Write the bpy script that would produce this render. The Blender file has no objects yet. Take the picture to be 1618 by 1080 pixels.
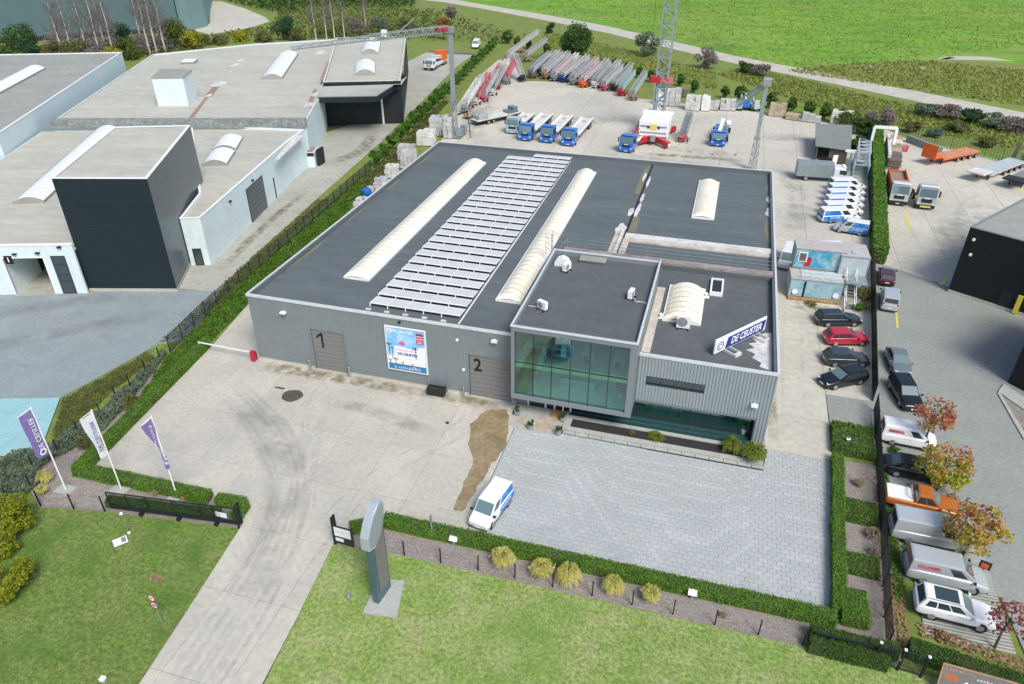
import bpy, math, random
import numpy as np
from mathutils import Vector, Matrix
random.seed(7)
RNG = np.random.default_rng(11)
S = bpy.context.scene
COL = S.collection
PI = math.pi
R = math.radians

# ------------------------------------------------------------ camera, sky, sun, exposure
cam_d = bpy.data.cameras.new('camera')
cam = bpy.data.objects.new('camera', cam_d)
COL.objects.link(cam)
S.camera = cam
cam.location = (42.201, -53.226, 41.081)
cam.rotation_euler = (1.01435, -0.0, 0.28248)
cam_d.sensor_fit = 'HORIZONTAL'
cam_d.sensor_width = 36.0
cam_d.lens = 25.86
cam_d.clip_start = 0.5
cam_d.clip_end = 3000.0

SUN_EL, SUN_AZ = R(50), R(138)          # azimuth measured from +Y towards +X
W = bpy.data.worlds.new('World')
S.world = W
W.use_nodes = True
wn = W.node_tree.nodes
sky = wn.new('ShaderNodeTexSky')
sky.sky_type = 'NISHITA'
sky.sun_disc = False
sky.sun_elevation = SUN_EL
sky.sun_rotation = SUN_AZ
sky.dust_density = 2.0
sky.air_density = 0.8
sky.ozone_density = 0.2
W.node_tree.links.new(sky.outputs[0], wn['Background'].inputs[0])
wn['Background'].inputs[1].default_value = 0.09
sun_d = bpy.data.lights.new('sun', 'SUN')
sun_d.energy = 1.5
sun_d.angle = R(22)
sun_d.color = (1.0, 0.965, 0.89)
sun = bpy.data.objects.new('sun', sun_d)
COL.objects.link(sun)
sd = Vector((math.sin(SUN_AZ) * math.cos(SUN_EL), math.cos(SUN_AZ) * math.cos(SUN_EL), math.sin(SUN_EL)))
sun.rotation_euler = (-sd).to_track_quat('-Z', 'Y').to_euler()
sun.location = (20, 20, 120)
S.view_settings.view_transform = 'Standard'
S.view_settings.look = 'None'
S.view_settings.gamma = 1.0
S.view_settings.use_curve_mapping = False
S.view_settings.exposure = 1.05

ORD = 'first second third fourth fifth sixth seventh eighth ninth tenth eleventh twelfth thirteenth fourteenth fifteenth sixteenth seventeenth eighteenth nineteenth twentieth twenty-first twenty-second twenty-third twenty-fourth'.split()

# ------------------------------------------------------------ materials
def lin(h):
    h = h.lstrip('#')
    c = [int(h[i:i + 2], 16) / 255 for i in (0, 2, 4)]
    return tuple(x / 12.92 if x <= .04045 else ((x + .055) / 1.055) ** 2.4 for x in c)

def C3(c):
    return lin(c) if isinstance(c, str) else tuple(c)

def mat(name, col, rough=0.7, col2=None, scale=1.0, detail=4.0, var=0.0, vscale=6.0, rnd=0.0,
        metal=0.0, bump=0.0, bscale=20.0, spec=0.4, coat=0.0, sharp=None, stretch=None):
    """Principled material: two colours mixed by a large noise, a finer value noise, a per-object shift, a bump."""
    m = bpy.data.materials.new(name)
    m.use_nodes = True
    nt = m.node_tree
    N, L = nt.nodes, nt.links
    b = N['Principled BSDF']
    b.inputs['Roughness'].default_value = rough
    b.inputs['Metallic'].default_value = metal
    b.inputs['Specular IOR Level'].default_value = spec
    if coat:
        b.inputs['Coat Weight'].default_value = coat
        b.inputs['Coat Roughness'].default_value = 0.05
    c1 = C3(col)
    b.inputs['Base Color'].default_value = (*c1, 1)
    pos = N.new('ShaderNodeNewGeometry').outputs['Position']
    if stretch:
        mp = N.new('ShaderNodeMapping')
        mp.inputs['Scale'].default_value = stretch
        L.new(pos, mp.inputs[0])
        pos = mp.outputs[0]
    out = None
    if col2 is not None:
        n = N.new('ShaderNodeTexNoise')
        n.inputs['Scale'].default_value = scale
        n.inputs['Detail'].default_value = detail
        n.inputs['Roughness'].default_value = 0.62
        L.new(pos, n.inputs['Vector'])
        r = N.new('ShaderNodeMapRange')
        lo, hi = sharp if sharp else (0.35, 0.65)
        r.inputs['From Min'].default_value = lo
        r.inputs['From Max'].default_value = hi
        L.new(n.outputs[0], r.inputs['Value'])
        mx = N.new('ShaderNodeMix')
        mx.data_type = 'RGBA'
        L.new(r.outputs[0], mx.inputs[0])
        mx.inputs[6].default_value = (*c1, 1)
        mx.inputs[7].default_value = (*C3(col2), 1)
        out = mx.outputs[2]
    if var or rnd:
        hs = N.new('ShaderNodeHueSaturation')
        if out:
            L.new(out, hs.inputs['Color'])
        else:
            hs.inputs['Color'].default_value = (*c1, 1)
        val = None
        if var:
            n2 = N.new('ShaderNodeTexNoise')
            n2.inputs['Scale'].default_value = vscale
            n2.inputs['Detail'].default_value = 5
            L.new(pos, n2.inputs['Vector'])
            r2 = N.new('ShaderNodeMapRange')
            r2.inputs['From Min'].default_value = 0.3
            r2.inputs['From Max'].default_value = 0.7
            r2.inputs['To Min'].default_value = 1 - var
            r2.inputs['To Max'].default_value = 1 + var
            L.new(n2.outputs[0], r2.inputs['Value'])
            val = r2.outputs[0]
        if rnd:
            oi = N.new('ShaderNodeObjectInfo')
            r3 = N.new('ShaderNodeMapRange')
            r3.inputs['To Min'].default_value = 1 - rnd
            r3.inputs['To Max'].default_value = 1 + rnd
            L.new(oi.outputs['Random'], r3.inputs['Value'])
            if val:
                mu = N.new('ShaderNodeMath')
                mu.operation = 'MULTIPLY'
                L.new(val, mu.inputs[0])
                L.new(r3.outputs[0], mu.inputs[1])
                val = mu.outputs[0]
            else:
                val = r3.outputs[0]
        L.new(val, hs.inputs['Value'])
        out = hs.outputs[0]
    if out:
        L.new(out, b.inputs['Base Color'])
    if bump:
        n3 = N.new('ShaderNodeTexNoise')
        n3.inputs['Scale'].default_value = bscale
        n3.inputs['Detail'].default_value = 4
        L.new(pos, n3.inputs['Vector'])
        bp = N.new('ShaderNodeBump')
        bp.inputs['Strength'].default_value = bump
        bp.inputs['Distance'].default_value = 0.05
        L.new(n3.outputs[0], bp.inputs['Height'])
        L.new(bp.outputs[0], b.inputs['Normal'])
    return m

def overlay(m, col, scale, lo, hi, amount=1.0, detail=6.0, stretch=None):
    """One more noise-masked colour (stain, moss, dry patch) over an existing material."""
    nt = m.node_tree
    N, L = nt.nodes, nt.links
    b = N['Principled BSDF']
    inp = b.inputs['Base Color']
    n = N.new('ShaderNodeTexNoise')
    n.inputs['Scale'].default_value = scale
    n.inputs['Detail'].default_value = detail
    n.inputs['Roughness'].default_value = 0.65
    g = N.new('ShaderNodeNewGeometry').outputs['Position']
    if stretch:
        mp = N.new('ShaderNodeMapping')
        mp.inputs['Scale'].default_value = stretch
        mp.inputs['Location'].default_value = (scale * 31, 7, 3)
        L.new(g, mp.inputs[0])
        g = mp.outputs[0]
    L.new(g, n.inputs['Vector'])
    r = N.new('ShaderNodeMapRange')
    r.inputs['From Min'].default_value = lo
    r.inputs['From Max'].default_value = hi
    r.inputs['To Max'].default_value = amount
    L.new(n.outputs[0], r.inputs['Value'])
    mx = N.new('ShaderNodeMix')
    mx.data_type = 'RGBA'
    L.new(r.outputs[0], mx.inputs[0])
    if inp.is_linked:
        L.new(inp.links[0].from_socket, mx.inputs[6])
    else:
        mx.inputs[6].default_value = inp.default_value
    mx.inputs[7].default_value = (*C3(col), 1)
    L.new(mx.outputs[2], inp)
    return m

def glass(name, tint, refl=0.12, rough=0.02):
    m = bpy.data.materials.new(name)
    m.use_nodes = True
    nt = m.node_tree
    N, L = nt.nodes, nt.links
    N.remove(N['Principled BSDF'])
    t = N.new('ShaderNodeBsdfTransparent')
    t.inputs[0].default_value = (*tint, 1)
    g = N.new('ShaderNodeBsdfGlossy')
    g.inputs['Roughness'].default_value = rough
    g.inputs['Color'].default_value = (0.95, 1, 1, 1)
    fr = N.new('ShaderNodeLayerWeight')
    fr.inputs['Blend'].default_value = 0.35
    r = N.new('ShaderNodeMapRange')
    r.inputs['To Min'].default_value = refl
    r.inputs['To Max'].default_value = 0.9
    L.new(fr.outputs['Fresnel'], r.inputs['Value'])
    mx = N.new('ShaderNodeMixShader')
    L.new(r.outputs[0], mx.inputs[0])
    L.new(t.outputs[0], mx.inputs[1])
    L.new(g.outputs[0], mx.inputs[2])
    L.new(mx.outputs[0], N['Material Output'].inputs[0])
    return m

def decal(name, col, alpha, scale=.8, rough=.8, stretch=None):
    """thin worn film: noise-broken coverage over what lies beneath"""
    m = mat(name, col, rough, var=.15, vscale=3)
    N, L = m.node_tree.nodes, m.node_tree.links
    n = N.new('ShaderNodeTexNoise')
    n.inputs['Scale'].default_value = scale
    n.inputs['Detail'].default_value = 7
    n.inputs['Roughness'].default_value = .65
    L.new(N.new('ShaderNodeNewGeometry').outputs['Position'], n.inputs['Vector'])
    r = N.new('ShaderNodeMapRange')
    r.inputs['From Min'].default_value = .38
    r.inputs['From Max'].default_value = .68
    r.inputs['To Max'].default_value = alpha
    L.new(n.outputs[0], r.inputs['Value'])
    t = N.new('ShaderNodeBsdfTransparent')
    mx = N.new('ShaderNodeMixShader')
    at = N.new('ShaderNodeAttribute')
    at.attribute_name = 'cover'
    mu = N.new('ShaderNodeMath')
    mu.operation = 'MULTIPLY'
    L.new(at.outputs['Fac'], mu.inputs[0])
    L.new(r.outputs[0], mu.inputs[1])
    L.new(mu.outputs[0], mx.inputs[0])
    L.new(t.outputs[0], mx.inputs[1])
    L.new(N['Principled BSDF'].outputs[0], mx.inputs[2])
    L.new(mx.outputs[0], N['Material Output'].inputs[0])
    return m

def leafmat(name, c1, c2, scale=1.2, var=0.25, rough=0.6):
    m = mat(name, c1, rough, c2, scale=scale, detail=3, var=var, vscale=7.0, spec=0.25)
    N, L = m.node_tree.nodes, m.node_tree.links
    b = N['Principled BSDF']
    tr = N.new('ShaderNodeBsdfTranslucent')
    L.new(b.inputs['Base Color'].links[0].from_socket, tr.inputs[0])
    mx = N.new('ShaderNodeMixShader')
    mx.inputs[0].default_value = 0.4
    L.new(b.outputs[0], mx.inputs[1])
    L.new(tr.outputs[0], mx.inputs[2])
    L.new(mx.outputs[0], N['Material Output'].inputs[0])
    return m

MT = {}
def M(key):
    return MT[key]

# ------------------------------------------------------------ mesh building
class MB:
    def __init__(self):
        self.v, self.f, self.m = [], [], []

    def add(self, vs, fs, mi=0, T=None):
        n = len(self.v)
        if T is not None:
            vs = [tuple(T @ Vector(p)) for p in vs]
        self.v += [tuple(p) for p in vs]
        self.f += [tuple(i + n for i in f) for f in fs]
        self.m += [mi] * len(fs)
        return self

    def box(self, x0, x1, y0, y1, z0, z1, mi=0, T=None):
        vs = [(x0, y0, z0), (x1, y0, z0), (x1, y1, z0), (x0, y1, z0), (x0, y0, z1), (x1, y0, z1), (x1, y1, z1), (x0, y1, z1)]
        return self.add(vs, [(3, 2, 1, 0), (4, 5, 6, 7), (0, 1, 5, 4), (1, 2, 6, 5), (2, 3, 7, 6), (3, 0, 4, 7)], mi, T)

    def cbox(self, c, s, mi=0, rz=0.0, T=None):
        t = Matrix.Translation(c) @ Matrix.Rotation(rz, 4, 'Z')
        if T is not None:
            t = T @ t
        return self.box(-s[0] / 2, s[0] / 2, -s[1] / 2, s[1] / 2, -s[2] / 2, s[2] / 2, mi, t)

    def prism(self, poly, z0, z1, mi=0, T=None, top=None):
        n = len(poly)
        if area(poly) < 0:
            poly = poly[::-1]
        vs = [(p[0], p[1], z0) for p in poly] + [(p[0], p[1], z1) for p in poly]
        fs = [(i, (i + 1) % n, n + (i + 1) % n, n + i) for i in range(n)]
        self.add(vs, fs, mi, T)
        k = len(self.v) - 2 * n
        self.f += [tuple(k + n + i for i in range(n)), tuple(k + n - 1 - i for i in range(n))]
        self.m += [mi if top is None else top, mi]
        return self

    def bar(self, p, q, w, h=None, mi=0):
        """rectangular bar from p to q"""
        h = w if h is None else h
        p, q = Vector(p), Vector(q)
        d = q - p
        L = d.length
        if L < 1e-6:
            return self
        t = Matrix.Translation(p) @ d.to_track_quat('X', 'Z').to_matrix().to_4x4()
        return self.box(0, L, -w / 2, w / 2, -h / 2, h / 2, mi, t)

    def tube(self, p, q, r, n=6, mi=0, r2=None, caps=True):
        r2 = r if r2 is None else r2
        p, q = Vector(p), Vector(q)
        d = q - p
        t = Matrix.Translation(p) @ d.to_track_quat('Z', 'Y').to_matrix().to_4x4()
        L = d.length
        vs = [(r * math.cos(2 * PI * i / n), r * math.sin(2 * PI * i / n), 0) for i in range(n)]
        vs += [(r2 * math.cos(2 * PI * i / n), r2 * math.sin(2 * PI * i / n), L) for i in range(n)]
        fs = [(i, (i + 1) % n, n + (i + 1) % n, n + i) for i in range(n)]
        if caps:
            fs += [tuple(range(n - 1, -1, -1)), tuple(range(n, 2 * n))]
        return self.add(vs, fs, mi, t)

    def path(self, pts, r, n=6, mi=0, r2=None):
        k = len(pts) - 1
        for i in range(k):
            a = r if r2 is None else r + (r2 - r) * i / k
            b = r if r2 is None else r + (r2 - r) * (i + 1) / k
            self.tube(pts[i], pts[i + 1], a, n, mi, b)
        return self

    def loft(self, rings, mi=0, caps=True, T=None):
        n = len(rings[0])
        vs = [p for r in rings for p in r]
        fs = []
        for k in range(len(rings) - 1):
            for i in range(n):
                j = (i + 1) % n
                fs.append((k * n + i, k * n + j, (k + 1) * n + j, (k + 1) * n + i))
        if caps:
            fs.append(tuple(range(n - 1, -1, -1)))
            e = (len(rings) - 1) * n
            fs.append(tuple(e + i for i in range(n)))
        return self.add(vs, fs, mi, T)

    def quad(self, a, b, c, d, mi=0):
        return self.add([a, b, c, d], [(0, 1, 2, 3)], mi)

    def slab(self, a, b, c, d, t, mi=0):
        """quad given a thickness t along its normal (a..d counter-clockwise seen from outside)"""
        a, b, c, d = map(Vector, (a, b, c, d))
        n = (b - a).cross(d - a)
        n.normalize()
        n *= t
        vs = [a, b, c, d, a + n, b + n, c + n, d + n]
        return self.add(vs, [(3, 2, 1, 0), (4, 5, 6, 7), (0, 1, 5, 4), (1, 2, 6, 5), (2, 3, 7, 6), (3, 0, 4, 7)], mi)

    def build(self, name, mats, parent=None, smooth=False, bevel=0.0, loc=None, fixn=False):
        me = bpy.data.meshes.new(name)
        me.from_pydata(self.v, [], self.f)
        if not isinstance(mats, (list, tuple)):
            mats = [mats]
        for m in mats:
            me.materials.append(MT[m] if isinstance(m, str) else m)
        if len(mats) > 1:
            me.polygons.foreach_set('material_index', self.m)
        if smooth:
            me.polygons.foreach_set('use_smooth', [True] * len(me.polygons))
        me.update()
        o = bpy.data.objects.new(name, me)
        COL.objects.link(o)
        if parent is not None:
            o.parent = parent
        if loc is not None:
            o.location = loc
        if bevel:
            b = o.modifiers.new('bevel', 'BEVEL')
            b.width = bevel
            b.segments = 2
            b.limit_method = 'ANGLE'
            b.angle_limit = R(40)
        return o

def np_mesh(name, V, quads, mats, parent=None, tris=False):
    """fast mesh from arrays: V (n,3), faces (m,4) or (m,3)"""
    me = bpy.data.meshes.new(name)
    V = np.asarray(V, dtype=np.float32)
    F = np.asarray(quads, dtype=np.int32)
    k = F.shape[1]
    me.vertices.add(len(V))
    me.vertices.foreach_set('co', V.ravel())
    me.loops.add(F.size)
    me.loops.foreach_set('vertex_index', F.ravel())
    me.polygons.add(len(F))
    me.polygons.foreach_set('loop_start', np.arange(0, F.size, k, dtype=np.int32))
    me.polygons.foreach_set('loop_total', np.full(len(F), k, dtype=np.int32))
    me.update(calc_edges=True)
    for m in (mats if isinstance(mats, (list, tuple)) else [mats]):
        me.materials.append(MT[m] if isinstance(m, str) else m)
    o = bpy.data.objects.new(name, me)
    COL.objects.link(o)
    if parent is not None:
        o.parent = parent
    return o

def area(p):
    return 0.5 * sum(p[i][0] * p[(i + 1) % len(p)][1] - p[(i + 1) % len(p)][0] * p[i][1] for i in range(len(p)))

def clip(poly, x0, x1, y0, y1):
    def cut(ps, f):
        out = []
        for i in range(len(ps)):
            a, b = ps[i], ps[(i + 1) % len(ps)]
            fa, fb = f(a), f(b)
            if fa >= 0:
                out.append(a)
            if fa * fb < 0:
                t = fa / (fa - fb)
                out.append((a[0] + (b[0] - a[0]) * t, a[1] + (b[1] - a[1]) * t))
        return out
    for f in (lambda p: p[0] - x0, lambda p: x1 - p[0], lambda p: p[1] - y0, lambda p: y1 - p[1]):
        if len(poly) < 3:
            return []
        poly = cut(poly, f)
    return poly

def inside(poly, X, Y):
    X, Y = np.asarray(X), np.asarray(Y)
    r = np.zeros(X.shape, bool)
    n = len(poly)
    for i in range(n):
        x1, y1 = poly[i]
        x2, y2 = poly[(i + 1) % n]
        c = (y1 > Y) != (y2 > Y)
        xi = (x2 - x1) * (Y - y1) / ((y2 - y1) if y2 != y1 else 1e-9) + x1
        r ^= c & (X < xi)
    return r

# ------------------------------------------------------------ scene tree
def tag(o, label, cat, group=None, kind=None):
    if label:
        o['label'] = label
    if cat:
        o['category'] = cat
    if group:
        o['group'] = group
    if kind:
        o['kind'] = kind
    return o

def thing(name, label, cat, loc=(0, 0, 0), rz=0.0, group=None):
    o = bpy.data.objects.new(name, None)
    o.empty_display_size = 0.3
    COL.objects.link(o)
    o.location = loc if len(loc) == 3 else (loc[0], loc[1], 0)
    o.rotation_euler = (0, 0, rz)
    return tag(o, label, cat, group)

def dup(src, loc, rz=0.0, label=None, group=None):
    def cp(o, parent):
        c = o.copy()
        COL.objects.link(c)
        c.parent = parent
        for ch in o.children:
            cp(ch, c)
        return c
    r = cp(src, None)
    r.location = loc if len(loc) == 3 else (loc[0], loc[1], 0)
    r.rotation_euler = (0, 0, rz)
    if label:
        r['label'] = label
    if group:
        r['group'] = group
    return r

def share(o, name, parent, loc=(0, 0, 0), rz=0.0):
    """another object using o's mesh"""
    c = bpy.data.objects.new(name, o.data)
    COL.objects.link(c)
    c.parent = parent
    c.location = loc
    c.rotation_euler = (0, 0, rz)
    return c

def struct(name, mb, mats, parent=None):
    o = mb.build(name, mats, parent)
    if parent is None:
        o['kind'] = 'structure'
    return o

def sheet(name, poly, z, m, parent=None, z0=None):
    return struct(name, MB().prism(list(poly), z - 0.25 if z0 is None else z0, z), m, parent)

def text(name, s, size, m, parent, T, bold=0.0, depth=0.004, shear=0.0, ax='CENTER', sx=1.0, mirror=False):
    cu = bpy.data.curves.new(name, 'FONT')
    cu.body = s
    cu.size = size
    cu.align_x = ax
    cu.align_y = 'CENTER'
    cu.offset = bold
    cu.extrude = depth
    cu.shear = shear
    cu.resolution_u = 3
    tmp = bpy.data.objects.new(name, cu)
    me = bpy.data.meshes.new_from_object(tmp)
    bpy.data.objects.remove(tmp)
    me.transform(T @ Matrix.Diagonal((-sx if mirror else sx, 1, 1, 1)))
    if mirror:
        me.flip_normals()
    me.materials.append(MT[m])
    o = bpy.data.objects.new(name, me)
    COL.objects.link(o)
    o.parent = parent
    return o

# transforms that put flat lettering on an upright face: facing -Y (read from the south), facing +X ...
def scribble(name, w, h, m, parent, T, n=14, seed=1):
    """a line of small illegible strokes, like lettering too small to read"""
    rr = random.Random(seed)
    b = MB()
    x, k = -w / 2, w / n
    while x < w / 2 - k * .3:
        c = k * rr.uniform(.55, .8)
        if rr.random() > .12:
            hh = h * rr.choice((.62, .7, 1.0))
            z = -h / 2
            b.box(x, x + c * .28, z, z + hh, 0, .004, 0, T)
            if rr.random() < .7:
                b.box(x + c * .28, x + c, z + hh * .42, z + hh * .6, 0, .004, 0, T)
            if rr.random() < .6:
                b.box(x + c * .72, x + c, z, z + hh * .42, 0, .004, 0, T)
            if rr.random() < .5:
                b.box(x + c * .28, x + c, z + hh * .85, z + hh, 0, .004, 0, T)
        x += k
    return b.build(name, m, parent)

def face_T(loc, rz=0.0, tilt=PI / 2):
    return Matrix.Translation(loc) @ Matrix.Rotation(rz, 4, 'Z') @ Matrix.Rotation(tilt, 4, 'X')

# ------------------------------------------------------------ foliage
def cards(P, size, mats, name, parent=None, up=0.3, aspect=1.0, N=None):
    """leaf-sized quads at points P (n,3); N optional outward directions"""
    n = len(P)
    P = np.asarray(P, float)
    d = RNG.normal(size=(n, 3))
    if N is not None:
        d = d * 0.75 + np.asarray(N) * 1.0
    d[:, 2] += up
    d /= np.linalg.norm(d, axis=1)[:, None] + 1e-9
    a = RNG.normal(size=(n, 3))
    u = np.cross(d, a)
    u /= np.linalg.norm(u, axis=1)[:, None] + 1e-9
    w = np.cross(d, u)
    s = (size * RNG.uniform(0.6, 1.4, n))[:, None]
    u = u * s * 0.5
    w = w * s * 0.5 * aspect
    V = np.stack([P - u * .3 - w, P + u, P + u * .2 + w, P - u], 1).reshape(-1, 3)
    F = np.arange(4 * n).reshape(-1, 4)
    return np_mesh(name, V, F, mats, parent)

def blob_points(n, r, squash=0.8, clumps=14, core=0.55, cs=0.42):
    """points grouped in clumps through a crown's volume"""
    c = RNG.normal(size=(clumps, 3))
    c /= np.linalg.norm(c, axis=1)[:, None]
    c *= (RNG.uniform(core, 1.0, clumps) ** 0.5)[:, None] * (1 - cs * 0.6)
    idx = RNG.integers(0, clumps, n)
    p = RNG.normal(size=(n, 3))
    p /= np.linalg.norm(p, axis=1)[:, None]
    p *= (RNG.uniform(0.25, 1.0, n) ** 0.5)[:, None] * cs
    q = c[idx] + p
    q[:, 2] *= squash
    return q * r

def tree(name, label, cat, loc, h, r, mleaf, n=900, trunk_h=None, leaf=0.35, squash=0.9, group=None, clumps=16, limbs=7, trunk_r=None, core=0.55, cs=0.42, bark='bark'):
    t = thing(name, label, cat, loc, random.uniform(0, 6), group)
    th = h - r * squash if trunk_h is None else trunk_h
    tr = trunk_r or max(0.06, 0.025 * h)
    b = MB()
    pts = [(0, 0, -0.1), (random.uniform(-.05, .05) * h * .3, random.uniform(-.05, .05) * h * .3, th * .55), (random.uniform(-.1, .1), random.uniform(-.1, .1), th)]
    b.path(pts, tr, 7, 0, tr * .5)
    for i in range(limbs):
        a = i * 2.4 + random.uniform(-.3, .3)
        rr = r * random.uniform(.45, .8)
        z0 = th * random.uniform(.55, .95)
        b.path([(0, 0, z0), (rr * .5 * math.cos(a), rr * .5 * math.sin(a), z0 + (h - z0) * .3), (rr * math.cos(a), rr * math.sin(a), z0 + (h - z0) * random.uniform(.35, .75))], tr * .4, 5, 0, tr * .1)
    b.build('trunk', bark, t)
    p = blob_points(n, r, squash, clumps, core, cs)
    p[:, 2] += h - r * squash
    p = p[p[:, 2] > 0.05]
    cards(p, leaf, mleaf, 'crown', t, N=(p - np.array([0, 0, h - r * squash])) / r)
    return t

def bush(name, label, loc, r, h, mleaf, n=350, leaf=0.16, group=None, cat='shrub', clumps=12, cs=0.4):
    t = thing(name, label, cat, loc, random.uniform(0, 6), group)
    b = MB()
    for i in range(6):
        a = i * 1.05
        b.tube((0, 0, -.05), (r * .5 * math.cos(a), r * .5 * math.sin(a), h * .7), 0.025, 4, 0, 0.01)
    b.build('stem', 'bark', t)
    p = blob_points(n, 1.0, 1.0, clumps, 0.3, cs)
    p *= np.array([r, r, h * 0.52])
    p[:, 2] += h * 0.5
    p = p[p[:, 2] > 0.0]
    cards(p, leaf, mleaf, 'foliage', t, N=(p - np.array([0, 0, h * .4])) / max(r, h))
    return t

def hedge(name, label, poly_or_line, w, h, mleaf='hedge', z=0.0, dens=330, leaf=0.085, cat='hedge', poly=None, group=None):
    """clipped hedge along a polyline of given width/height: a dark twiggy core under a skin of leaves"""
    t = thing(name, label, cat, (poly_or_line[0][0], poly_or_line[0][1], z), 0, group)
    ox, oy = poly_or_line[0]
    pts, nor = [], []
    core = MB()
    def rect(a, b, w):
        a, b = Vector(a), Vector(b)
        d = (b - a)
        L = d.length
        d.normalize()
        n = Vector((-d.y, d.x))
        e = 0.06
        q = [a + n * (w / 2 - e), a - n * (w / 2 - e), b - n * (w / 2 - e), b + n * (w / 2 - e)]
        core.prism([(p.x - ox, p.y - oy) for p in q], -0.1, h - 0.06)
        def sc(num, fn, nn):
            for _ in range(int(num)):
                s_ = random.uniform(0, L)
                pts.append(fn(s_))
                nor.append(nn)
        def P3(s_, o, zz):
            q = a + d * s_ + n * o
            return (q.x - ox + random.gauss(0, .015), q.y - oy + random.gauss(0, .015), zz)
        wob = lambda: random.gauss(0, 0.03)
        ph = random.uniform(0, 6)
        bul = lambda s_: .035 * math.sin(s_ * 1.7 + ph) + .03 * math.sin(s_ * .63 + ph * 2) + .02 * math.sin(s_ * 4.1 + ph)
        sc(L * w * dens, lambda s_: P3(s_, random.uniform(-w / 2, w / 2), h + wob() + bul(s_)), (0, 0, 1))
        for sgn in (1, -1):
            sc(L * h * dens * .9, lambda s_, sgn=sgn: P3(s_, sgn * (w / 2 + wob() + bul(s_ + 3 * sgn)), random.uniform(0, h)), (n.x * sgn, n.y * sgn, .3))
        for s0, sg in ((0, -1), (L, 1)):
            for _ in range(int(w * h * dens)):
                q = a + d * (s0 + wob()) + n * random.uniform(-w / 2, w / 2)
                pts.append((q.x - ox, q.y - oy, random.uniform(0, h)))
                nor.append((d.x * sg, d.y * sg, .3))
    for i in range(len(poly_or_line) - 1):
        rect(poly_or_line[i], poly_or_line[i + 1], w)
    core.build('twigs', 'twig', t)
    cards(np.array(pts), leaf, mleaf, 'foliage', t, N=np.array(nor))
    return t

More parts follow.
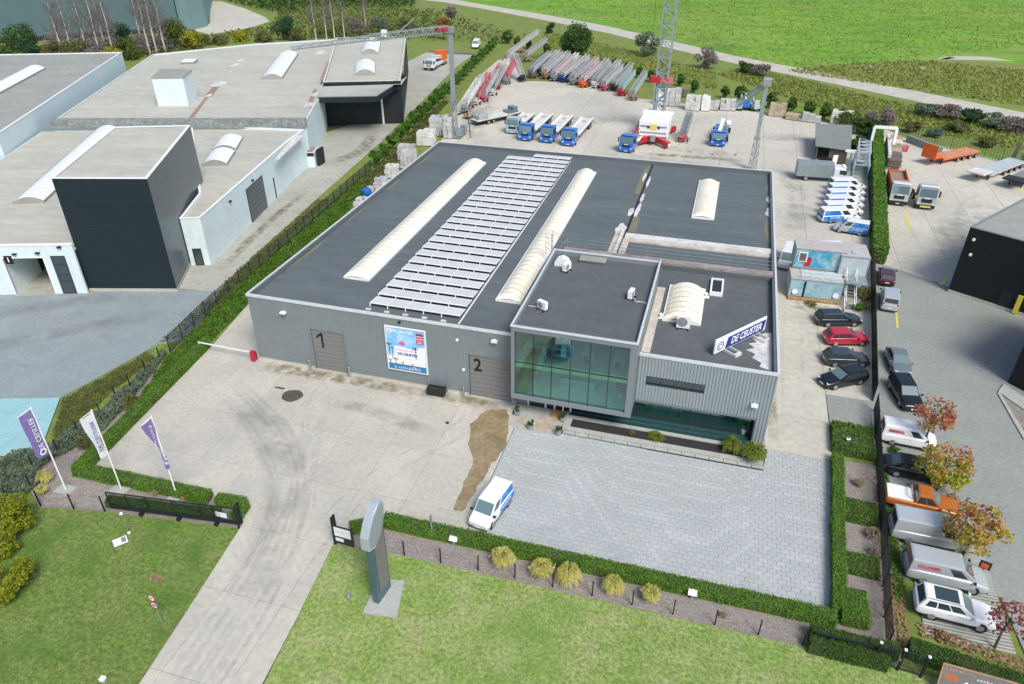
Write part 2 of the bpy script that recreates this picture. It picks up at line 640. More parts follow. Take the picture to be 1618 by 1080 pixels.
# ------------------------------------------------------------ material library
def mats():
    T = MT
    T['scrub'] = mat('scrub', (.15, .225, .035), .95, (.185, .21, .06), scale=.07, detail=8, var=.22, vscale=1.1, bump=.5, bscale=2.0)
    overlay(T['scrub'], (.10, .165, .03), .2, .52, .68, .8)
    overlay(T['scrub'], (.25, .21, .10), .3, .62, .74, .55, stretch=(1, 3, 1))
    T['heath'] = mat('heath', (.21, .24, .06), .95, (.16, .20, .05), scale=.2, detail=8, var=.25, vscale=1.5)
    overlay(T['heath'], (.23, .2, .11), .4, .6, .72, .6, stretch=(1, 3, 1))
    T['heath_leaf'] = leafmat('heath_leaf', (.24, .32, .055), (.30, .30, .10), .25, .3)
    T['field'] = mat('field', (.18, .35, .024), .95, (.12, .265, .02), scale=.03, detail=10, var=.25, vscale=.5, bump=.3, bscale=1.2)
    overlay(T['field'], (.25, .29, .075), .03, .48, .66, .7, detail=10, stretch=(.6, 2.2, 1))
    overlay(T['field'], (.075, .16, .025), .12, .50, .66, .75, detail=10, stretch=(.6, 1.8, 1))
    overlay(T['field'], (.26, .27, .10), .3, .56, .68, .6, detail=10, stretch=(.6, 1.8, 1))
    overlay(T['field'], (.07, .15, .02), .7, .54, .66, .6, detail=8, stretch=(.6, 1.6, 1))
    T['field_leaf'] = leafmat('field_leaf', (.20, .36, .04), (.26, .36, .075), .1, .2)
    T['lawn'] = mat('lawn', (.125, .215, .036), .95, (.185, .235, .07), scale=.35, detail=10, var=.38, vscale=4.0, bump=.8, bscale=14)
    overlay(T['lawn'], (.08, .17, .022), .22, .5, .64, .85)
    overlay(T['lawn'], (.24, .20, .11), .5, .60, .72, .8, detail=9)
    T['lawn_right'] = mat('lawn_right', (.22, .325, .075), .95, (.32, .375, .15), scale=.45, detail=10, var=.36, vscale=4.0, bump=.8, bscale=14)
    overlay(T['lawn_right'], (.16, .28, .045), .16, .5, .68, .5)
    overlay(T['lawn_right'], (.34, .29, .17), .45, .60, .72, .8, detail=9)
    T['blade_right'] = leafmat('blade_right', (.23, .335, .08), (.33, .385, .15), .45, .4)
    overlay(T['blade_right'], (.165, .29, .045), .16, .5, .68, .5)
    T['verge'] = mat('verge', (0.14, 0.238, 0.028), .95, (0.21, 0.21, 0.063), scale=.5, detail=8, var=.35, vscale=3.5, bump=.7, bscale=9)
    overlay(T['verge'], (0.07, 0.126, 0.028), .8, .52, .66, .8)
    T['verge_green'] = mat('verge_green', (.17, .31, .04), .95, (.13, .25, .04), scale=.4, var=.2, vscale=3)
    T['path'] = mat('path', (.50, .475, .42), .95, (.42, .40, .34), scale=.3, detail=7, var=.12, vscale=3)
    T['joint'] = mat('joint', (.13, .125, .105), .95, var=.3, vscale=2)
    T['concrete'] = mat('concrete', (.51, .485, .41), .85, (.44, .425, .37), scale=.22, detail=8, var=.1, vscale=2.5, rnd=.045, bump=.08, bscale=30)
    overlay(T['concrete'], (.37, .345, .27), .5, .56, .75, .5)
    overlay(T['concrete'], (.34, .35, .35), .12, .54, .72, .55, stretch=(2.0, .8, 1))
    T['concrete_back'] = mat('concrete_back', (.54, .515, .43), .85, (.46, .45, .39), scale=.1, detail=8, var=.12, vscale=1.6, rnd=.05)
    overlay(T['concrete_back'], (0.4032, 0.392, 0.336), .35, .56, .76, .6)
    T['concrete_left'] = mat('concrete_left', (0.272, 0.316, 0.32), .8, (0.232, 0.276, 0.284), scale=.25, detail=8, var=.1, vscale=2.0, stretch=(1, 1, 1))
    overlay(T['concrete_left'], (0.176, 0.216, 0.224), .3, .58, .74, .6, stretch=(.6, 1.6, 1))
    T['road_left'] = mat('road_left', (.40, .40, .35), .85, (.34, .34, .29), scale=.2, detail=8, var=.12, vscale=2, rnd=.05)
    overlay(T['road_left'], (.28, .28, .19), .4, .57, .75, .6)
    T['cyan_paving'] = mat('cyan_paving', (.30, .52, .55), .8, (.27, .47, .5), scale=.5, var=.08, vscale=5)
    T['paver'] = mat('paver', (.425, .455, .45), .8, (.385, .415, .41), scale=.25, detail=6, var=.1, vscale=5, rnd=.06, bump=.1, bscale=40)
    T['paver_joint'] = mat('paver_joint', (.28, .30, .27), .95, (.2, .24, .15), scale=.8, var=.2, vscale=6)
    T['paver_dark'] = mat('paver_dark', (.285, .305, .28), .85, (.25, .27, .25), scale=.2, detail=8, var=.12, vscale=3, bump=.1, bscale=25)
    overlay(T['paver_dark'], (0.322, 0.322, 0.2944), .3, .6, .75, .5)
    T['gravel'] = mat('gravel', (0.3, 0.27, 0.234), .95, (0.228, 0.198, 0.18), scale=1.2, detail=8, var=.45, vscale=22, bump=1, bscale=30)
    overlay(T['gravel'], (0.36, 0.3, 0.252), 2.5, .55, .7, .6)
    T['gravel_stone'] = mat('gravel_stone', (0.3795, 0.3565, 0.3277), .9, (0.23, 0.1955, 0.184), scale=9, detail=3, var=.3, vscale=30)
    T['stain_dark'] = mat('stain_dark', (.075, .06, .045), .9, (.11, .09, .07), scale=1.5, var=.3, vscale=6)
    T['mud'] = mat('mud', (.25, .185, .095), .45, (.31, .25, .16), scale=.5, detail=9, var=.22, vscale=2.5)
    overlay(T['mud'], (.16, .14, .06), .4, .52, .66, .7)
    T['roof'] = mat('roof', (.115, .138, .143), .75, (.099, .12, .126), scale=.22, detail=8, var=.08, vscale=1.2, rnd=.04, stretch=(.35, 1, 1))
    overlay(T['roof'], (0.1652, 0.1794, 0.1829), .5, .6, .8, .4, stretch=(.3, 1.2, 1))
    T['roof_office'] = mat('roof_office', (.108, .122, .125), .75, (.092, .105, .11), scale=.4, detail=8, var=.09, vscale=2, rnd=.03)
    overlay(T['roof_office'], (.15, .16, .16), .35, .58, .78, .5, stretch=(.5, 1, 1))
    T['roof_pale'] = mat('roof_pale', (.47, .465, .40), .8, (.41, .41, .36), scale=.14, detail=9, var=.08, vscale=1.0, rnd=.04, stretch=(.4, 1, 1))
    overlay(T['roof_pale'], (.33, .30, .24), .25, .6, .78, .5)
    T['roof_far'] = mat('roof_far', (.32, .33, .30), .85, (.28, .29, .265), scale=.2, detail=8, var=.08, vscale=1.2, rnd=.04)
    T['roof_grey'] = mat('roof_grey', (.315, .325, .295), .8, (.275, .285, .26), scale=.2, detail=8, var=.08, vscale=1.2, rnd=.04)
    T['moss'] = mat('moss', (.16, .165, .09), .95, (.2, .19, .14), scale=1.0, var=.3, vscale=4)
    T['white_stain'] = mat('white_stain', (.68, .68, .67), .8, (.45, .45, .45), scale=1.5, var=.15, vscale=5)
    T['rust_stain'] = mat('rust_stain', (.25, .16, .12), .9, (.35, .26, .2), scale=2, var=.3, vscale=6)
    T['gutter_pale'] = mat('gutter_pale', (.6, .55, .5), .8, (.42, .36, .31), scale=.8, detail=8, var=.12, vscale=4)
    T['cap'] = mat('cap', (.66, .69, .70), .45, var=.06, vscale=3, metal=.2)
    T['cap_stained'] = mat('cap_stained', (.33, .31, .3), .7, (.21, .17, .16), scale=1.2, detail=8, var=.25, vscale=5, stretch=(.4, 1, 1))
    T['cladding_rib_sheen'] = mat('cladding_rib_sheen', (.315, .37, .38), .5, (.295, .345, .355), scale=.25, var=.05, vscale=2, metal=.15)  # lighter copy of cladding; light reflected by the broad ribs is in its colour
    T['cladding'] = mat('cladding', (.235, .275, .285), .5, (.22, .258, .268), scale=.25, var=.05, vscale=2, metal=.15)
    T['door_grey'] = mat('door_grey', (.195, .195, .19), .55, var=.05, vscale=4)
    T['frame_grey'] = mat('frame_grey', (.22, .255, .275), .45, var=.03, vscale=3, metal=.2)
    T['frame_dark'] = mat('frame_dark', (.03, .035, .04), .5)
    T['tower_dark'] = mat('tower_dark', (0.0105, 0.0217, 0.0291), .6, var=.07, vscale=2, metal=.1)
    T['tower_side'] = mat('tower_side', (0.136, 0.168, 0.184), .33, var=.05, vscale=2, metal=.5)  # base raised over the front's; the side's glossy reflection put into the colour
    T['wall_white'] = mat('wall_white', (.64, .74, .75), .6, (.6, .7, .71), scale=.3, var=.04, vscale=2)
    T['wall_white2'] = mat('wall_white2', (.66, .76, .77), .6, (.6, .7, .72), scale=.4, var=.05, vscale=2)
    T['green_pale'] = mat('green_pale', (.17, .27, .28), .6, (.15, .25, .26), scale=.1, var=.05, vscale=1)
    T['green_hall'] = mat('green_hall', (.085, .15, .165), .6, (.08, .14, .155), scale=.1, var=.05, vscale=1)
    T['black_hall'] = mat('black_hall', (0.0048, 0.0084, 0.0088), .6, var=.1, vscale=2)
    T['band_grey'] = mat('band_grey', (.26, .30, .30), .6, (.18, .2, .19), scale=.9, detail=8, var=.3, vscale=3)
    T['skylight'] = mat('skylight', (.86, .81, .67), .45, (.80, .74, .60), scale=.6, var=.06, vscale=3, rnd=.03)
    T['skylight_white'] = mat('skylight_white', (.8, .83, .82), .35, var=.04, vscale=4)
    T['white'] = mat('white', (.78, .79, .79), .5, var=.03, vscale=4)
    T['white_dirty'] = mat('white_dirty', (.66, .66, .63), .7, (.5, .5, .46), scale=.8, var=.12, vscale=3)
    T['metal'] = mat('metal', (.55, .57, .58), .35, metal=.8, var=.06, vscale=6)
    T['galv'] = mat('galv', (.36, .41, .42), .5, (.28, .33, .34), scale=2, metal=.45, var=.1, vscale=5)
    T['alu'] = mat('alu', (.62, .64, .66), .3, metal=.9)
    T['alu_dull'] = mat('alu_dull', (.50, .51, .52), .55, (.40, .41, .42), scale=1.0, metal=.2, var=.1, vscale=4)
    T['galv_pale'] = mat('galv_pale', (.40, .43, .44), .6, (.33, .36, .37), scale=1.0, metal=.2, var=.1, vscale=4)
    T['pink_dull'] = mat('pink_dull', (.50, .40, .40), .6, (.42, .36, .37), scale=1.0, var=.1, vscale=4)
    T['red_pink'] = mat('red_pink', (.50, .07, .11), .6, (.50, .22, .24), scale=.8, var=.15, vscale=4)
    T['panel_rim'] = mat('panel_rim', (.82, .83, .82), .5)
    T['panel'] = mat('panel', (.62, .635, .63), .35, (.56, .575, .57), scale=.5, var=.05, vscale=3, rnd=.04, spec=.4)
    T['black'] = mat('black', (.018, .02, .022), .6)
    T['rubber'] = mat('rubber', (.016, .016, .017), .85)
    T['fence_black'] = mat('fence_black', (.012, .017, .018), .6)
    T['fence_green'] = mat('fence_green', (.022, .036, .033), .6)
    T['bark'] = mat('bark', (.10, .085, .07), .9, (.06, .05, .045), scale=4, var=.2, vscale=9)
    T['birch_bark'] = mat('birch_bark', (.62, .59, .54), .85, (.4, .37, .33), scale=3, var=.2, vscale=6)
    T['twig'] = mat('twig', (0.048, 0.0608, 0.0256), .95, var=.3, vscale=6)
    T['hedge'] = leafmat('hedge', (.16, .32, .035), (.115, .25, .03), 1.0)
    overlay(T['hedge'], (0.204, 0.289, 0.034), 1.1, .62, .75, .7)
    T['hedge_dark'] = leafmat('hedge_dark', (.085, .17, .028), (.06, .13, .022), 1.2)
    T['ball'] = leafmat('ball', (0.112, 0.24, 0.032), (0.072, 0.176, 0.0288), .9)
    T['conifer'] = leafmat('conifer', (0.033, 0.09, 0.045), (0.045, 0.1125, 0.0525), .6)
    T['cover'] = leafmat('cover', (0.1275, 0.2475, 0.03), (0.09, 0.18, 0.027), 1.3, .3)
    overlay(T['cover'], (0.255, 0.285, 0.075), 1.6, .6, .72, .7)
    T['yellow_grass'] = leafmat('yellow_grass', (.72, .64, .22), (.56, .56, .16), 1.6, .2)
    T['yellow_bush'] = leafmat('yellow_bush', (0.324, 0.324, 0.0243), (0.189, 0.2565, 0.0243), 1.2, .3)
    T['olive'] = leafmat('olive', (0.21, 0.21, 0.063), (0.126, 0.147, 0.056), .8, .3)
    T['sage'] = leafmat('sage', (.20, .26, .17), (.15, .21, .14), .9, .3)
    T['dry_grass'] = leafmat('dry_grass', (.5, .42, .28), (.36, .3, .2), 2.0, .25)
    T['autumn_red'] = leafmat('autumn_red', (.50, .13, .11), (.52, .27, .10), 1.1, .3)
    T['autumn_gold'] = leafmat('autumn_gold', (.52, .34, .07), (.40, .38, .06), 1.0, .3)
    T['autumn_lime'] = leafmat('autumn_lime', (.42, .46, .03), (.30, .38, .03), 1.0, .25)
    T['autumn_dark'] = leafmat('autumn_dark', (.24, .06, .08), (.34, .11, .1), 1.5, .3)
    T['leaf_litter'] = leafmat('leaf_litter', (.50, .34, .22), (.36, .22, .12), 3.0, .3)
    T['tree_green'] = leafmat('tree_green', (0.085, 0.1615, 0.034), (0.0544, 0.1156, 0.0306), .5, .25)
    T['tree_mid'] = leafmat('tree_mid', (0.1425, 0.2025, 0.0375), (0.09, 0.135, 0.03), .5, .25)
    T['tree_yellow'] = leafmat('tree_yellow', (0.42, 0.405, 0.03), (0.255, 0.285, 0.03), .7, .25)
    T['bare_twig'] = leafmat('bare_twig', (.30, .245, .235), (.23, .195, .18), .7, .2)
    T['reed'] = leafmat('reed', (0.168, 0.28, 0.042), (0.28, 0.28, 0.056), 1.4, .25)
    T['blade'] = leafmat('blade', (.135, .235, .036), (.20, .25, .075), .4, .42)
    overlay(T['blade'], (0.105, 0.2275, 0.0315), .5, .5, .66, .8)
    T['blade_field'] = leafmat('blade_field', (0.15, 0.24, 0.0375), (0.225, 0.225, 0.075), .12, .3)
    T['blue'] = mat('blue', (.01, .12, .52), .3, coat=.6)
    T['livery_blue'] = mat('livery_blue', (.015, .17, .55), .35, (.06, .30, .66), scale=1.4, detail=5, sharp=(.5, .56))
    T['truck_blue'] = mat('truck_blue', (.012, .135, .5), .3, coat=.6)
    T['red'] = mat('red', (.45, .012, .03), .4, coat=.3)
    T['red_dirty'] = mat('red_dirty', (.36, .03, .06), .6, (.5, .2, .22), scale=1.5, var=.2, vscale=4)
    T['orange'] = mat('orange', (.72, .12, .015), .45, (.65, .14, .04), scale=1)
    T['orange_pale'] = mat('orange_pale', (.62, .30, .19), .6, (.5, .2, .1), scale=1.2)
    T['teal_light'] = mat('teal_light', (.30, .42, .43), .5, var=.08, vscale=2)
    T['yellow'] = mat('yellow', (.72, .60, .08), .5)
    T['navy'] = mat('navy', (.02, .045, .24), .45)
    T['purple'] = mat('purple', (.24, .19, .44), .7, (.2, .15, .38), scale=2)
    T['flag_white'] = mat('flag_white', (.74, .77, .79), .7)
    T['print_purple'] = mat('print_purple', (.2, .18, .42), .7)
    T['print_white'] = mat('print_white', (.8, .8, .82), .6)
    T['print_black'] = mat('print_black', (.012, .012, .012), .6)
    T['print_blue'] = mat('print_blue', (.04, .2, .38), .5)
    T['sky_print'] = mat('sky_print', (.16, .46, .8), .45, (.5, .72, .86), scale=.55, detail=4, sharp=(.42, .66))
    T['magenta'] = mat('magenta', (.55, .12, .45), .5)
    T['tyre_rim'] = mat('tyre_rim', (.45, .46, .47), .35, metal=.7)
    T['lamp_red'] = mat('lamp_red', (.38, .012, .02), .25, coat=.5)
    T['lamp_clear'] = mat('lamp_clear', (.6, .63, .65), .15, coat=.6)
    T['car_glass'] = mat('car_glass', (.035, .055, .06), .05, spec=.9, coat=.6)
    T['screen_glass'] = mat('screen_glass', (.12, .19, .205), .06, spec=.9, coat=.8)
    T['trim'] = mat('trim', (.02, .021, .023), .55)
    for k, c in dict(car_black=(.012, .015, .02), car_navy=(.02, .028, .042), car_red=(.42, .018, .04), car_grey=(.05, .065, .07), car_silver=(.47, .51, .52),
                     car_white=(.78, .79, .8), car_orange=(.55, .17, .035), car_maroon=(.07, .015, .03), car_teal=(.17, .215, .22)).items():
        T[k] = mat(k, c, .28, coat=.7, metal=.25 if k not in ('car_white', 'car_red') else 0, rnd=.04)
    T['wood'] = mat('wood', (.42, .25, .12), .8, (.3, .17, .08), scale=2, var=.2, vscale=5)
    T['block_grey'] = mat('block_grey', (.50, .51, .5), .85, (.4, .41, .4), scale=1, var=.12, vscale=3, rnd=.12)
    T['stone_tan'] = mat('stone_tan', (.45, .38, .28), .85, (.36, .3, .22), scale=1, var=.15, vscale=3, rnd=.12)
    T['shed_roof'] = mat('shed_roof', (.205, .235, .215), .8, (.18, .21, .19), scale=.4, var=.07, vscale=3)
    T['shed_wood'] = mat('shed_wood', (.17, .14, .115), .9, (.12, .1, .085), scale=1.2, var=.2, vscale=5)
    T['pool_floor'] = mat('pool_floor', (.02, .06, .062), .25, var=.1, vscale=2)
    T['soil'] = mat('soil', (.03, .028, .03), .9, var=.3, vscale=5)
    T['terrace'] = mat('terrace', (.42, .43, .40), .75, (.36, .37, .34), scale=.6, var=.1, vscale=3, rnd=.04)
    T['inside_pale'] = mat('inside_pale', (.84, .86, .78), .8)
    T['inside_floor'] = mat('inside_floor', (.50, .57, .54), .5, (.44, .51, .48), scale=.5)
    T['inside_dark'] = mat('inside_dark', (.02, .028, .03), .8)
    T['desk'] = mat('desk', (.55, .92, .84), .4)
    T['sand_beam'] = mat('sand_beam', (.80, .74, .46), .7)
    T['vinyl_blue'] = mat('vinyl_blue', (.06, .30, .46), .45, (.28, .5, .58), scale=.9, detail=5, sharp=(.45, .6))
    T['vinyl_pale'] = mat('vinyl_pale', (.34, .50, .55), .45, (.2, .38, .48), scale=1.2, detail=4, sharp=(.45, .6))
    T['container'] = mat('container', (.46, .53, .54), .6, (.4, .46, .48), scale=.7, var=.08, vscale=3)
    T['container_roof'] = mat('container_roof', (.44, .44, .43), .7, (.42, .38, .36), scale=1.5, var=.12, vscale=4)
    T['pylon_top'] = mat('pylon_top', (.42, .48, .52), .4, metal=.3, var=.04, vscale=3)
    T['pylon_face'] = mat('pylon_face', (.29, .345, .36), .45, metal=.2, var=.04, vscale=3)
    T['pylon_side'] = mat('pylon_side', (.085, .15, .185), .4, metal=.3, var=.08, vscale=2)
    T['pylon_core'] = mat('pylon_core', (.17, .165, .165), .5, var=.08, vscale=3)
    T['glass_teal'] = glass('glass_teal', (.68, .95, .90), .06)
    T['glass_dark'] = glass('glass_dark', (.22, .36, .36), .12)
    T['tyre_film'] = decal('tyre_film', (.19, .2, .2), .13, .4)
    T['damp_film'] = decal('damp_film', (.20, .18, .085), .75, .9)
    T['grey_film'] = decal('grey_film', (.26, .275, .275), .4, .3)
    T['net'] = mat('net', (.022, .033, .032), .9)
mats()

# ------------------------------------------------------------ ground sheets (structure)
sheet('ground', [(-600, -120), (700, -120), (700, 900), (-600, 900)], -0.14, 'scrub')
PATH_S = [(-126.7, 276.56), (-76.97, 257.16), (-56.15, 243.83), (-25.43, 222.57), (0.86, 202.25), (23.36, 181.11), (41.96, 164.47), (63.56, 148.33), (82.6, 133.41), (100.11, 119.51), (115.38, 106.21), (153.21, 71.51)]
PATH_N = [(-133.13, 289.52), (-81.91, 270.29), (-60.06, 255.76), (-28.7, 235.75), (-1.52, 216.04), (22.1, 193.7), (41.64, 175.23), (64.24, 159.0), (84.24, 143.77), (102.66, 129.38), (118.7, 115.45), (158.5, 79.1)]
sheet('field', [(-330, 560)] + PATH_N + [(690, 60), (690, 300), (690, 890), (-590, 890)], -0.132, 'field')
sheet('dirt_path', PATH_S + PATH_N[::-1], -0.126, 'path')
o = sheet('heath', [(54.18, 161.88), (69.91, 172.07), (85.43, 181.58), (102.51, 188.03), (120.08, 184.0), (110.48, 123.35), (102.96, 130.54), (84.46, 145.14), (68.6, 156.34)], -0.129, 'heath')
b = MB()
for pts in ([(95.79, 186.21), (101.79, 192.48), (110.12, 193.8), (115.22, 188.77), (109.01, 188.89), (101.48, 186.84)], [(87.77, 171.86), (90.76, 175.18), (92.89, 173.25), (89.73, 170.75)], [(73.66, 169.68), (78.66, 173.59), (77.93, 170.01), (74.3, 168.19)], [(96.13, 188.14), (98.52, 190.65), (101.21, 189.52), (97.3, 185.7)]):
    b.prism(pts, -0.2, -0.115)
struct('sandy_bank', b, MT['path'])

LAWN_L = [(-70, -80), (13.6, -80), (13.3, -36), (12.4, -28), (11.5, -20.9), (0.3, -22.35), (-4.8, -23.35), (-14, -22.5), (-14, -19.4), (-30, -19), (-70, -26)]
LAWN_R = [(20.6, -80), (20.4, -33), (19.75, -26.8), (19.0, -20.4), (24.4, -19.95), (56, -19.75), (75, -19.9), (75, -80)]
sheet('lawn', LAWN_L, -0.05, 'lawn')
sheet('lawn', LAWN_R, -0.05, 'lawn_right')
sheet('bare_earth_patch', [(8.6 + .55 * math.cos(a), -26.6 + .35 * math.sin(a)) for a in np.linspace(0, 5.8, 12)], -0.044, 'leaf_litter')

# planting beds
sheet('gravel_bed', [(-9.2, -20.6), (-9.6, -4.4), (-10.3, 2), (-6.4, 0.5), (-4.0, -18.9), (9.4, -18.8), (11.4, -20.3), (11.5, -20.9), (0.3, -22.35), (-4.8, -23.35)], -0.06, 'gravel')
sheet('gravel_bed', [(19.0, -20.4), (20.9, -18), (53, -17.8), (53, -16.0), (54.8, -0.5), (55.0, 0), (58.6, 0), (57.6, -17.4), (57.3, -19.8), (24.4, -19.95)], -0.06, 'gravel')
sheet('verge', [(-9.0, -3), (-9.9, 1), (-12.8, 11.4), (-14.5, 21.3), (-16.7, 41.9), (-19.7, 71.5), (-23.5, 99.5), (-29, 139), (-30, 157), (-26, 170), (-19.5, 125), (-15, 100), (-9, 76), (-7.6, 10), (-6.3, 0.5), (-7.5, -2)], -0.056, 'verge')
sheet('verge', [(-14.2, -11.4), (-11.9, -0.5), (-9.9, 1), (-9.3, -4), (-9.2, -20), (-10, -19), (-12.9, -11.3)], -0.056, 'verge')
CY = [(-14.4, -11.2), (-9.8, -18.3), (-12.8, -19.4), (-30, -19), (-60, -30), (-60, -20), (-20, -13)]
sheet('neighbour_forecourt', [(-14.4, -11.2), (-11.9, -0.5), (-9.3, 1.2), (-12.8, 11.4), (-18.0, 10.6), (-27.6, 7.2), (-75, -8.0), (-75, -30)], -0.035, 'concrete_left')

# concrete laid in slabs: a dark joint sheet with every slab a piece of its own
def slabs(name, poly, xs, ys, mkey, z=0.0, th=0.12, gap=0.025, base_z=-0.03, base='joint', jitter=.004):
    o = sheet(name, poly, base_z, base)
    k = 0
    for i in range(len(xs) - 1):
        for j in range(len(ys) - 1):
            c = clip(list(poly), xs[i] + gap / 2, xs[i + 1] - gap / 2, ys[j] + gap / 2, ys[j + 1] - gap / 2)
            if len(c) < 3 or abs(area(c)) < .05:
                continue
            dz = random.uniform(-jitter, jitter)
            MB().prism(c, z - th, z + dz).build('concrete_slab', mkey, o)
            k += 1
    return o
YARD = [(-6.2, 0.6), (-4.0, -18.95), (9.6, -18.85), (11.5, -20.6), (12.4, -28), (13.3, -36), (13.9, -60), (21.2, -60), (20.4, -34), (19.75, -26.8), (19.0, -20.3), (21.2, -17.1), (28.0, -16.9), (28.0, -1.9), (27.25, -1.9), (27.25, 0.05), (0, 0.05), (0, 56), (-9.5, 56), (-7.8, 10)]
slabs('concrete_yard', YARD, [-12, -6, -1.1, 3.9, 8.2, 13.8, 18.3, 22.3, 30], [-62, -56, -50, -44, -38.5, -32.6, -26.3, -20.6, -14.8, -8.8, -2.0, 4, 10, 16, 22, 28, 34, 40, 46, 52, 58], 'concrete')
LANE = [(49.3, -0.35), (54.9, -0.5), (55.0, 9.5), (58.9, 9.5), (60.3, 18), (61.1, 26), (62.5, 40), (65.3, 69), (69.3, 108), (62, 109), (48, 113.6), (22, 118.5), (13, 125.8), (4, 130), (-7, 128), (-16, 151), (-21, 151), (-19.2, 124), (-15, 100), (-9.2, 76), (-9.4, 56.05), (-0.1, 56.05), (-0.1, 51.7), (49.3, 51.7)]
slabs('back_yard', LANE, [-24, -18, -12, -6, 0, 6, 12, 18, 24, 30, 36, 42, 49.4, 55, 61, 67, 73], [-1, 5, 11, 17, 23, 29, 35, 41, 47, 53.9, 60, 67, 74, 81, 88, 95, 102, 109, 116, 123, 130, 137, 144, 152], 'concrete_back', z=-0.005, gap=.04)
o = sheet('parking_bay', [(55.05, 2.2), (58.3, 2.0), (58.85, 9.45), (55.05, 9.45)], -0.002, 'paver_dark')
# neighbours' paving
NR = [(64.0, 41.3), (65.0, 40.8), (70.8, 37.0), (77.6, 32.4), (100, 18), (140, 60)] + [(93.51, 88.01), (89.2, 91.73), (84.63, 95.32), (79.77, 99.14), (74.47, 103.19)] + [(72.3, 108.2)]
slabs('neighbour_yard', NR, [60, 66, 72, 78, 84, 90, 96, 102, 110, 118, 126, 134, 142], [15, 24, 31, 38, 45, 52, 59, 66, 73, 80, 87, 94, 101, 108, 115], 'concrete_back', z=-0.008, gap=.04)
sheet('neighbour_road', [(62.6, 41.5), (64.0, 41.3), (65.0, 40.78), (70.8, 36.98), (77.6, 32.38), (100, 17.9), (110, 0), (110, -40), (68.5, -40), (65.6, -21.5), (64.8, -12), (57.6, -12), (58.3, -2), (58.8, 9), (59.6, 18), (61.0, 26), (62.3, 40)], -0.02, 'paver_dark')
NL = [(-24, 15), (-18.1, 10.7), (-12.9, 11.3), (-14.5, 21.3), (-16.7, 41.9), (-19.7, 71.5), (-23.5, 99.5), (-29, 139), (-30, 158), (-44, 158), (-44, 135), (-26, 97.5), (-33, 73), (-30, 58.5), (-28, 40), (-25, 20)]
slabs('neighbour_drive', NL, [-46, -38, -31, -24, -17.5, -10], list(range(8, 162, 7)), 'road_left', z=-0.01, gap=.03)
sheet('far_apron', [(-134.07, 169.88), (-135.98, 182.91), (-172.34, 234.12), (-166.53, 233.64), (-145.45, 218.46), (-125.03, 200.63), (-118.87, 193.23), (-117.47, 179.6), (-122.66, 164.15)], -0.1, 'concrete_back')
sheet('far_lane', [(-156.54, 129.39), (-141.33, 148.54), (-122.66, 164.15), (-99.72, 160.89), (-62.61, 183.97), (-65.04, 189.68), (-104.11, 167.92), (-126.37, 169.38), (-148.92, 154.67), (-163.12, 136.01)], -0.11, 'verge')

sheet('verge', [(72.6, 106.25), (95.25, 88.84), (92.73, 79.73), (71.57, 98.11)], -.06, 'verge_green')
slabs('cyan_paving', CY, [-62, -50, -38, -30, -24, -20.5, -17, -13.6, -9], [-31, -27, -23.4, -19.8, -17.2, -14.4, -10], 'cyan_paving', z=-.02, gap=.03, jitter=.006, base_z=-.05)
# tyre films and damp streaks lying on the yards
def ribbon(name, pts, w, m, z, w1=None):
    P_ = [Vector(p) for p in pts]
    C_ = []
    for i in range(len(P_) - 1):                        # smooth the polyline
        p0, p1, p2, p3 = P_[max(i - 1, 0)], P_[i], P_[i + 1], P_[min(i + 2, len(P_) - 1)]
        for k in range(8):
            t = k / 8
            C_.append(.5 * ((2 * p1) + (p2 - p0) * t + (2 * p0 - 5 * p1 + 4 * p2 - p3) * t * t + (3 * p1 - p0 - 3 * p2 + p3) * t ** 3))
    C_.append(P_[-1])
    b = MB()
    rows = []
    for i, p in enumerate(C_):
        d = (C_[min(i + 1, len(C_) - 1)] - C_[max(i - 1, 0)]).normalized()
        ww = w * (1 if w1 is None else 1 + (w1 / w - 1) * i / len(C_)) / 2
        n = Vector((-d.y, d.x)) * ww
        rows.append([(p.x + n.x * q, p.y + n.y * q, z) for q in (1, .45, -.45, -1)])
    k = len(rows)
    b.add([p for r in rows for p in r], [(4 * i + j, 4 * i + 4 + j, 4 * i + 5 + j, 4 * i + 1 + j)[::-1] for i in range(k - 1) for j in range(3)])
    o = struct(name, b, MT[m])
    at = o.data.attributes.new('cover', 'FLOAT', 'POINT')
    fade = [min(1, i / 5, (k - 1 - i) / 5) for i in range(k)]
    at.data.foreach_set('value', [v for i in range(k) for v in (0, fade[i], fade[i], 0)])
    return o
zz = .0085
for off, wd in ((-1.5, .45), (-.9, .3), (.3, .45), (.9, .35), (1.7, .5)):
    ribbon('tyre_mark', [(16.2 + off, -40), (15.8 + off, -27), (14.6 + off * .9, -20.5), (12.0 + off * .8, -15 + off * .3), (8.2 + off * .5, -11.0 + off * .9), (3.5, -7.6 + off * 1.0), (-1.5, -4.5 + off)], wd, 'tyre_film', zz); zz += .0006
for off, wd in ((-1.1, .35), (-.5, .3), (.8, .4), (1.3, .3)):
    ribbon('tyre_mark', [(16.6 + off, -38), (16.2 + off, -27), (15.0 + off, -19), (12.6 + off * .8, -13 - off * .2), (10.0 + off * .8, -7), (8.3 + off * .7, -.6)], wd, 'tyre_film', zz); zz += .0006
for off, wd in ((-.9, .3), (.9, .35)):
    ribbon('tyre_mark', [(17.6 + off, -30), (17.6 + off, -20), (19.5 + off, -12), (23.6 + off, -5), (24.6 + off, -.5)], wd, 'tyre_film', zz); zz += .0006
ribbon('grey_streak', [(15.5, -27), (14.0, -19.5), (11.5, -14.5), (7, -10.0), (1, -6.2)], 4.2, 'grey_film', zz); zz += .0006
ribbon('grey_streak', [(10.5, -4.6), (14, -4.8), (18, -5.6), (21.5, -6.4)], 1.8, 'grey_film', zz); zz += .0006
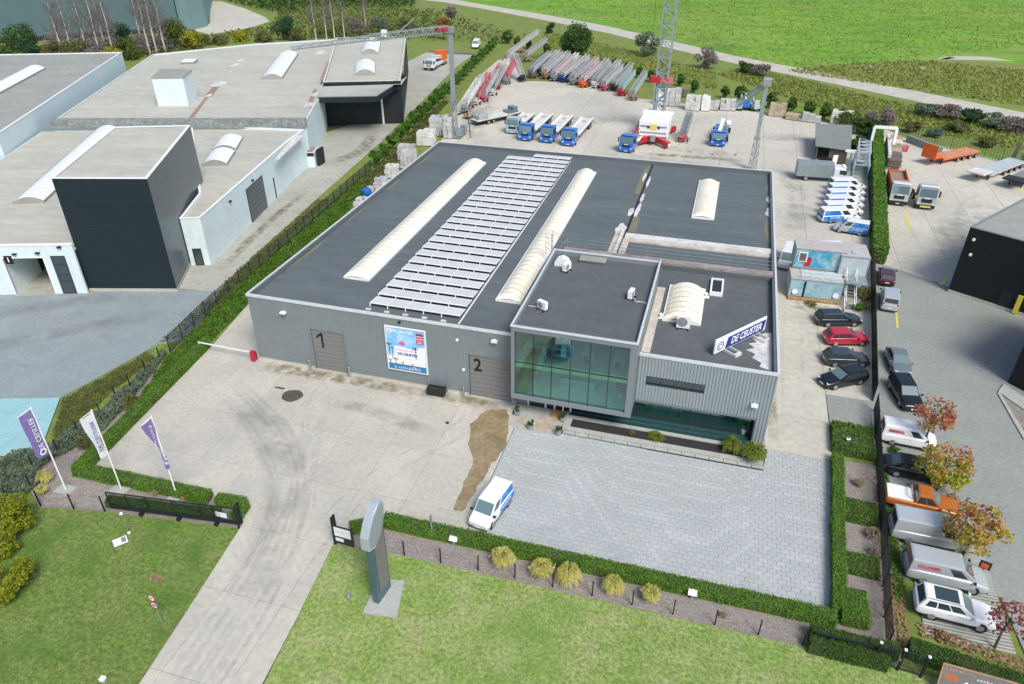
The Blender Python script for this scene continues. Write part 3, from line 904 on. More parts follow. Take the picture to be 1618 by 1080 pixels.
ribbon('damp_streak', [(.5, -1.1), (6, -1.0), (13, -.9), (18.8, -1.1)], 2.0, 'damp_film', zz); zz += .0006
ribbon('damp_streak', [(17.5, -1.0), (22, -.9), (27, -1.2)], 1.7, 'damp_film', zz); zz += .0006
ribbon('damp_streak', [(50.2, .5), (50.0, 12), (50.1, 30)], 1.1, 'damp_film', zz); zz += .0006
ribbon('damp_streak', [(52.5, 27.5), (55, 26.8), (58.5, 26.2)], 2.6, 'damp_film', zz); zz += .0006
for off in (-1.0, .9):
    ribbon('tyre_mark', [(52.0 + off, 1), (52.2 + off, 15), (52.6 + off, 26)], .5, 'tyre_film', zz); zz += .0006
for k, off in enumerate((-2.2, -.6, 1.2, 2.6)):
    ribbon('tyre_mark', [(-33.5 + off, 4.0), (-34.5 + off * .9, -1), (-37.5 + off * .5, -6 + off * .3), (-45, -11 + off)], .8, 'tyre_film', -.026 + .0006 * k)
ribbon('grey_streak', [(-22, 8.2), (-30, 3.0), (-40, -4), (-60, -15)], 3.5, 'grey_film', -.022)
ribbon('grey_streak', [(-15, 6), (-22, 0), (-30, -7), (-45, -16)], 3.0, 'grey_film', -.0212)
for k, pts in enumerate(([(74, 44), (73.5, 58), (76, 70), (84, 80)], [(76.2, 43), (75.8, 57), (78.5, 68), (86, 77)], [(79, 40), (80, 54), (88, 66), (98, 76)], [(70, 42), (69.3, 52), (69, 61)])):
    ribbon('tyre_mark', pts, .9, 'tyre_film', .006 + .0006 * k)
for k, (pts, w_) in enumerate((([(72, 41), (75, 56), (84, 70)], 6), ([(20, 76), (36, 74.5), (50, 70)], 5), ([(5, 90), (20, 100), (40, 104)], 7), ([(53, 46), (54.5, 62), (52, 80)], 4), ([(48, 92), (54, 96), (58, 97)], 6), ([(0, 74), (-8, 90), (-10, 110)], 5))):
    ribbon('grey_streak', pts, w_, 'grey_film', .0085 + .0006 * k)
for k, (pts, w_) in enumerate((([(28, 78.4), (36, 78.8), (47, 79.3)], 2.2), ([(-23, 58), (-21, 66), (-24, 78)], 3.0), ([(-16, 16), (-18.5, 30), (-20, 45)], 1.6))):
    ribbon('damp_streak', pts, w_, 'damp_film', .0125 + .0006 * k)
# stains with their own outline on the yard
sheet('oil_stain', [(6.5 + (1.0 + .05 * math.sin(3 * a)) * math.cos(a), -4.85 + (.95 + .05 * math.cos(5 * a)) * math.sin(a)) for a in np.linspace(0, 6.1, 24)], 0.009, 'stain_dark', z0=0.004)
mp = [(24.85, -1.7), (24.1, -4.22), (24.82, -6.76), (26.0, -8.99), (26.06, -11.37), (26.23, -14.65), (27.1, -14.6), (27.14, -12.95), (27.57, -9.76), (27.4, -8.8), (27.85, -8.26), (27.91, -5.88), (27.2, -2.2), (26.57, -1.33)]
rp = []
for i in range(len(mp)):
    a_, b_ = mp[i], mp[(i + 1) % len(mp)]
    for t_ in np.linspace(0, 1, 6)[:-1]:
        rp.append((a_[0] + (b_[0] - a_[0]) * t_ + random.uniform(-.1, .1), a_[1] + (b_[1] - a_[1]) * t_ + random.uniform(-.1, .1)))
sheet('mud_patch', rp, 0.009, 'mud', z0=0.004)
b = MB().prism([(22.03 + .18 * math.cos(a), -4.62 + .18 * math.sin(a)) for a in np.linspace(0, 5.9, 10)], 0.0, 0.012)
tag(b.build('drain_cover', 'black'), 'small round dark drain cover in the pale concrete yard before the door marked 2', 'drain cover')
tag(MB().box(4.2, 5.2, -4.15, -3.95, 0, 0.012).build('drain_grate', 'black'), 'narrow dark drain grate in the yard near the round oil stain', 'drain grate')

# paved forecourt: pavers in running bond, the 300 nearest as parts, the rest joined
FC = [(28.05, -16.9), (28.05, -3.55), (32.1, -3.55), (32.1, -3.25), (49.3, -3.35), (49.6, -0.4), (54.85, -0.55), (53.6, -16.9)]
fo = sheet('paved_forecourt', FC, -0.03, 'paver_joint')
PW, PH = 0.62, 0.42
cand = []
y, r = -17.2, 0
while y < 0:
    x = 27.6 - (r % 2) * PW / 2
    while x < 55.2:
        c = clip(list(FC), x + .012, x + PW - .012, y + .012, y + PH - .012)
        if len(c) >= 3 and abs(area(c)) > .02:
            cand.append((y + abs(x - 42) * .05, c))
        x += PW
    y += PH
    r += 1
cand.sort(key=lambda q: q[0])
rest = MB()
for k, (d_, c) in enumerate(cand):
    z_ = random.uniform(-.006, .006)
    if k < 300:
        MB().prism(c, -0.06, z_).build('paver', 'paver', fo)
    else:
        rest.prism(c, -0.06, z_, k % 4)
MT['paver_b'] = mat('paver_b', (.405, .435, .43), .8, (.37, .40, .395), scale=.25, detail=6, var=.1, vscale=5)
MT['paver_c'] = mat('paver_c', (.445, .475, .47), .8, (.405, .435, .43), scale=.25, detail=6, var=.1, vscale=5)
MT['paver_d'] = mat('paver_d', (.42, .44, .43), .8, (.385, .405, .395), scale=.25, detail=6, var=.1, vscale=5)
ro = rest.build('paver_field', ['paver', 'paver_b', 'paver_c', 'paver_d'], fo)
ro['kind'] = 'stuff'

# ------------------------------------------------------------ the company building
HB = 7.5
bld = thing('company_building', 'long grey corrugated company building with dark flat roof, numbered doors and glass front box', 'building', (0, 0, 0))

def clad(x0, x1, y, z0, z1, holes=(), step=0.24, key='cladding', name='cladding', parent=None, axis='x', sgn=-1, rib=0.1, proud=0.045, back=0.18):
    """upright trapezoid-rib cladding on a wall plane; holes = (xa, xb, za, zb)"""
    b = MB()
    def put(a0, a1, q0, q1, d0, d1):
        if axis == 'x':
            lo, hi = sorted((y + sgn * d0, y + sgn * d1))
            b.box(a0, a1, lo, hi, q0, q1)
        else:
            lo, hi = sorted((y + sgn * d0, y + sgn * d1))
            b.box(lo, hi, a0, a1, q0, q1)
    cuts = sorted({x0, x1} | {h[0] for h in holes} | {h[1] for h in holes})
    for a, c in zip(cuts[:-1], cuts[1:]):
        hs = sorted([h for h in holes if h[0] <= a + 1e-6 and h[1] >= c - 1e-6], key=lambda h: h[2])
        z = z0
        for h in hs:
            if h[2] > z + .01:
                put(a, c, z, h[2], -back, 0)
            z = max(z, h[3])
        if z < z1 - .01:
            put(a, c, z, z1, -back, 0)
    x = x0 + step / 2
    while x < x1 - .02:
        hs = sorted([h for h in holes if h[0] - rib < x < h[1] + rib], key=lambda h: h[2])
        z = z0
        for h in hs:
            if h[2] > z + .01:
                put(x - rib / 2, x + rib / 2, z, h[2], -.01, proud)
            z = max(z, h[3])
        if z < z1 - .01:
            put(x - rib / 2, x + rib / 2, z, z1, -.01, proud)
        x += step
    return b.build(name, key, parent)

D1 = (6.3, 10.05, 0.0, 4.6)
D2 = (22.5, 26.65, 0.0, 4.6)
clad(0, 27.2, 0, 0.25, 7.25, [D1, D2], parent=bld)
clad(37.98, 49.25, 0, 2.72, 7.25, [(38.8, 43.7, 4.45, 5.27)], key='cladding_rib_sheen', step=.27, rib=.13, proud=.06, parent=bld)
clad(48.25, 49.25, 0, 0.0, 2.715, [], key='cladding_rib_sheen', step=.27, rib=.13, proud=.06, parent=bld)
b = MB()
b.box(0, .18, .2, 51.6, 0, 7.25); b.box(.18, 49.05, 51.42, 51.6, 0, 7.25)
b.build('wall', 'cladding', bld)
clad(0.3, 51.4, 49.25, 0.1, 7.25, [], parent=bld, axis='y', sgn=1, step=.5, name='cladding')
b = MB()
for a, c in ((0, 6.3), (10.05, 22.5), (26.65, 27.2)):
    b.box(a, c, -.03, .15, 0, .245)
b.build('plinth', 'concrete', bld)

# parapet caps
b = MB()
b.box(-.07, 27.2, -.09, .1, 7.25, 7.5); b.box(37.98, 49.33, -.09, .1, 7.25, 7.5)
b.box(-.07, .13, .102, 51.5, 7.25, 7.5); b.box(49.13, 49.33, .102, 51.5, 7.25, 7.5); b.box(-.07, 49.33, 51.502, 51.68, 7.25, 7.5)
b.build('parapet', 'cap', bld)
b = MB()
b.box(.362, 48.888, 51.24, 51.5, 6.9, 7.44); b.box(.13, .36, .3, 51.49, 6.9, 7.44); b.box(48.89, 49.13, .3, 51.49, 6.9, 7.44); b.box(.13, 27.2, .102, .298, 6.9, 7.44); b.box(38.0, 49.12, .102, .298, 6.7, 7.44)
b.build('parapet_flashing', 'roof', bld)

# roof: lapped strips of membrane, each a slightly tilted sheet
def strips(x0, x1, y0, y1, z, w, key, parent, name='roofing_strip', lap=.06, skip=None):
    y = y0
    while y < y1 - .05:
        e = min(y + w, y1)
        segs = [(x0, x1)]
        if skip:
            segs = skip(y, e, x0, x1)
        for a, c in segs:
            b = MB()
            b.add([(a, y, z + .009), (c, y, z + .009), (c, e, z), (a, e, z), (a, y, z - .2), (c, y, z - .2), (c, e, z - .2), (a, e, z - .2)],
                  [(0, 1, 2, 3), (7, 6, 5, 4), (0, 4, 5, 1), (1, 5, 6, 2), (2, 6, 7, 3), (3, 7, 4, 0)])
            b.build(name, key, parent)
        y = e
strips(.36, 32.75, .3, 51.24, 7.0, 1.02, 'roof', bld, skip=lambda a, c, x0, x1: [(x0, x1)] if a > 19 else ([(x0, 27.2)] if c < 18 else [(x0, 27.2), (27.21, x1)] if a > 18 else [(x0, 27.2)]))
strips(33.0, 48.89, 19.2, 51.24, 6.95, 1.02, 'roof', bld)
strips(37.98, 48.89, .3, 18.0, 6.8, 1.3, 'roof_office', bld)
MB().box(32.75, 33.0, 19, 51.24, 6.6, 7.03).build('roof_valley', 'black', bld)
b = MB()
for x, y, w, l in ((32.5, 32.5, .35, 1.6), (33.25, 33.2, .3, 2.6), (33.2, 37.5, .22, 1.8), (32.45, 45.5, .2, 2.0), (33.2, 43.8, .2, 2.4), (32.2, 26.8, .7, 1.8)):
    b.prism([(x + w * math.cos(a) * random.uniform(.7, 1.1), y + l * math.sin(a) * random.uniform(.7, 1.1)) for a in np.linspace(0, 5.8, 12)], 7.0, 7.032)
b.prism([(48.85, 1.2), (48.85, 7.6), (48.2, 7.4), (48.0, 6.9), (47.2, 6.2), (47.6, 5.6), (46.9, 5.2), (47.4, 4.6), (46.7, 4.1), (47.5, 3.6), (47.2, 2.9), (48.0, 2.3), (47.8, 1.7)], 6.8, 6.842)
for y, l, w in ((41.5, 1.3, .35), (38.0, .8, .3), (36.6, 1.2, .45)):
    b.prism([(48.86, y - l), (48.86, y + l), (48.86 - w, y + l * .6), (48.86 - w * 1.2, y - l * .3)], 6.95, 6.985)
b.build('water_stain', 'white_stain', bld)
b = MB()
for y, l, w in ((31, 4.2, .55), (45.5, 2.5, .4)):
    b.prism([(48.87, y - l), (48.87, y + l), (48.87 - w, y + l * .7), (48.87 - w * 1.3, y), (48.87 - w * .7, y - l * .6)], 6.95, 6.982)
for y, l, w in ((11, 4.5, .45), (22, 3, .4), (33, 2.5, .5), (44, 4, .5)):
    b.prism([(.37, y - l), (.37 + w * .6, y - l * .5), (.37 + w, y + l * .2), (.37 + w * .4, y + l)], 7.0, 7.028)
b.prism([(33.02, 26.3), (33.9, 26.8), (33.9, 30.5), (33.4, 31.5), (33.02, 33)], 6.95, 6.983)
b.prism([(32.72, 38.3), (32.0, 39), (31.9, 47), (32.3, 50.5), (32.72, 51)], 7.0, 7.028)
b.build('moss_stain', 'moss', bld)

# pale gutters, upstand band and rails
b = MB()
for q in ((31.75, 32.4, 19.3, 26.0, 6.95, 7.12), (32.9, 33.6, 19.3, 24.3, 6.9, 7.12), (33.62, 48.88, 23.55, 24.15, 6.9, 7.12), (37.99, 38.75, .32, 13.5, 6.75, 6.98)):
    MB().box(*q).build('gutter', 'gutter_pale', bld)
b = MB()
b.box(32.4, 32.75, 19.3, 26.2, 6.9, 7.4); b.box(33.0, 48.95, 24.2, 25.3, 6.9, 7.3)
b.build('upstand', 'white_dirty', bld)
b = MB()
b.box(27.2, 48.95, 18.1, 19.15, 6.5, 7.52)
b.build('roof_band', 'cap_stained', bld)
MB().box(27.3, 48.94, 18.04, 18.098, 6.7, 7.3).build('roof_band_flashing', 'roof', bld)
b = MB()
for x in np.arange(27.4, 49, 4.3):
    b.bar((x, 19.6, 7.0), (x, 19.6, 8.35), .05)
for z in (7.55, 7.95, 8.35):
    b.bar((27.4, 19.6, z), (48.9, 19.6, z), .035)
b.bar((27.4, 19.6, 8.35), (26.8, 17.8, 7.6), .04)
tag(b.build('roof_railing', 'galv'), 'thin galvanised guard rail running along the roof behind the glass box', 'railing')
b = MB()
for s in (-.3, .3):
    b.tube((26.6, 15.5 + s, 7.0), (26.6, 15.5 + s, 10.6), .03, 5)
    b.bar((26.6, 15.5 + s, 10.6), (27.6, 15.5 + s, 10.3), .04)
for z in np.arange(7.3, 10.5, .3):
    b.tube((26.6, 15.2, z), (26.6, 15.8, z), .018, 4)
for z in np.arange(8.4, 10.7, .55):
    ps = [(26.6 - .35 + .35 * math.cos(a), 15.5 + .36 * math.sin(a), z) for a in np.linspace(-2.6, 2.6, 8)]
    b.path(ps, .02, 4)
for a in (-1.2, 0, 1.2):
    b.tube((26.25 - .35 * math.cos(a), 15.5 + .36 * math.sin(a), 8.4), (26.25 - .35 * math.cos(a), 15.5 + .36 * math.sin(a), 10.6), .018, 4)
tag(b.build('roof_ladder', 'metal'), 'thin metal ladder with hooped cage from the hall roof to the glass box roof', 'ladder')

# skylights: barrel vaults of separate panels
def vault(parent, x0, x1, y0, y1, z, rise, pw, key='skylight', kerb='white', ax='y', name='skylight'):
    sk = MB()
    if ax == 'y':
        sk.box(x0 - .08, x1 + .08, y0 - .08, y1 + .08, z - .1, z + .22)
    o = sk.build(name, kerb, parent)
    n = 9
    cx, hw = (x0 + x1) / 2, (x1 - x0) / 2
    y = y0 + .45
    prof = [(cx - hw + 2 * hw * i / n, z + .22 + rise * math.sin(PI * i / n) ** .8) for i in range(n + 1)]
    k = max(1, round((y1 - y0 - .9) / pw))
    pw = (y1 - y0 - .9) / k
    mesh = None
    for i in range(k):
        if mesh is None:
            b = MB()
            ring = lambda yy, d: [(p[0] - cx, yy, p[1] + d - z) for p in prof]
            r = [ring(.03, 0), ring(pw - .03, 0)]
            m_ = len(prof)
            vs = r[0] + r[1]
            fs = [(j, j + 1, m_ + j + 1, m_ + j) for j in range(m_ - 1)]
            b.add(vs, fs)
            for yy in (0, pw - .03):
                rr = ring(yy, .03) + ring(yy + .03, .03)
                b.add(rr, [(j, j + 1, m_ + j + 1, m_ + j) for j in range(m_ - 1)])
            mesh = b.build('dome_panel', key, o, smooth=False, loc=(cx, y, z))
        else:
            share(mesh, 'dome_panel', o, (cx, y, z))
        y += pw
    for yy, s in ((y0 + .45, -1), (y1 - .45, 1)):
        b = MB()
        arc = [(p[0], yy, p[1]) for p in prof]
        low = [(cx - hw + 2 * hw * i / n, yy + s * .45, z + .24 + .12 * math.sin(PI * i / n)) for i in range(n + 1)]
        m_ = n + 1
        vs = arc + low
        b.add(vs, [(j, j + 1, m_ + j + 1, m_ + j) if s > 0 else (j + 1, j, m_ + j, m_ + j + 1) for j in range(n)])
        b.build('end_cap', key, o)
    return o
vault(bld, 7.1, 9.75, 6.5, 44.9, 7.0, .62, 1.05)
vault(bld, 23.4, 25.75, 6.2, 45.1, 7.0, .6, 1.05)
vault(bld, 39.85, 42.35, 32.7, 45.9, 6.95, .5, 1.05)
vault(bld, 39.2, 42.55, 7.2, 14.2, 6.8, .75, .95)

# sectional doors
def sdoor(x0, x1, z1, y, num, T):
    d = MB().box(x0, x1, y + .12, y + .2, 0, z1 - .02).build('sectional_door', 'frame_dark', bld)
    n = 9
    for i in range(n):
        a = .03 + (z1 - .08) * i / n
        MB().box(x0 + .06, x1 - .06, y + .04, y + .11, a, a + (z1 - .08) / n - .03).build('door_panel', 'door_grey', d)
    if num == '1':
        MB().prism([(-.02, -.95), (.2, -.95), (.2, .75), (.0, .75), (-.5, .3), (-.5, .05), (-.02, .4)], 0, .006, 0, T).build('door_number', 'print_black', d)
    else:
        text('door_number', num, 1.9, 'print_black', d, T, bold=.055, sx=.8)
    f = MB()
    f.box(x0 - .12, x0, y - .07, y + .2, 0, z1 + .12); f.box(x1, x1 + .1, y - .07, y + .2, 0, z1 + .12); f.box(x0, x1, y - .07, y + .2, z1, z1 + .12)
    f.build('door_frame', 'frame_grey', bld)
sdoor(6.42, 9.95, 4.6, 0, '1', face_T((7.45, .03, 3.55)))
sdoor(22.62, 26.62, 4.6, 0, '2', face_T((23.45, .03, 3.45)))

# glass front box
GX0, GX1, GY0, GY1, GZ0, GZ1 = 27.25, 37.95, -2.05, 13.9, 2.05, 9.5
b = MB()
b.box(GX0, GX0 + .3, GY0, GY0 + .5, GZ0, GZ1); b.box(GX1 - .55, GX1, GY0, GY0 + .5, GZ0, GZ1)
b.box(GX0 + .3, GX1 - .55, GY0, GY0 + .5, GZ0, GZ0 + .4); b.box(GX0 + .3, GX1 - .55, GY0, GY0 + .5, GZ1 - .45, GZ1 - .05)
b.build('box_frame', 'frame_grey', bld)
b = MB()
b.box(GX0, GX0 + .2, GY0 + .5, GY1, GZ0, GZ1); b.box(GX1 - .2, GX1, GY0 + .5, GY1, GZ0, GZ1); b.box(GX0 + .2, GX1 - .2, GY1 - .2, GY1, GZ0, GZ1)
b.box(GX0 + .2, GX1 - .2, GY0 + .5, GY1 - .2, GZ0, GZ0 + .3)
b.build('box_wall', 'cladding', bld)
b = MB()
b.box(GX0 - .05, GX0 + .1, GY0 + .12, GY1 + .05, GZ1, GZ1 + .1); b.box(GX1 - .12, GX1 + .06, GY0 + .12, GY1 + .05, GZ1, GZ1 + .1)
b.box(GX0 - .05, GX1 + .06, GY0 - .06, GY0 + .12, GZ1 - .02, GZ1 + .1); b.box(GX0 + .1, GX1 - .12, GY1 - .12, GY1 + .05, GZ1, GZ1 + .08)
b.build('box_cap', 'cap', bld)
b = MB()
strips(GX0 + .21, GX1 - .21, GY0 + .32, GY1 - .24, 9.1, 1.45, 'roof_office', bld)
b = MB()
b.box(GX1 - .02, GX1 + .02, 1, 13.8, GZ1 + .45, GZ1 + .49)
for y in (1, 4.2, 7.4, 10.6, 13.8):
    b.bar((GX1, y, GZ1), (GX1, y, GZ1 + .47), .04)
b.build('box_rail', 'cap', bld)
gx0, gx1, gz0, gz1 = GX0 + .3, GX1 - .55, GZ0 + .4, GZ1 - .45
bw = (gx1 - gx0) / 6
zm = 5.85
for i in range(6):
    for a, c in ((gz0, zm - .03), (zm + .03, gz1)):
        MB().box(gx0 + bw * i + .03, gx0 + bw * (i + 1) - .03, GY0 + .2, GY0 + .22, a, c).build('window_pane', 'glass_teal', bld)
for i in range(7):
    MB().box(gx0 + bw * i - .035, gx0 + bw * i + .035, GY0 + .16, GY0 + .27, gz0, gz1).build('mullion', 'frame_dark', bld)
b = MB()
for i in range(6):
    b.box(gx0 + bw * i + .04, gx0 + bw * (i + 1) - .04, GY0 + .16, GY0 + .27, zm - .03, zm + .03)
b.build('transom', 'frame_dark', bld)
# what shows through the glass
b = MB()
b.box(GX0 + .21, GX1 - .21, GY0 + .6, GY1 - .3, 5.25, 5.82, 0)
b.build('upper_floor', 'inside_floor', bld)
MB().box(gx0, gx1, GY0 + .5, GY0 + .6, 5.2, 5.8).build('floor_edge', 'sand_beam', bld)
MB().box(GX0 + .21, GX1 - .21, GY0 + .51, GY1 - .3, GZ0 + .3, GZ0 + .33).build('lower_floor', 'inside_pale', bld)
b = MB()
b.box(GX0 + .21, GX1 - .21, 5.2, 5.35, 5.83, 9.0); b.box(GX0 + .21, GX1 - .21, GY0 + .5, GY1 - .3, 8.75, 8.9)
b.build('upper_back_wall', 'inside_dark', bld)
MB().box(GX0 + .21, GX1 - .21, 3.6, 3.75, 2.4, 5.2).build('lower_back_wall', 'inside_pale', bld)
def desk(x, y, z, w, d, rz, label):
    t = thing('desk', label, 'desk', (x, y, z), rz, 'desks behind the upper glass')
    MB().box(-w / 2, w / 2, -d / 2, d / 2, .7, .75).build('desk_top', 'desk', t)
    b = MB()
    for sx in (-1, 1):
        b.box(sx * w / 2 - .04 - sx * .05, sx * w / 2 + .04 - sx * .05, -d / 2 + .05, d / 2 - .05, 0, .7)
    b.build('desk_legs', 'white', t)
    c = MB()
    c.box(-.25, .25, -d / 2 - .75, -d / 2 - .3, .4, .48); c.box(-.25, .25, -d / 2 - .8, -d / 2 - .74, .45, 1.0); c.box(-.05, .05, -d / 2 - .57, -d / 2 - .5, 0, .4)
    tag(c.build('office_chair', 'black', None, loc=(x, y, z)), 'dark office chair at the ' + label, 'chair', 'chairs at the desks')
    return t
desk(28.9, .3, 5.82, 1.9, .9, 0, 'pale teal desk furthest left behind the upper glass')
desk(30.4, .5, 5.82, 1.7, .9, 0, 'pale teal desk beside the blue display behind the upper glass')
desk(30.3, 2.6, 5.82, 1.7, .9, 0, 'pale teal desk deepest in the room behind the upper glass')
desk(33.6, .8, 5.82, .9, 1.9, 0, 'narrow teal desk in the middle right behind the upper glass')
desk(36.3, .6, 5.82, .9, 1.8, 0, 'narrow teal desk furthest right behind the upper glass')
t = thing('display_stand', 'white and blue display stand between the desks behind the upper glass', 'display', (31.7, .5, 5.82), .2)
MB().prism([(-.55, -.45), (.55, -.45), (.45, .45), (-.45, .45)], 0, 1.25).build('stand_body', 'white', t)
MB().box(-.1, .58, -.5, -.455, .05, 1.15).build('stand_panel', 'livery_blue', t)
def pot_plant(loc, label, h=1.3, r=.35, key='reed', pot='white', pr=.22, ph=.45, n=120, leaf=.2, grp=None):
    t = thing('potted_plant', label, 'plant', loc, 0, grp)
    MB().tube((0, 0, 0), (0, 0, ph), pr * .8, 10, 0, pr).build('pot', pot, t)
    MB().tube((0, 0, ph - .05), (0, 0, h * .7), .03, 5).build('stem', 'bark', t)
    p = blob_points(n, r, .9, 8)
    p[:, 2] += h - r * .7
    cards(p, leaf, key, 'foliage', t)
    return t
pot_plant((28.9, .3, GZ0 + .33), 'green plant in a white pot behind the lower left glass', 1.9, .4, 'tree_mid', leaf=.25)
pot_plant((36.7, .2, GZ0 + .33), 'dark green plant behind the lower right glass of the box', 1.7, .5, 'tree_green', leaf=.3)
b = MB()
b.box(31.2, 34.4, .2, .5, GZ0 + .33, GZ0 + 1.4)
tag(b.build('reception_counter', 'inside_floor'), 'long pale counter behind the lower glass of the front box', 'counter')

# strip window of the office
for i, (a, c) in enumerate(((38.84, 40.0), (40.04, 41.2), (41.24, 42.7), (42.74, 43.66))):
    MB().box(a, c, .08, .1, 4.49, 5.23).build('window_pane', 'glass_dark', bld)
f = MB()
f.box(38.78, 43.72, -.07, .14, 4.43, 4.485); f.box(38.78, 43.72, -.07, .14, 5.235, 5.29)
for x in (38.78, 39.99, 41.19, 42.69, 43.66):
    f.box(x + .005, x + .055, -.04, .12, 4.49, 5.23)
f.build('window_frame', 'frame_dark', bld)
MB().box(38.8, 43.7, 1.2, 1.3, 4.3, 5.3).build('room_wall', 'inside_floor', bld)
MB().box(38.8, 43.7, .2, 1.2, 4.2, 4.3).build('room_floor', 'inside_pale', bld)

# recessed ground floor under the office block
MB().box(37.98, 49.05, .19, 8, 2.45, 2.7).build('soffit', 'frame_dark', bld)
MB().box(37.96, 48.24, .0, .188, 2.5, 2.72).build('lintel', 'frame_grey', bld)
for x in np.arange(32.4, 48.0, 1.74):
    MB().box(x + .03, min(x + 1.71, 48.2), 1.2, 1.22, .25, 2.42).build('window_pane', 'glass_teal', bld)
b = MB()
for x in np.arange(32.4, 48.3, 1.74):
    b.box(x - .04, x + .025, 1.15, 1.28, .0, 2.44)
b.box(32.4, 48.2, 1.16, 1.26, 0, .24)
b.build('window_frame', 'frame_dark', bld)
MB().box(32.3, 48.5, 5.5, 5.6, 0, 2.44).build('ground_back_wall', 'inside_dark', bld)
MB().box(32.3, 48.5, 1.3, 5.5, .02, .06).build('ground_floor', 'inside_floor', bld)
MB().box(48.26, 49.06, .2, 8, 0, 2.44).build('end_wall', 'frame_grey', bld)
t = thing('meeting_table', 'pale table behind the ground floor glass under the office block', 'table', (40.5, 2.3, .06))
MB().box(-1.6, 1.6, -.5, .5, .7, .75).build('table_top', 'inside_pale', t)
b = MB()
for sx in (-1.4, 1.4):
    b.box(sx - .05, sx + .05, -.4, .4, 0, .7)
b.build('table_leg', 'black', t)
pot_plant((47.6, 1.2, .0), 'thin pale green plant in a pot under the office overhang', 1.1, .3, 'reed', n=60)
# entrance under the glass box
b = MB()
b.box(27.25, 28.2, .02, .2, 0, 2.05); b.box(32.3, 37.96, 2.0, 2.2, 0, 2.05)
b.build('entrance_wall', 'frame_grey', bld)
for x in (28.25, 29.9, 30.75, 31.55, 32.25):
    MB().box(x, x + .14, .0, .16, 0, 2.05).build('entrance_post', 'white', bld)
for a, c in ((28.4, 29.88), (30.05, 30.73), (30.9, 31.53), (31.7, 32.23)):
    MB().box(a, c, .06, .09, .02, 2.03).build('entrance_pane', 'glass_dark', bld)
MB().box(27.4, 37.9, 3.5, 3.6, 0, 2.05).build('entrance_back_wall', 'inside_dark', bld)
b = MB()
b.box(32.3, 48.22, -.55, 1.14, -.02, .03)
b.build('wet_terrace_floor', 'pool_floor', bld)
b = MB()
for y in (.75, .1):
    b.box(32.3, 48.2, y - .025, y + .025, .03, .07)
b.build('floor_step', 'pylon_side', bld)

# terrace, planting trough, steps (part of the ground)
o = sheet('entrance_terrace', [(27.3, -.1), (27.4, -3.5), (32.1, -3.5), (32.1, -.56), (32.29, -.56), (32.29, 0)], .0, 'terrace')
cols = ['gravel', 'terrace']
random.seed(5)
for i in range(8):
    for j in range(6):
        x, y = 27.42 + i * .58, -3.45 + j * .57
        MB().box(x, x + .55, y, y + .54, -.1, .015 + random.uniform(0, .008)).build('flagstone', random.choice(['terrace', 'stone_tan', 'terrace']), o)
tag(MB().box(30.6, 32.05, -1.25, -.15, .016, .05).build('door_mat', 'wood'), 'reddish brown door mat before the entrance under the glass box', 'door mat')
b = MB()
b.box(32.12, 49.3, -.95, -.56, -.05, .12); b.box(32.12, 32.75, -2.75, -.952, -.05, .12); b.box(32.752, 49.3, -2.75, -2.2, -.05, .12)
tr = struct('terrace_kerb', b, MT['terrace'])
MB().box(32.76, 49.2, -2.19, -.96, -.2, .02).build('trough_soil', 'soil', tr)
b = MB()
for x in np.arange(32.3, 49, 1.15):
    MB().box(x, x + 1.1, -3.18, -2.8, -.05, .06).build('step_stone', 'terrace', tr)
MB().box(32.2, 49.3, -3.3, -2.76, -.05, -.01).build('step_joint', 'black', tr)

# solar array
sa = thing('solar_array', 'solar array of tilted silver framed panels in rows on the dark hall roof', 'solar array', (12.2, 1.8, 7.0))
pm = rm = None
for k in range(26):
    for j in range(5):
        if k == 25 and j < 2:
            continue
        loc = (j * 1.81, k * 1.885, 0)
        if pm is None:
            b = MB()
            b.slab((.03, .03, .4), (1.77, .03, .4), (1.77, 1.5, .26), (.03, 1.5, .26), .03)
            pm = b.build('solar_panel', 'panel', sa, loc=loc)
            f = MB()
            f.bar((.0, 0, .41), (1.79, 0, .41), .07, .09); f.bar((.0, 1.53, .26), (1.79, 1.53, .26), .05, .06)
            f.bar((.0, 0, .41), (.0, 1.53, .28), .05, .05); f.bar((1.79, 0, .41), (1.79, 1.53, .28), .05, .05)
            f.bar((.0, 0, .37), (.0, -.04, .0), .08); f.bar((.0, 1.5, .25), (.0, 1.5, .0), .05)
            pf = f.build('panel_frame', 'panel_rim', pm)
        else:
            p_ = share(pm, 'solar_panel', sa, loc)
            share(pf, 'panel_frame', p_)
b = MB()
for j in range(6):
    x = j * 1.81 - .01
    b.bar((x, -.5, .04), (x, 48.6 if j > 1 else 46.8, .04), .06)
b.build('mounting_rail', 'alu', sa)
b = MB().bar((21.4, .35, 7.03), (21.25, 49.5, 7.03), .12, .08)
tag(b.build('cable_duct', 'white'), 'long thin white cable duct along the right edge of the solar array', 'cable duct')
for i in range(5):
    t = MB().cbox((12.3 + i * 1.9, 1.15 - i * .02, 7.06), (.5, .3, .1))
    tag(t.build('ballast_block', 'white_dirty'), 'small pale ballast block before the first solar row, %s from the left' % ORD[i], 'ballast block', 'ballast blocks before the solar panels')
tag(MB().cbox((12.95, .62, 7.07), (.55, .35, .1)).build('junction_box', 'white'), 'small white junction box on the roof edge at the front left of the solar array', 'box')

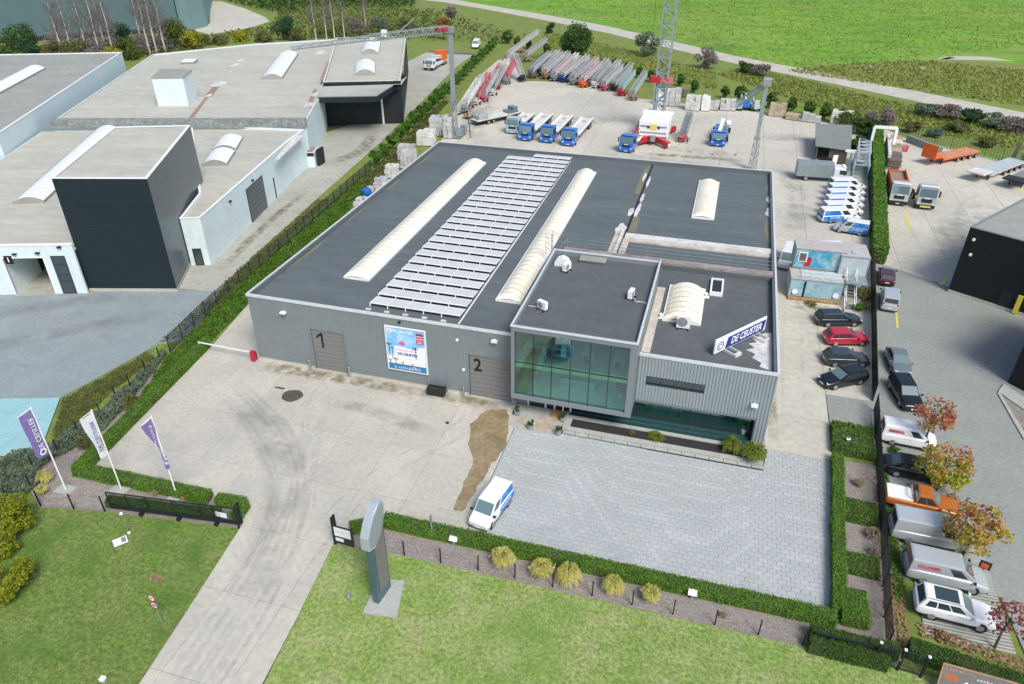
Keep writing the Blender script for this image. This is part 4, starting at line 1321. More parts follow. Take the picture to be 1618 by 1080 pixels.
# condenser units
def ac(loc, rz, label, w=.95, d=.4, h=.75):
    t = thing('condenser_unit', label, 'air conditioner', loc, rz, 'air conditioning units on the roof')
    MB().box(-w / 2, w / 2, -d / 2, d / 2, .12, h + .12).build('casing', 'white', t, bevel=.02)
    b = MB().tube((-.12, -d / 2 - .012, .12 + h / 2), (-.12, -d / 2 + .01, .12 + h / 2), h * .38, 16)
    b.build('fan_grille', 'galv', t)
    b = MB()
    for s in (-1, 1):
        b.box(s * w * .38 - .04, s * w * .38 + .04, -d / 2 - .25, d / 2 + .25, .0, .1)
    b.build('foot', 'trim', t)
    return t
ac((28.95, 2.1, 9.12), -.5, 'white air conditioning unit near the front left corner of the glass box roof')
ac((36.15, 6.4, 9.12), 1.4, 'white air conditioning unit near the right edge of the glass box roof')
ac((29.3, 10.2, 9.12), 1.2, 'white air conditioning unit beside the curved white cowl on the glass box roof')
t = ac((41.1, 6.45, 6.82), 0, 'large white air conditioning unit before the curved skylight on the office roof', 1.2, .8, 1.25)
b = MB()
b.path([(28.7, 2.2, 9.2), (28.2, 2.4, 9.16), (27.6, 2.35, 9.16)], .03, 5)
tag(b.build('cable', 'white'), 'short white pipe from the front left roof unit to the box edge', 'pipe')
b = MB()
b.path([(36.4, 6.3, 9.2), (36.7, 5.8, 9.16), (37.1, 5.9, 9.16), (37.7, 5.7, 9.16)], .03, 5)
tag(b.build('cable', 'white'), 'wavy white pipe from the right roof unit to the box edge', 'pipe')
b = MB()
pr = [(.0, .0), (1.5, 0), (1.5, .35), (1.25, .75), (.75, .95), (.25, .75), (0, .35)]
b.loft([[(x + 27.9, 11.0 + y0, 9.12 + z) for x, z in pr] for y0 in (0, .7)])
b.cbox((29.35, 10.85, 9.35), (.5, .6, .5))
tag(b.build('ventilation_cowl', 'white'), 'curved white ventilation cowl at the back left of the glass box roof', 'cowl')
t = thing('roof_hatch', 'flat grey roof hatch against the back parapet of the glass box roof', 'hatch', (31.4, 13.0, 9.12))
MB().box(-1.25, 1.25, -.5, .5, 0, .22).build('hatch_kerb', 'roof', t)
MB().box(-1.32, 1.32, -.58, .56, .22, .3).build('hatch_lid', 'roof_grey', t)
t = thing('roof_window', 'dark louvred roof window in a white frame on the office roof', 'roof window', (43.65, 15.0, 6.82))
b = MB()
b.box(-.62, -.45, -1.6, 1.6, 0, .4); b.box(.45, .62, -1.6, 1.6, 0, .4); b.box(-.45, .45, -1.6, -1.42, 0, .4); b.box(-.45, .45, 1.42, 1.6, 0, .4)
b.build('window_frame', 'white', t)
MB().box(-.45, .45, -1.42, 1.42, 0, .3).build('window_pane', 'car_glass', t)
for i in range(9):
    MB().box(-.44, .44, -1.35 + i * .3, -1.28 + i * .3, .3, .34).build('louvre', 'trim', t)
for x, y, l in ((42.75, 12.9, 'small white roof vent beside the louvred roof window'), (38.95, 7.6, 'small white roof vent at the left front of the curved office skylight')):
    b = MB().tube((0, 0, 0), (0, 0, .35), .15, 8, 0, .1).tube((0, 0, .35), (0, 0, .5), .2, 8, 0, .12)
    b.cbox((.0, 0, .04), (.6, .45, .08))
    tag(b.build('roof_vent', 'white', None, loc=(x, y, 6.82)), l, 'roof vent')

# lettered roof sign on concrete feet
A_, B_ = Vector((44.0, 2.3)), Vector((48.15, 7.75))
dv = B_ - A_
L_ = dv.length
t = thing('roof_sign', 'blue and white lettered company sign standing aslant on the office roof', 'sign', (A_.x, A_.y, 6.85), math.atan2(dv.y, dv.x))
MB().box(0, L_, -.06, .06, .15, 1.55).build('sign_board', 'white', t)
MB().add([(1.35, -.07, .2), (L_ - .3, -.07, .2), (L_ - .05, -.07, 1.3), (1.65, -.07, 1.3)], [(0, 1, 2, 3)]).build('sign_field', 'navy', t)
text('sign_lettering', 'DE CEUSTER', .95, 'print_white', t, Matrix.Translation((L_ / 2 + .72, -.085, .75)) @ Matrix.Rotation(PI / 2, 4, 'X'), bold=.02, shear=.25, sx=.78)
b = MB()
for r_, w_ in ((.42, .09), (.2, .07)):
    n = 20
    for i in range(n):
        a0, a1 = 2 * PI * i / n, 2 * PI * (i + 1) / n
        if r_ == .2 and i > 14:
            continue
        b.quad(*[(.72 + rr * math.cos(a), -.075, .75 + rr * math.sin(a)) for rr, a in ((r_ - w_, a0), (r_, a0), (r_, a1), (r_ - w_, a1))])
b.build('sign_emblem', 'navy', t)
for x in (1.3, L_ - 1.7):
    b = MB()
    b.box(x - .1, x, -1.15, .1, 0, .28); b.box(x + .62, x + .72, -1.15, .1, 0, .28); b.box(x - .1, x + .72, -1.4, -1.15, 0, .28)
    b.build('sign_foot', 'white_dirty', t)

# billboard on the facade
t = thing('billboard', 'sky blue advertising billboard with a white board and blue footer hung on the grey facade', 'billboard', (14.45, -.1, 1.6))
WB, HBB = 4.1, 4.85
MB().box(0, WB, -.1, 0, 0, HBB).build('board', 'white', t)
MB().box(.12, WB - .12, -.112, -.101, .12, HBB - .12).build('sky_picture', 'sky_print', t)
MB().box(.14, WB - .14, -.122, -.113, .14, .78).build('footer', 'print_blue', t)
b = MB()
b.add([(.9, -.124, 1.55), (3.35, -.124, 1.25), (3.4, -.124, 2.5), (.85, -.124, 2.85)], [(0, 1, 2, 3)])
b.add([(.15, -.12, .8), (3.9, -.12, .8), (3.9, -.12, 1.3), (2.6, -.12, 1.7), (.6, -.12, 1.75), (.15, -.12, 1.5)], [(0, 1, 2, 3, 4, 5)])
b.add([(2.95, -.121, 1.3), (3.95, -.121, 1.3), (3.95, -.121, 3.0), (3.1, -.121, 2.9)], [(0, 1, 2, 3)])
b.build('white_panel', 'print_white', t)
TB = lambda x, z, y=-.13: Matrix.Translation((x, y, z)) @ Matrix.Rotation(PI / 2, 4, 'X')
text('billboard_name', 'DE CEUSTER', .38, 'print_white', t, TB(1.75, 4.4), bold=.012, shear=.2)
text('billboard_headline', 'DE CEUSTER', .36, 'navy', t, TB(2.15, 1.95), bold=.014)
scribble('billboard_subline', 2.2, .2, 'magenta', t, TB(2.1, 2.42), 18, 2)
scribble('billboard_footer', 3.1, .36, 'print_white', t, TB(2.1, .45), 15, 4)
b = MB()
b.tube((.45, -.125, 4.35), (.45, -.14, 4.35), .24, 14)
b.build('emblem_disc', 'print_white', t)
MB().box(.38, .52, -.146, -.141, 4.28, 4.42).build('emblem', 'red', t)
b = MB()
for z in (3.95, 3.3):
    b.box(3.15, 3.85, -.13, -.121, z, z + .5)
b.build('red_label', 'red', t)
b = MB()
b.box(3.2, 3.8, -.136, -.131, 3.85, 3.93); b.box(3.2, 3.8, -.136, -.131, 4.1, 4.18); b.box(3.25, 3.75, -.136, -.131, 3.4, 3.47); b.box(3.25, 3.75, -.136, -.131, 3.6, 3.66)
b.build('label_line', 'print_white', t)
b = MB()
b.prism([(1.3, 3.1), (1.75, 2.85), (2.05, 3.1), (1.7, 3.45)], 0, .006, 0, Matrix.Translation((0, -.126, 0)) @ Matrix.Rotation(PI / 2, 4, 'X'))
b.build('magenta_diamond', 'magenta', t)
b = MB()
for x, z, s in ((.35, 2.9, .3), (.62, 2.5, .18), (.9, 1.3, .28), (3.0, 2.75, .3), (1.6, 1.0, .16), (2.6, .95, .14), (.35, 1.1, .2)):
    for a in range(6):
        b.add([(x, -.127, z), (x + s * math.cos(a + .3), -.127, z + s * .5 * math.sin(a + .3)), (x + s * math.cos(a + .8), -.127, z + s * .5 * math.sin(a + .8))], [(0, 1, 2)])
    b.box(x - .03, x + .03, -.128, -.126, max(.8, z - 1.2), z)
b.build('palm_silhouette', 'frame_dark', t)

# facade fittings
for x, z, l in ((3.9, 6.15, 'white facade floodlight above and left of the door marked 1'), (25.2, 6.6, 'white facade floodlight above the door marked 2'), (47.9, 4.2, 'small white facade light on the right end of the office front')):
    t = MB().box(-.28, .28, -.4, -.05, -.12, .06).box(-.08, .08, -.06, .0, -.1, .1)
    tag(t.build('facade_light', 'white', None, loc=(x, -.06, z)), l, 'light')
for x, z, l in ((21.6, 6.0, 'small round white siren high on the facade between billboard and door 2'), (22.1, 2.85, 'small white call box beside the door marked 2'), (16.0, 6.95, 'tiny dark camera under the roof edge above the billboard')):
    t = MB().tube((0, -.12, 0), (0, .0, 0), .14, 10)
    tag(t.build('wall_device', 'black' if 'dark' in l else 'white', None, loc=(x, -.06, z)), l, 'wall device')
for x, l in ((6.0, 'guard post between the red barrier cabinet and the door marked 1'), (10.3, 'guard post between the door marked 1 and the billboard'), (22.15, 'guard post between the dark planter and the door marked 2'), (26.95, 'guard post at the corner of the glass box beside door 2')):
    t = MB().tube((0, 0, -.1), (0, 0, 1.15), .1, 10).tube((0, 0, 1.15), (0, 0, 1.19), .1, 10, 0, .06)
    tag(t.build('guard_post', 'galv', None, loc=(x, -.45, 0)), l, 'guard post', 'guard posts beside the doors')
t = thing('planter_box', 'low dark rectangular planter standing against the facade between the doors', 'planter', (19.5, -.75, 0))
b = MB()
b.box(-.85, .85, -.4, .4, 0, .08); b.box(-.85, -.79, -.4, .4, .08, .7); b.box(.79, .85, -.4, .4, .08, .7); b.box(-.79, .79, -.4, -.34, .08, .7); b.box(-.79, .79, .34, .4, .08, .7)
b.build('box', 'black', t)
MB().box(-.78, .78, -.33, .33, .1, .55).build('soil', 'soil', t)
for s in (-.95, .95):
    MB().tube((s, .5, 0), (s, .5, 1.2), .05, 8).build('post', 'galv', t)
random.seed(3)
for i, (x, y, l) in enumerate(((27.75, -1.75, 'potted clipped box shrub nearest the door marked 2 at the corner of the glass box'), (29.45, -3.4, 'potted clipped box shrub at the front edge of the entrance flagstones, left one'), (32.0, -3.45, 'potted clipped box shrub at the front edge of the flagstones by the terrace corner'), (31.95, -1.5, 'potted clipped box shrub beside the entrance mat under the glass box'))):
    pot_plant((x, y, .02), l, .95, .33, 'hedge_dark', 'galv', .3, .5, 260, .1, 'potted shrubs round the entrance')

# ------------------------------------------------------------ neighbouring buildings
strips(27.21, 37.97, 14.0, 18.03, 6.9, 1.02, 'roof', bld)

def rot(p, a):
    c, s = math.cos(a), math.sin(a)
    return (p[0] * c - p[1] * s, p[0] * s + p[1] * c)

def inset(poly, d):
    if area(poly) < 0:
        poly = poly[::-1]
    n = len(poly)
    out = []
    for i in range(n):
        p0, p1, p2 = (Vector(poly[(i + k) % n]) for k in (-1, 0, 1))
        a, b = (p1 - p0).normalized(), (p2 - p1).normalized()
        na, nb = Vector((-a.y, a.x)), Vector((-b.y, b.x))
        k = 1 + na.dot(nb)
        q = p1 + (na + nb) * (d / max(k, .25))
        out.append((q.x, q.y))
    return out

def roof_strips(parent, poly, ang, w, z, key, name='roofing_strip'):
    q = [rot(p, -ang) for p in poly]
    y0, y1 = min(p[1] for p in q), max(p[1] for p in q)
    x0, x1 = min(p[0] for p in q) - 1, max(p[0] for p in q) + 1
    y, k = y0, 0
    while y < y1:
        c = clip(q, x0, x1, y + .004, min(y + w, y1) - .004)
        if len(c) >= 3 and abs(area(c)) > .2:
            MB().prism([rot(p, ang) for p in c], z - .1, z + (.0, .006)[k % 2] + random.uniform(0, .003)).build(name, key, parent)
        y += w
        k += 1

def hall(name, label, poly, h, wallkey, roofkey, ang, w=1.6, parapet=.25, capkey='white', cat='building', parent=None, pw=.25):
    t = thing(name, label, cat, (0, 0, 0)) if parent is None else parent
    if area(poly) < 0:
        poly = poly[::-1]
    ins = inset(poly, pw)
    n = len(poly)
    b = MB()
    b.prism(poly, -.1, h - parapet - .15)
    for i in range(n):                        # parapet ring
        j = (i + 1) % n
        b.add([(*poly[i], h - parapet - .15), (*poly[j], h - parapet - .15), (*ins[j], h - parapet - .15), (*ins[i], h - parapet - .15),
               (*poly[i], h - .08), (*poly[j], h - .08), (*ins[j], h - .08), (*ins[i], h - .08)],
              [(0, 1, 5, 4), (2, 3, 7, 6), (4, 5, 6, 7)])
    b.build('wall', wallkey, t)
    out = inset(poly, -.05)
    ins2 = inset(poly, pw + .03)
    c = MB()
    for i in range(n):
        j = (i + 1) % n
        c.add([(*out[i], h - .085), (*out[j], h - .085), (*ins2[j], h - .085), (*ins2[i], h - .085), (*out[i], h), (*out[j], h), (*ins2[j], h), (*ins2[i], h)],
              [(0, 1, 5, 4), (1, 0, 3, 2), (2, 3, 7, 6), (4, 5, 6, 7)])
    c.build('roof_cap', capkey, t)
    roof_strips(t, ins, ang, w, h - parapet - .02, roofkey)
    return t

AL = R(18.5)
# white hall in front, with an open door, its dark tower and the annex on the right
TW = [(-27.74, 7.32), (-17.65, 10.14), (-26.36, 29.28), (-35.5, 25.81)]
WH = [(-75, -9.2), (-27.45, 6.7), (-27.75, 7.35), (-35.3, 26.5), (-41.5, 51.2), (-68.0, 43.4), (-63.0, 31.4), (-60, 24), (-80, 17)]
wh = thing('white_hall', 'white industrial hall with a pale flat roof and an open door marked 1', 'building', (0, 0, 0))
fr0, fr1 = Vector((-75, -9.2)), Vector((-27.45, 6.7))
fd = (fr1 - fr0).normalized()
fn = Vector((fd.y, -fd.x))
def on_front(px):                      # distance along the white front of a ground point
    return (Vector(px) - fr0).dot(fd)
da, db = on_front((-35.3, 4.2)), on_front((-31.0, 5.6))
ga, gb = on_front((-30.2, 5.9)), on_front((-28.6, 6.4))
LT = Matrix.Translation((fr0.x, fr0.y, 0)) @ Matrix.Rotation(math.atan2(fd.y, fd.x), 4, 'Z')
LF = (fr1 - fr0).length
b = MB()
for x0, x1, z0, z1 in ((0, da, 0, 6.2), (da, db, 4.7, 6.2), (db, ga, 0, 6.2), (ga, gb, 4.9, 6.2), (gb, LF, 0, 6.2)):
    b.box(x0, x1, 0, .3, z0, z1, 0, LT)
b.box(0, LF, .3, 20, 5.4, 5.6, 0, LT)
b.box(da - .3, da, .3, 6, 0, 5.4, 0, LT); b.box(db, db + .3, .3, 12, 0, 5.4, 0, LT)
b.prism(inset(WH, .05), 5.61, 5.9)
b.build('wall', 'wall_white', wh)
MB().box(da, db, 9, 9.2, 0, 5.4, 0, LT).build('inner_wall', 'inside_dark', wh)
MB().box(da, db, -.2, 9, -.04, .02, 0, LT).build('inner_floor', 'road_left', wh)
c = MB().box(0, LF, -.06, .42, 6.2, 6.32, 0, LT)
c.build('roof_cap', 'white', wh)
roof_strips(wh, inset(WH, .35), AL, 1.7, 5.98, 'roof_pale')
b = MB().box(da - .12, da, -.05, .3, 0, 4.72, 0, LT).box(db, db + .12, -.05, .3, 0, 4.72, 0, LT).box(da, db, -.05, .28, 4.68, 4.8, 0, LT)
b.build('door_frame', 'white', wh)
s_ = MB().box(ga, gb, .06, .12, 0, 4.9, 0, LT).build('side_door', 'frame_dark', wh)
for z0, z1 in ((.1, 1.6), (1.68, 2.5), (2.58, 3.7), (3.78, 4.8)):
    MB().box(ga + .12, gb - .12, .02, .055, z0, z1, 0, LT).build('door_pane', 'car_glass', s_)
dn = on_front((-34.59, 4.13))
MB().box(dn - .45, dn + .45, -.06, -.005, 4.0, 5.0, 0, LT).build('number_plate', 'print_black', wh)
text('door_number', '1', .8, 'print_white', wh, LT @ Matrix.Translation((dn, -.075, 4.5)) @ Matrix.Rotation(PI / 2, 4, 'X'), bold=.02)
b = MB()
for x, z in ((da - 1.2, 5.3), (db - .3, 5.35), (gb - .2, 6.02), (da + 1.6, 5.25)):
    b.box(x - .22, x + .22, -.3, -.02, z - .08, z + .08, 0, LT)
b.build('wall_lamp', 'black', wh)
def slant_vault(parent, p, q, w, z, rise, key, kerb='roof_grey', pw=1.2, name='skylight'):
    """barrel skylight whose axis runs from p to q"""
    p, q = Vector(p), Vector(q)
    d = q - p
    L = d.length
    T = Matrix.Translation((p.x, p.y, 0)) @ Matrix.Rotation(math.atan2(d.y, d.x) - PI / 2, 4, 'Z')
    o = MB().box(-w / 2 - .12, w / 2 + .12, -.12, L + .12, z - .1, z + .3, 0, T).build(name, kerb, parent)
    n = 8
    prof = [(-w / 2 + w * i / n, z + .3 + rise * math.sin(PI * i / n) ** .85) for i in range(n + 1)]
    k = max(1, round(L / pw))
    pw = L / k
    for i in range(k):
        y0, y1 = i * pw + .02, (i + 1) * pw - .02
        vs = [(x, y0, zz) for x, zz in prof] + [(x, y1, zz) for x, zz in prof]
        MB().add(vs, [(j, j + 1, n + 2 + j, n + 1 + j) for j in range(n)], 0, T).build('dome_panel', key, o)
    for y, s in ((0, 1), (L, -1)):
        b = MB()
        vs = [(x, y, zz) for x, zz in prof]
        b.add(vs, [tuple(range(n + 1)) if s < 0 else tuple(range(n, -1, -1))], 0, T)
        b.build('end_cap', kerb if key == 'skylight_white' else key, o)
    return o
slant_vault(wh, (-43.1, 16.2), (-57.5, 47.0), 3.6, 5.98, .55, 'skylight_white')

tw = hall('dark_tower', 'tall dark clad tower block beside the white hall, right side coloured lighter for its reflections', TW, 13.9, 'tower_dark', 'roof_pale', AL, 1.4, .12, 'white')
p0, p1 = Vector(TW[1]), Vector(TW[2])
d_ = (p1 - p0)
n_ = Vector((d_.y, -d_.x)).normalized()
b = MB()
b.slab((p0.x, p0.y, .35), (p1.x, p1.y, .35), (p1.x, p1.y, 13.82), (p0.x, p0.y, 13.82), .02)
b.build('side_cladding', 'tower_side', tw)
seams = MB()
for z in np.arange(1.3, 13.6, 1.0):
    seams.slab((p0.x + n_.x * .02, p0.y + n_.y * .02, z), (p1.x + n_.x * .02, p1.y + n_.y * .02, z), (p1.x + n_.x * .02, p1.y + n_.y * .02, z + .03), (p0.x + n_.x * .02, p0.y + n_.y * .02, z + .03), .015)
seams.build('cladding_seam', 'frame_grey', tw)
q0 = Vector(TW[0])
fdir = (p0 - q0)
seams = MB()
for z in np.arange(1.3, 13.6, 1.0):
    seams.slab((q0.x, q0.y, z), (p0.x, p0.y, z), (p0.x, p0.y, z + .035), (q0.x, q0.y, z + .035), .012)
seams.build('cladding_seam', 'frame_dark', tw)
b = MB().slab((q0.x, q0.y, -.05), (p0.x, p0.y, -.05), (p0.x, p0.y, .32), (q0.x, q0.y, .32), .06).slab((p0.x, p0.y, -.05), (p1.x, p1.y, -.05), (p1.x, p1.y, .32), (p0.x, p0.y, .32), .06)
b.build('plinth', 'concrete', tw)

AN = [(-20.44, 16.56), (-18.17, 17.41), (-24.67, 49.09), (-25.41, 55.22), (-45.17, 52.07), (-23.5, 24.6)]
an = hall('white_annex', 'white low annex right of the dark tower with a grey roller door in its side', AN, 6.4, 'wall_white2', 'roof_pale', AL, 1.5, .3, 'white')
w0, w1 = Vector(AN[1]), Vector(AN[2])
wd = (w1 - w0).normalized()
WT = Matrix.Translation((w0.x, w0.y, 0)) @ Matrix.Rotation(math.atan2(wd.y, wd.x), 4, 'Z')
al = lambda p: (Vector(p) - w0).dot(wd)
e0, e1 = al((-20.3, 31.0)), al((-20.9, 37.2))
dd = MB().box(e0, e1, -.05, .04, 0, 4.9, 0, WT).build('roller_door', 'frame_dark', an)
for i in range(7):
    MB().box(e0 + .1, e1 - .1, -.1, -.055, .05 + i * .69, .05 + i * .69 + .65, 0, WT).build('door_panel', 'tower_side', dd)
f0, f1 = Vector(AN[0]), Vector(AN[1])
fdn = (f1 - f0).normalized()
FT = Matrix.Translation((f0.x, f0.y, 0)) @ Matrix.Rotation(math.atan2(fdn.y, fdn.x), 4, 'Z')
dd = MB().box(.55, 1.65, -.06, .05, 0, 2.3, 0, FT).build('door', 'frame_dark', an)
MB().box(.68, 1.52, -.085, -.062, .15, 2.15, 0, FT).build('door_pane', 'car_glass', dd)
b = MB()
for x, z in ((al((-19.6, 25.6)), 5.3), (e0 + 2.5, 5.4), (e1 + 8, 5.6)):
    b.box(x - .18, x + .18, -.3, 0, z - .1, z + .1, 0, WT)
b.box(al((-20.8, 41)) - .06, al((-20.8, 41)) + .06, -.14, -.02, 0, 3.2, 0, WT)
b.build('wall_lamp', 'black', an)
slant_vault(an, (-28.9, 35.6), (-31.3, 41.2), 3.4, 6.1, .6, 'skylight_white')
slant_vault(an, (-31.8, 42.2), (-34.3, 47.8), 3.4, 6.1, .6, 'skylight_white')
b = MB().prism([(-24.1, 52.8), (-25.5, 52.4), (-22.9, 43.2), (-21.9, 40.2), (-21.7, 41.5)], 5.9, 6.12)
b.build('roof_gutter', 'white_stain', an)

# far left hall
FL = [(-74.5, 0), (-63.0, 31.2), (-90.4, 89.8), (-135, 72), (-120, -10)]
fl = hall('grey_roof_hall', 'long hall at the far left with a dull grey flat roof and white wall', FL, 9.2, 'wall_white', 'roof_far', R(24.5), 1.8, .2, 'white')
slant_vault(fl, (-72.5, 21.5), (-95.0, 70.5), 3.6, 9.0, .6, 'skylight_white')

# rear hall with the stained front parapet
RH = [(-66.43, 44.42), (-89.49, 98.27), (-74.17, 116.55), (-57.59, 128.34), (-32.03, 73.17), (-25.75, 56.48)]
rh = hall('rear_hall', 'wide rear hall with a pale weathered flat roof and a stained front parapet', RH, 7.3, 'wall_white', 'roof_pale', AL, 1.9, .25, 'white_dirty')
r0, r1 = Vector(RH[0]), Vector(RH[5])
rd_ = (r1 - r0).normalized()
RT = Matrix.Translation((r0.x, r0.y, 0)) @ Matrix.Rotation(math.atan2(rd_.y, rd_.x), 4, 'Z')
LR = (r1 - r0).length
b = MB()
for i in range(32):
    x0 = LR * i / 32
    MB().box(x0 + .01, x0 + LR / 32 - .01, -.25, .9, 6.2, 7.72 + random.uniform(-.02, .02), 0, RT).build('parapet_panel', 'band_grey', rh)
slant_vault(rh, (-49.05, 83.94), (-58.93, 107.34), 4.0, 7.1, .7, 'skylight_white')
b = MB()
for (u, v, r_) in [(x, y, s) for x, y, s in ((-56.79, 77.13, 2.0), (-64.61, 93.96, 1.3), (-66.61, 99.16, 1.2), (-53.08, 68.4, 0.9), (-61.32, 87.45, 0.6), (-53.24, 112.06, 2.0), (-38.98, 89.13, 1.0), (-34.17, 74.63, 1.1), (-31.26, 67.53, 1.4))]:
    b.prism([(u + (-.35 * r_ * math.sin(a) + .55 * r_ * math.cos(a)) * random.uniform(.8, 1.2), v + (1.25 * r_ * math.sin(a) + .3 * r_ * math.cos(a)) * random.uniform(.8, 1.2)) for a in np.linspace(0, 5.8, 12)], 7.0, 7.09)
b.build('water_stain', 'white_stain', rh)
b = MB()
for p, q, w in (((-46.37, 54.03), (-52.7, 67.49), .7), ((-52.7, 67.49), (-57.46, 78.09), 1.3), ((-30.58, 65.86), (-35.97, 78.37), .8), ((-41.61, 93.48), (-45.99, 104.03), .6)):
    p, q = Vector(p), Vector(q)
    n2 = Vector((-(q - p).y, (q - p).x)).normalized() * w
    b.prism([tuple(p - n2 * .6), tuple(q - n2 * .4), tuple(q + n2 * .5), tuple(p + n2 * .5)], 6.95, 7.078)
b.build('rust_stain', 'rust_stain', rh)
BX = [(-56.88, 58.97), (-51.85, 60.82), (-54.09, 66.46), (-59.95, 65.35)]
rb = thing('roof_plant_room', 'pale blue grey windowless plant room standing on the roof of the rear hall', 'plant room', (0, 0, 0))
MB().prism(BX, 7.05, 11.9).build('wall', 'wall_white2', rb)
MB().prism(inset(BX, -.12), 11.9, 12.05).build('roof_lid', 'roof_grey', rb)
for i in range(4):
    p, q = Vector(BX[0]), Vector(BX[1])
    a = p + (q - p) * (.22 * (i + 1))
    n2 = Vector(((q - p).y, -(q - p).x)).normalized() * .03
    MB().bar((a.x + n2.x, a.y + n2.y, 7.2), (a.x + n2.x, a.y + n2.y, 11.85), .05).build('panel_seam', 'wall_white2', rb)
t = thing('roof_skylight', 'flat white roof light behind the plant room', 'skylight', (-75.85, 93.36, 7.12), AL)
MB().box(-1.5, 1.5, -1.5, 1.5, 0, .35).build('kerb', 'roof_grey', t)
MB().box(-1.3, 1.3, -1.3, 1.3, .35, .5).build('roof_light_pane', 'skylight_white', t)

# right block of the rear hall, with canopy
RB = [(-34.59, 79.19), (-20.7, 84.69), (-38.96, 130.27), (-55.18, 124.04)]
rb2 = hall('canopy_hall', 'dark fronted block with two domed skylights and a canopy over its doors', RB, 8.4, 'tower_dark', 'roof_pale', AL, 1.6, .3, 'white_dirty')
slant_vault(rb2, (-29.95, 88.04), (-34.5, 97.77), 4.0, 8.1, .9, 'skylight_white')
slant_vault(rb2, (-38.47, 108.29), (-44.12, 121.59), 3.8, 8.1, .9, 'skylight_white')
b = MB()
for p, q, w in (((-23.56, 92.88), (-36.31, 123.69), .5), ((-35.84, 82.27), (-43.19, 98.18), .6)):
    p, q = Vector(p), Vector(q)
    n2 = Vector((-(q - p).y, (q - p).x)).normalized() * w
    b.prism([tuple(p), tuple(q), tuple(q + n2), tuple(p + n2 * 1.6)], 7.9, 8.14)
b.build('rust_stain', 'rust_stain', rb2)
CN = [(-31.49, 71.08), (-21.23, 74.9), (-22.18, 91.16), (-20.58, 84.72), (-34.33, 78.7)]
cn = MB().prism(CN, 6.5, 7.62).build('canopy', 'tower_dark', rb2)
MB().prism(inset(CN, .12), 7.62, 7.7).build('canopy_roof', 'roof_pale', cn)
MB().prism(inset(CN, -.03), 7.5, 7.625).build('canopy_edge', 'frame_grey', cn)
MB().tube((-24.4, 83.2, -.1), (-24.4, 83.2, 6.5), .22, 10).build('canopy_post', 'white', cn)
a, c = Vector(RB[0]), Vector(RB[1])
d2 = (c - a).normalized()
DT = Matrix.Translation((a.x, a.y, 0)) @ Matrix.Rotation(math.atan2(d2.y, d2.x), 4, 'Z')
for x0 in (1.0, 5.5, 10.0):
    MB().box(x0, x0 + 3.6, -.1, .05, 0, 3.6, 0, DT).build('loading_door', 'black', rb2)
# white side wall and the little loading block at its foot
SW = [(-25.19, 55.34), (-25.76, 56.77), (-32.21, 74.86), (-32.68, 74.73)]
lb = thing('loading_block', 'small white loading block with a dark opening at the foot of the rear hall', 'building part', (0, 0, 0))
LBK = [(-27.0, 54.5), (-24.3, 55.3), (-25.2, 58.6), (-27.9, 57.8)]
MB().prism(LBK, -.1, 2.5).build('wall', 'wall_white2', lb)
MB().prism(inset(LBK, .25), 2.5, 2.56).build('roof_sheet', 'rust_stain', lb)
MB().prism([(-27.0, 54.42), (-24.35, 55.2), (-24.3, 55.28), (-27.0, 54.48)], 1.9, 2.45).build('dark_lintel', 'black', lb)
MB().box(-24.2, -23.9, 55.9, 58.0, 0, 2.8).build('side_screen', 'black', lb)

# green hall far behind
GH = [(-135.94, 166.81), (-200, 110), (-260, 215), (-210, 240)]
gh = hall('green_hall', 'huge dull green hall far behind at the top left corner', GH, 18, 'green_hall', 'roof_grey', R(35), 6, .3, 'frame_grey')
p0, p1 = Vector(GH[0]), Vector(GH[1])
b = MB()
b.bar((p0.x, p0.y, .6), (p1.x, p1.y, .6), .3, 1.2)
b.build('plinth', 'frame_dark', gh)
# pale panel beside it
GP = [(-136.54, 167.93), (-133.06, 168.86), (-133.5, 178.01), (-190, 262), (-205, 245)]
hall('green_wing', 'pale green side wing with a vertical seam right of the huge green hall', GP, 13, 'green_pale', 'roof_grey', R(60), 5, .2, 'frame_grey')

# black hall on the right
BH = [(70.34, 35.52), (110, 12.6), (128, 45), (81.19, 50.58)]
bh = hall('black_hall', 'black clad hall at the right edge with a light grey roof', BH, 8.3, 'black_hall', 'roof_grey', R(54), 1.5, .12, 'frame_grey', pw=.2)
p0, p1 = Vector(BH[0]), Vector(BH[1])
d2 = (p1 - p0).normalized()
BT = Matrix.Translation((p0.x, p0.y, 0)) @ Matrix.Rotation(math.atan2(d2.y, d2.x), 4, 'Z')
b = MB()
for x in np.arange(1, 40, 1.0):
    b.box(x, x + .05, -.03, .0, .35, 8.2, 0, BT)
b.build('cladding_seam', 'tower_dark', bh)
MB().box(0, 45, -.07, .0, -.1, .33, 0, BT).build('plinth', 'concrete', bh)
MB().box(5.2, 6.4, -.06, .02, 0, 2.3, 0, BT).build('side_door', 'tower_dark', bh)
b = MB()
for x, z in ((.8, 7.0), (1.0, 5.2)):
    b.box(x - .12, x + .12, -.35, -.03, z - .12, z + .12, 0, BT)
b.build('wall_lamp', 'white', bh)
t = thing('yellow_sign', 'yellow upright sign against the black hall wall', 'sign', (76.43, 31.7, 0), R(-25))
b = MB().box(-.25, .25, -.08, .08, .1, 2.3)
b.prism([(-.12, .2), (.12, .2), (0, .6)], 1.9, 2.2)
b.build('sign_board', 'yellow', t)
MB().tube((0, 0, -.1), (0, 0, .2), .05, 6).build('post', 'galv', t)
B2 = [(71.98, 16.24), (71.2, 12.0), (90, 0), (105, 10), (79.5, 33.0 - 4)]
B2 = [(72.1, 16.45), (77.0, 11.5), (95, 5), (100, 16), (79.0, 25.5)]
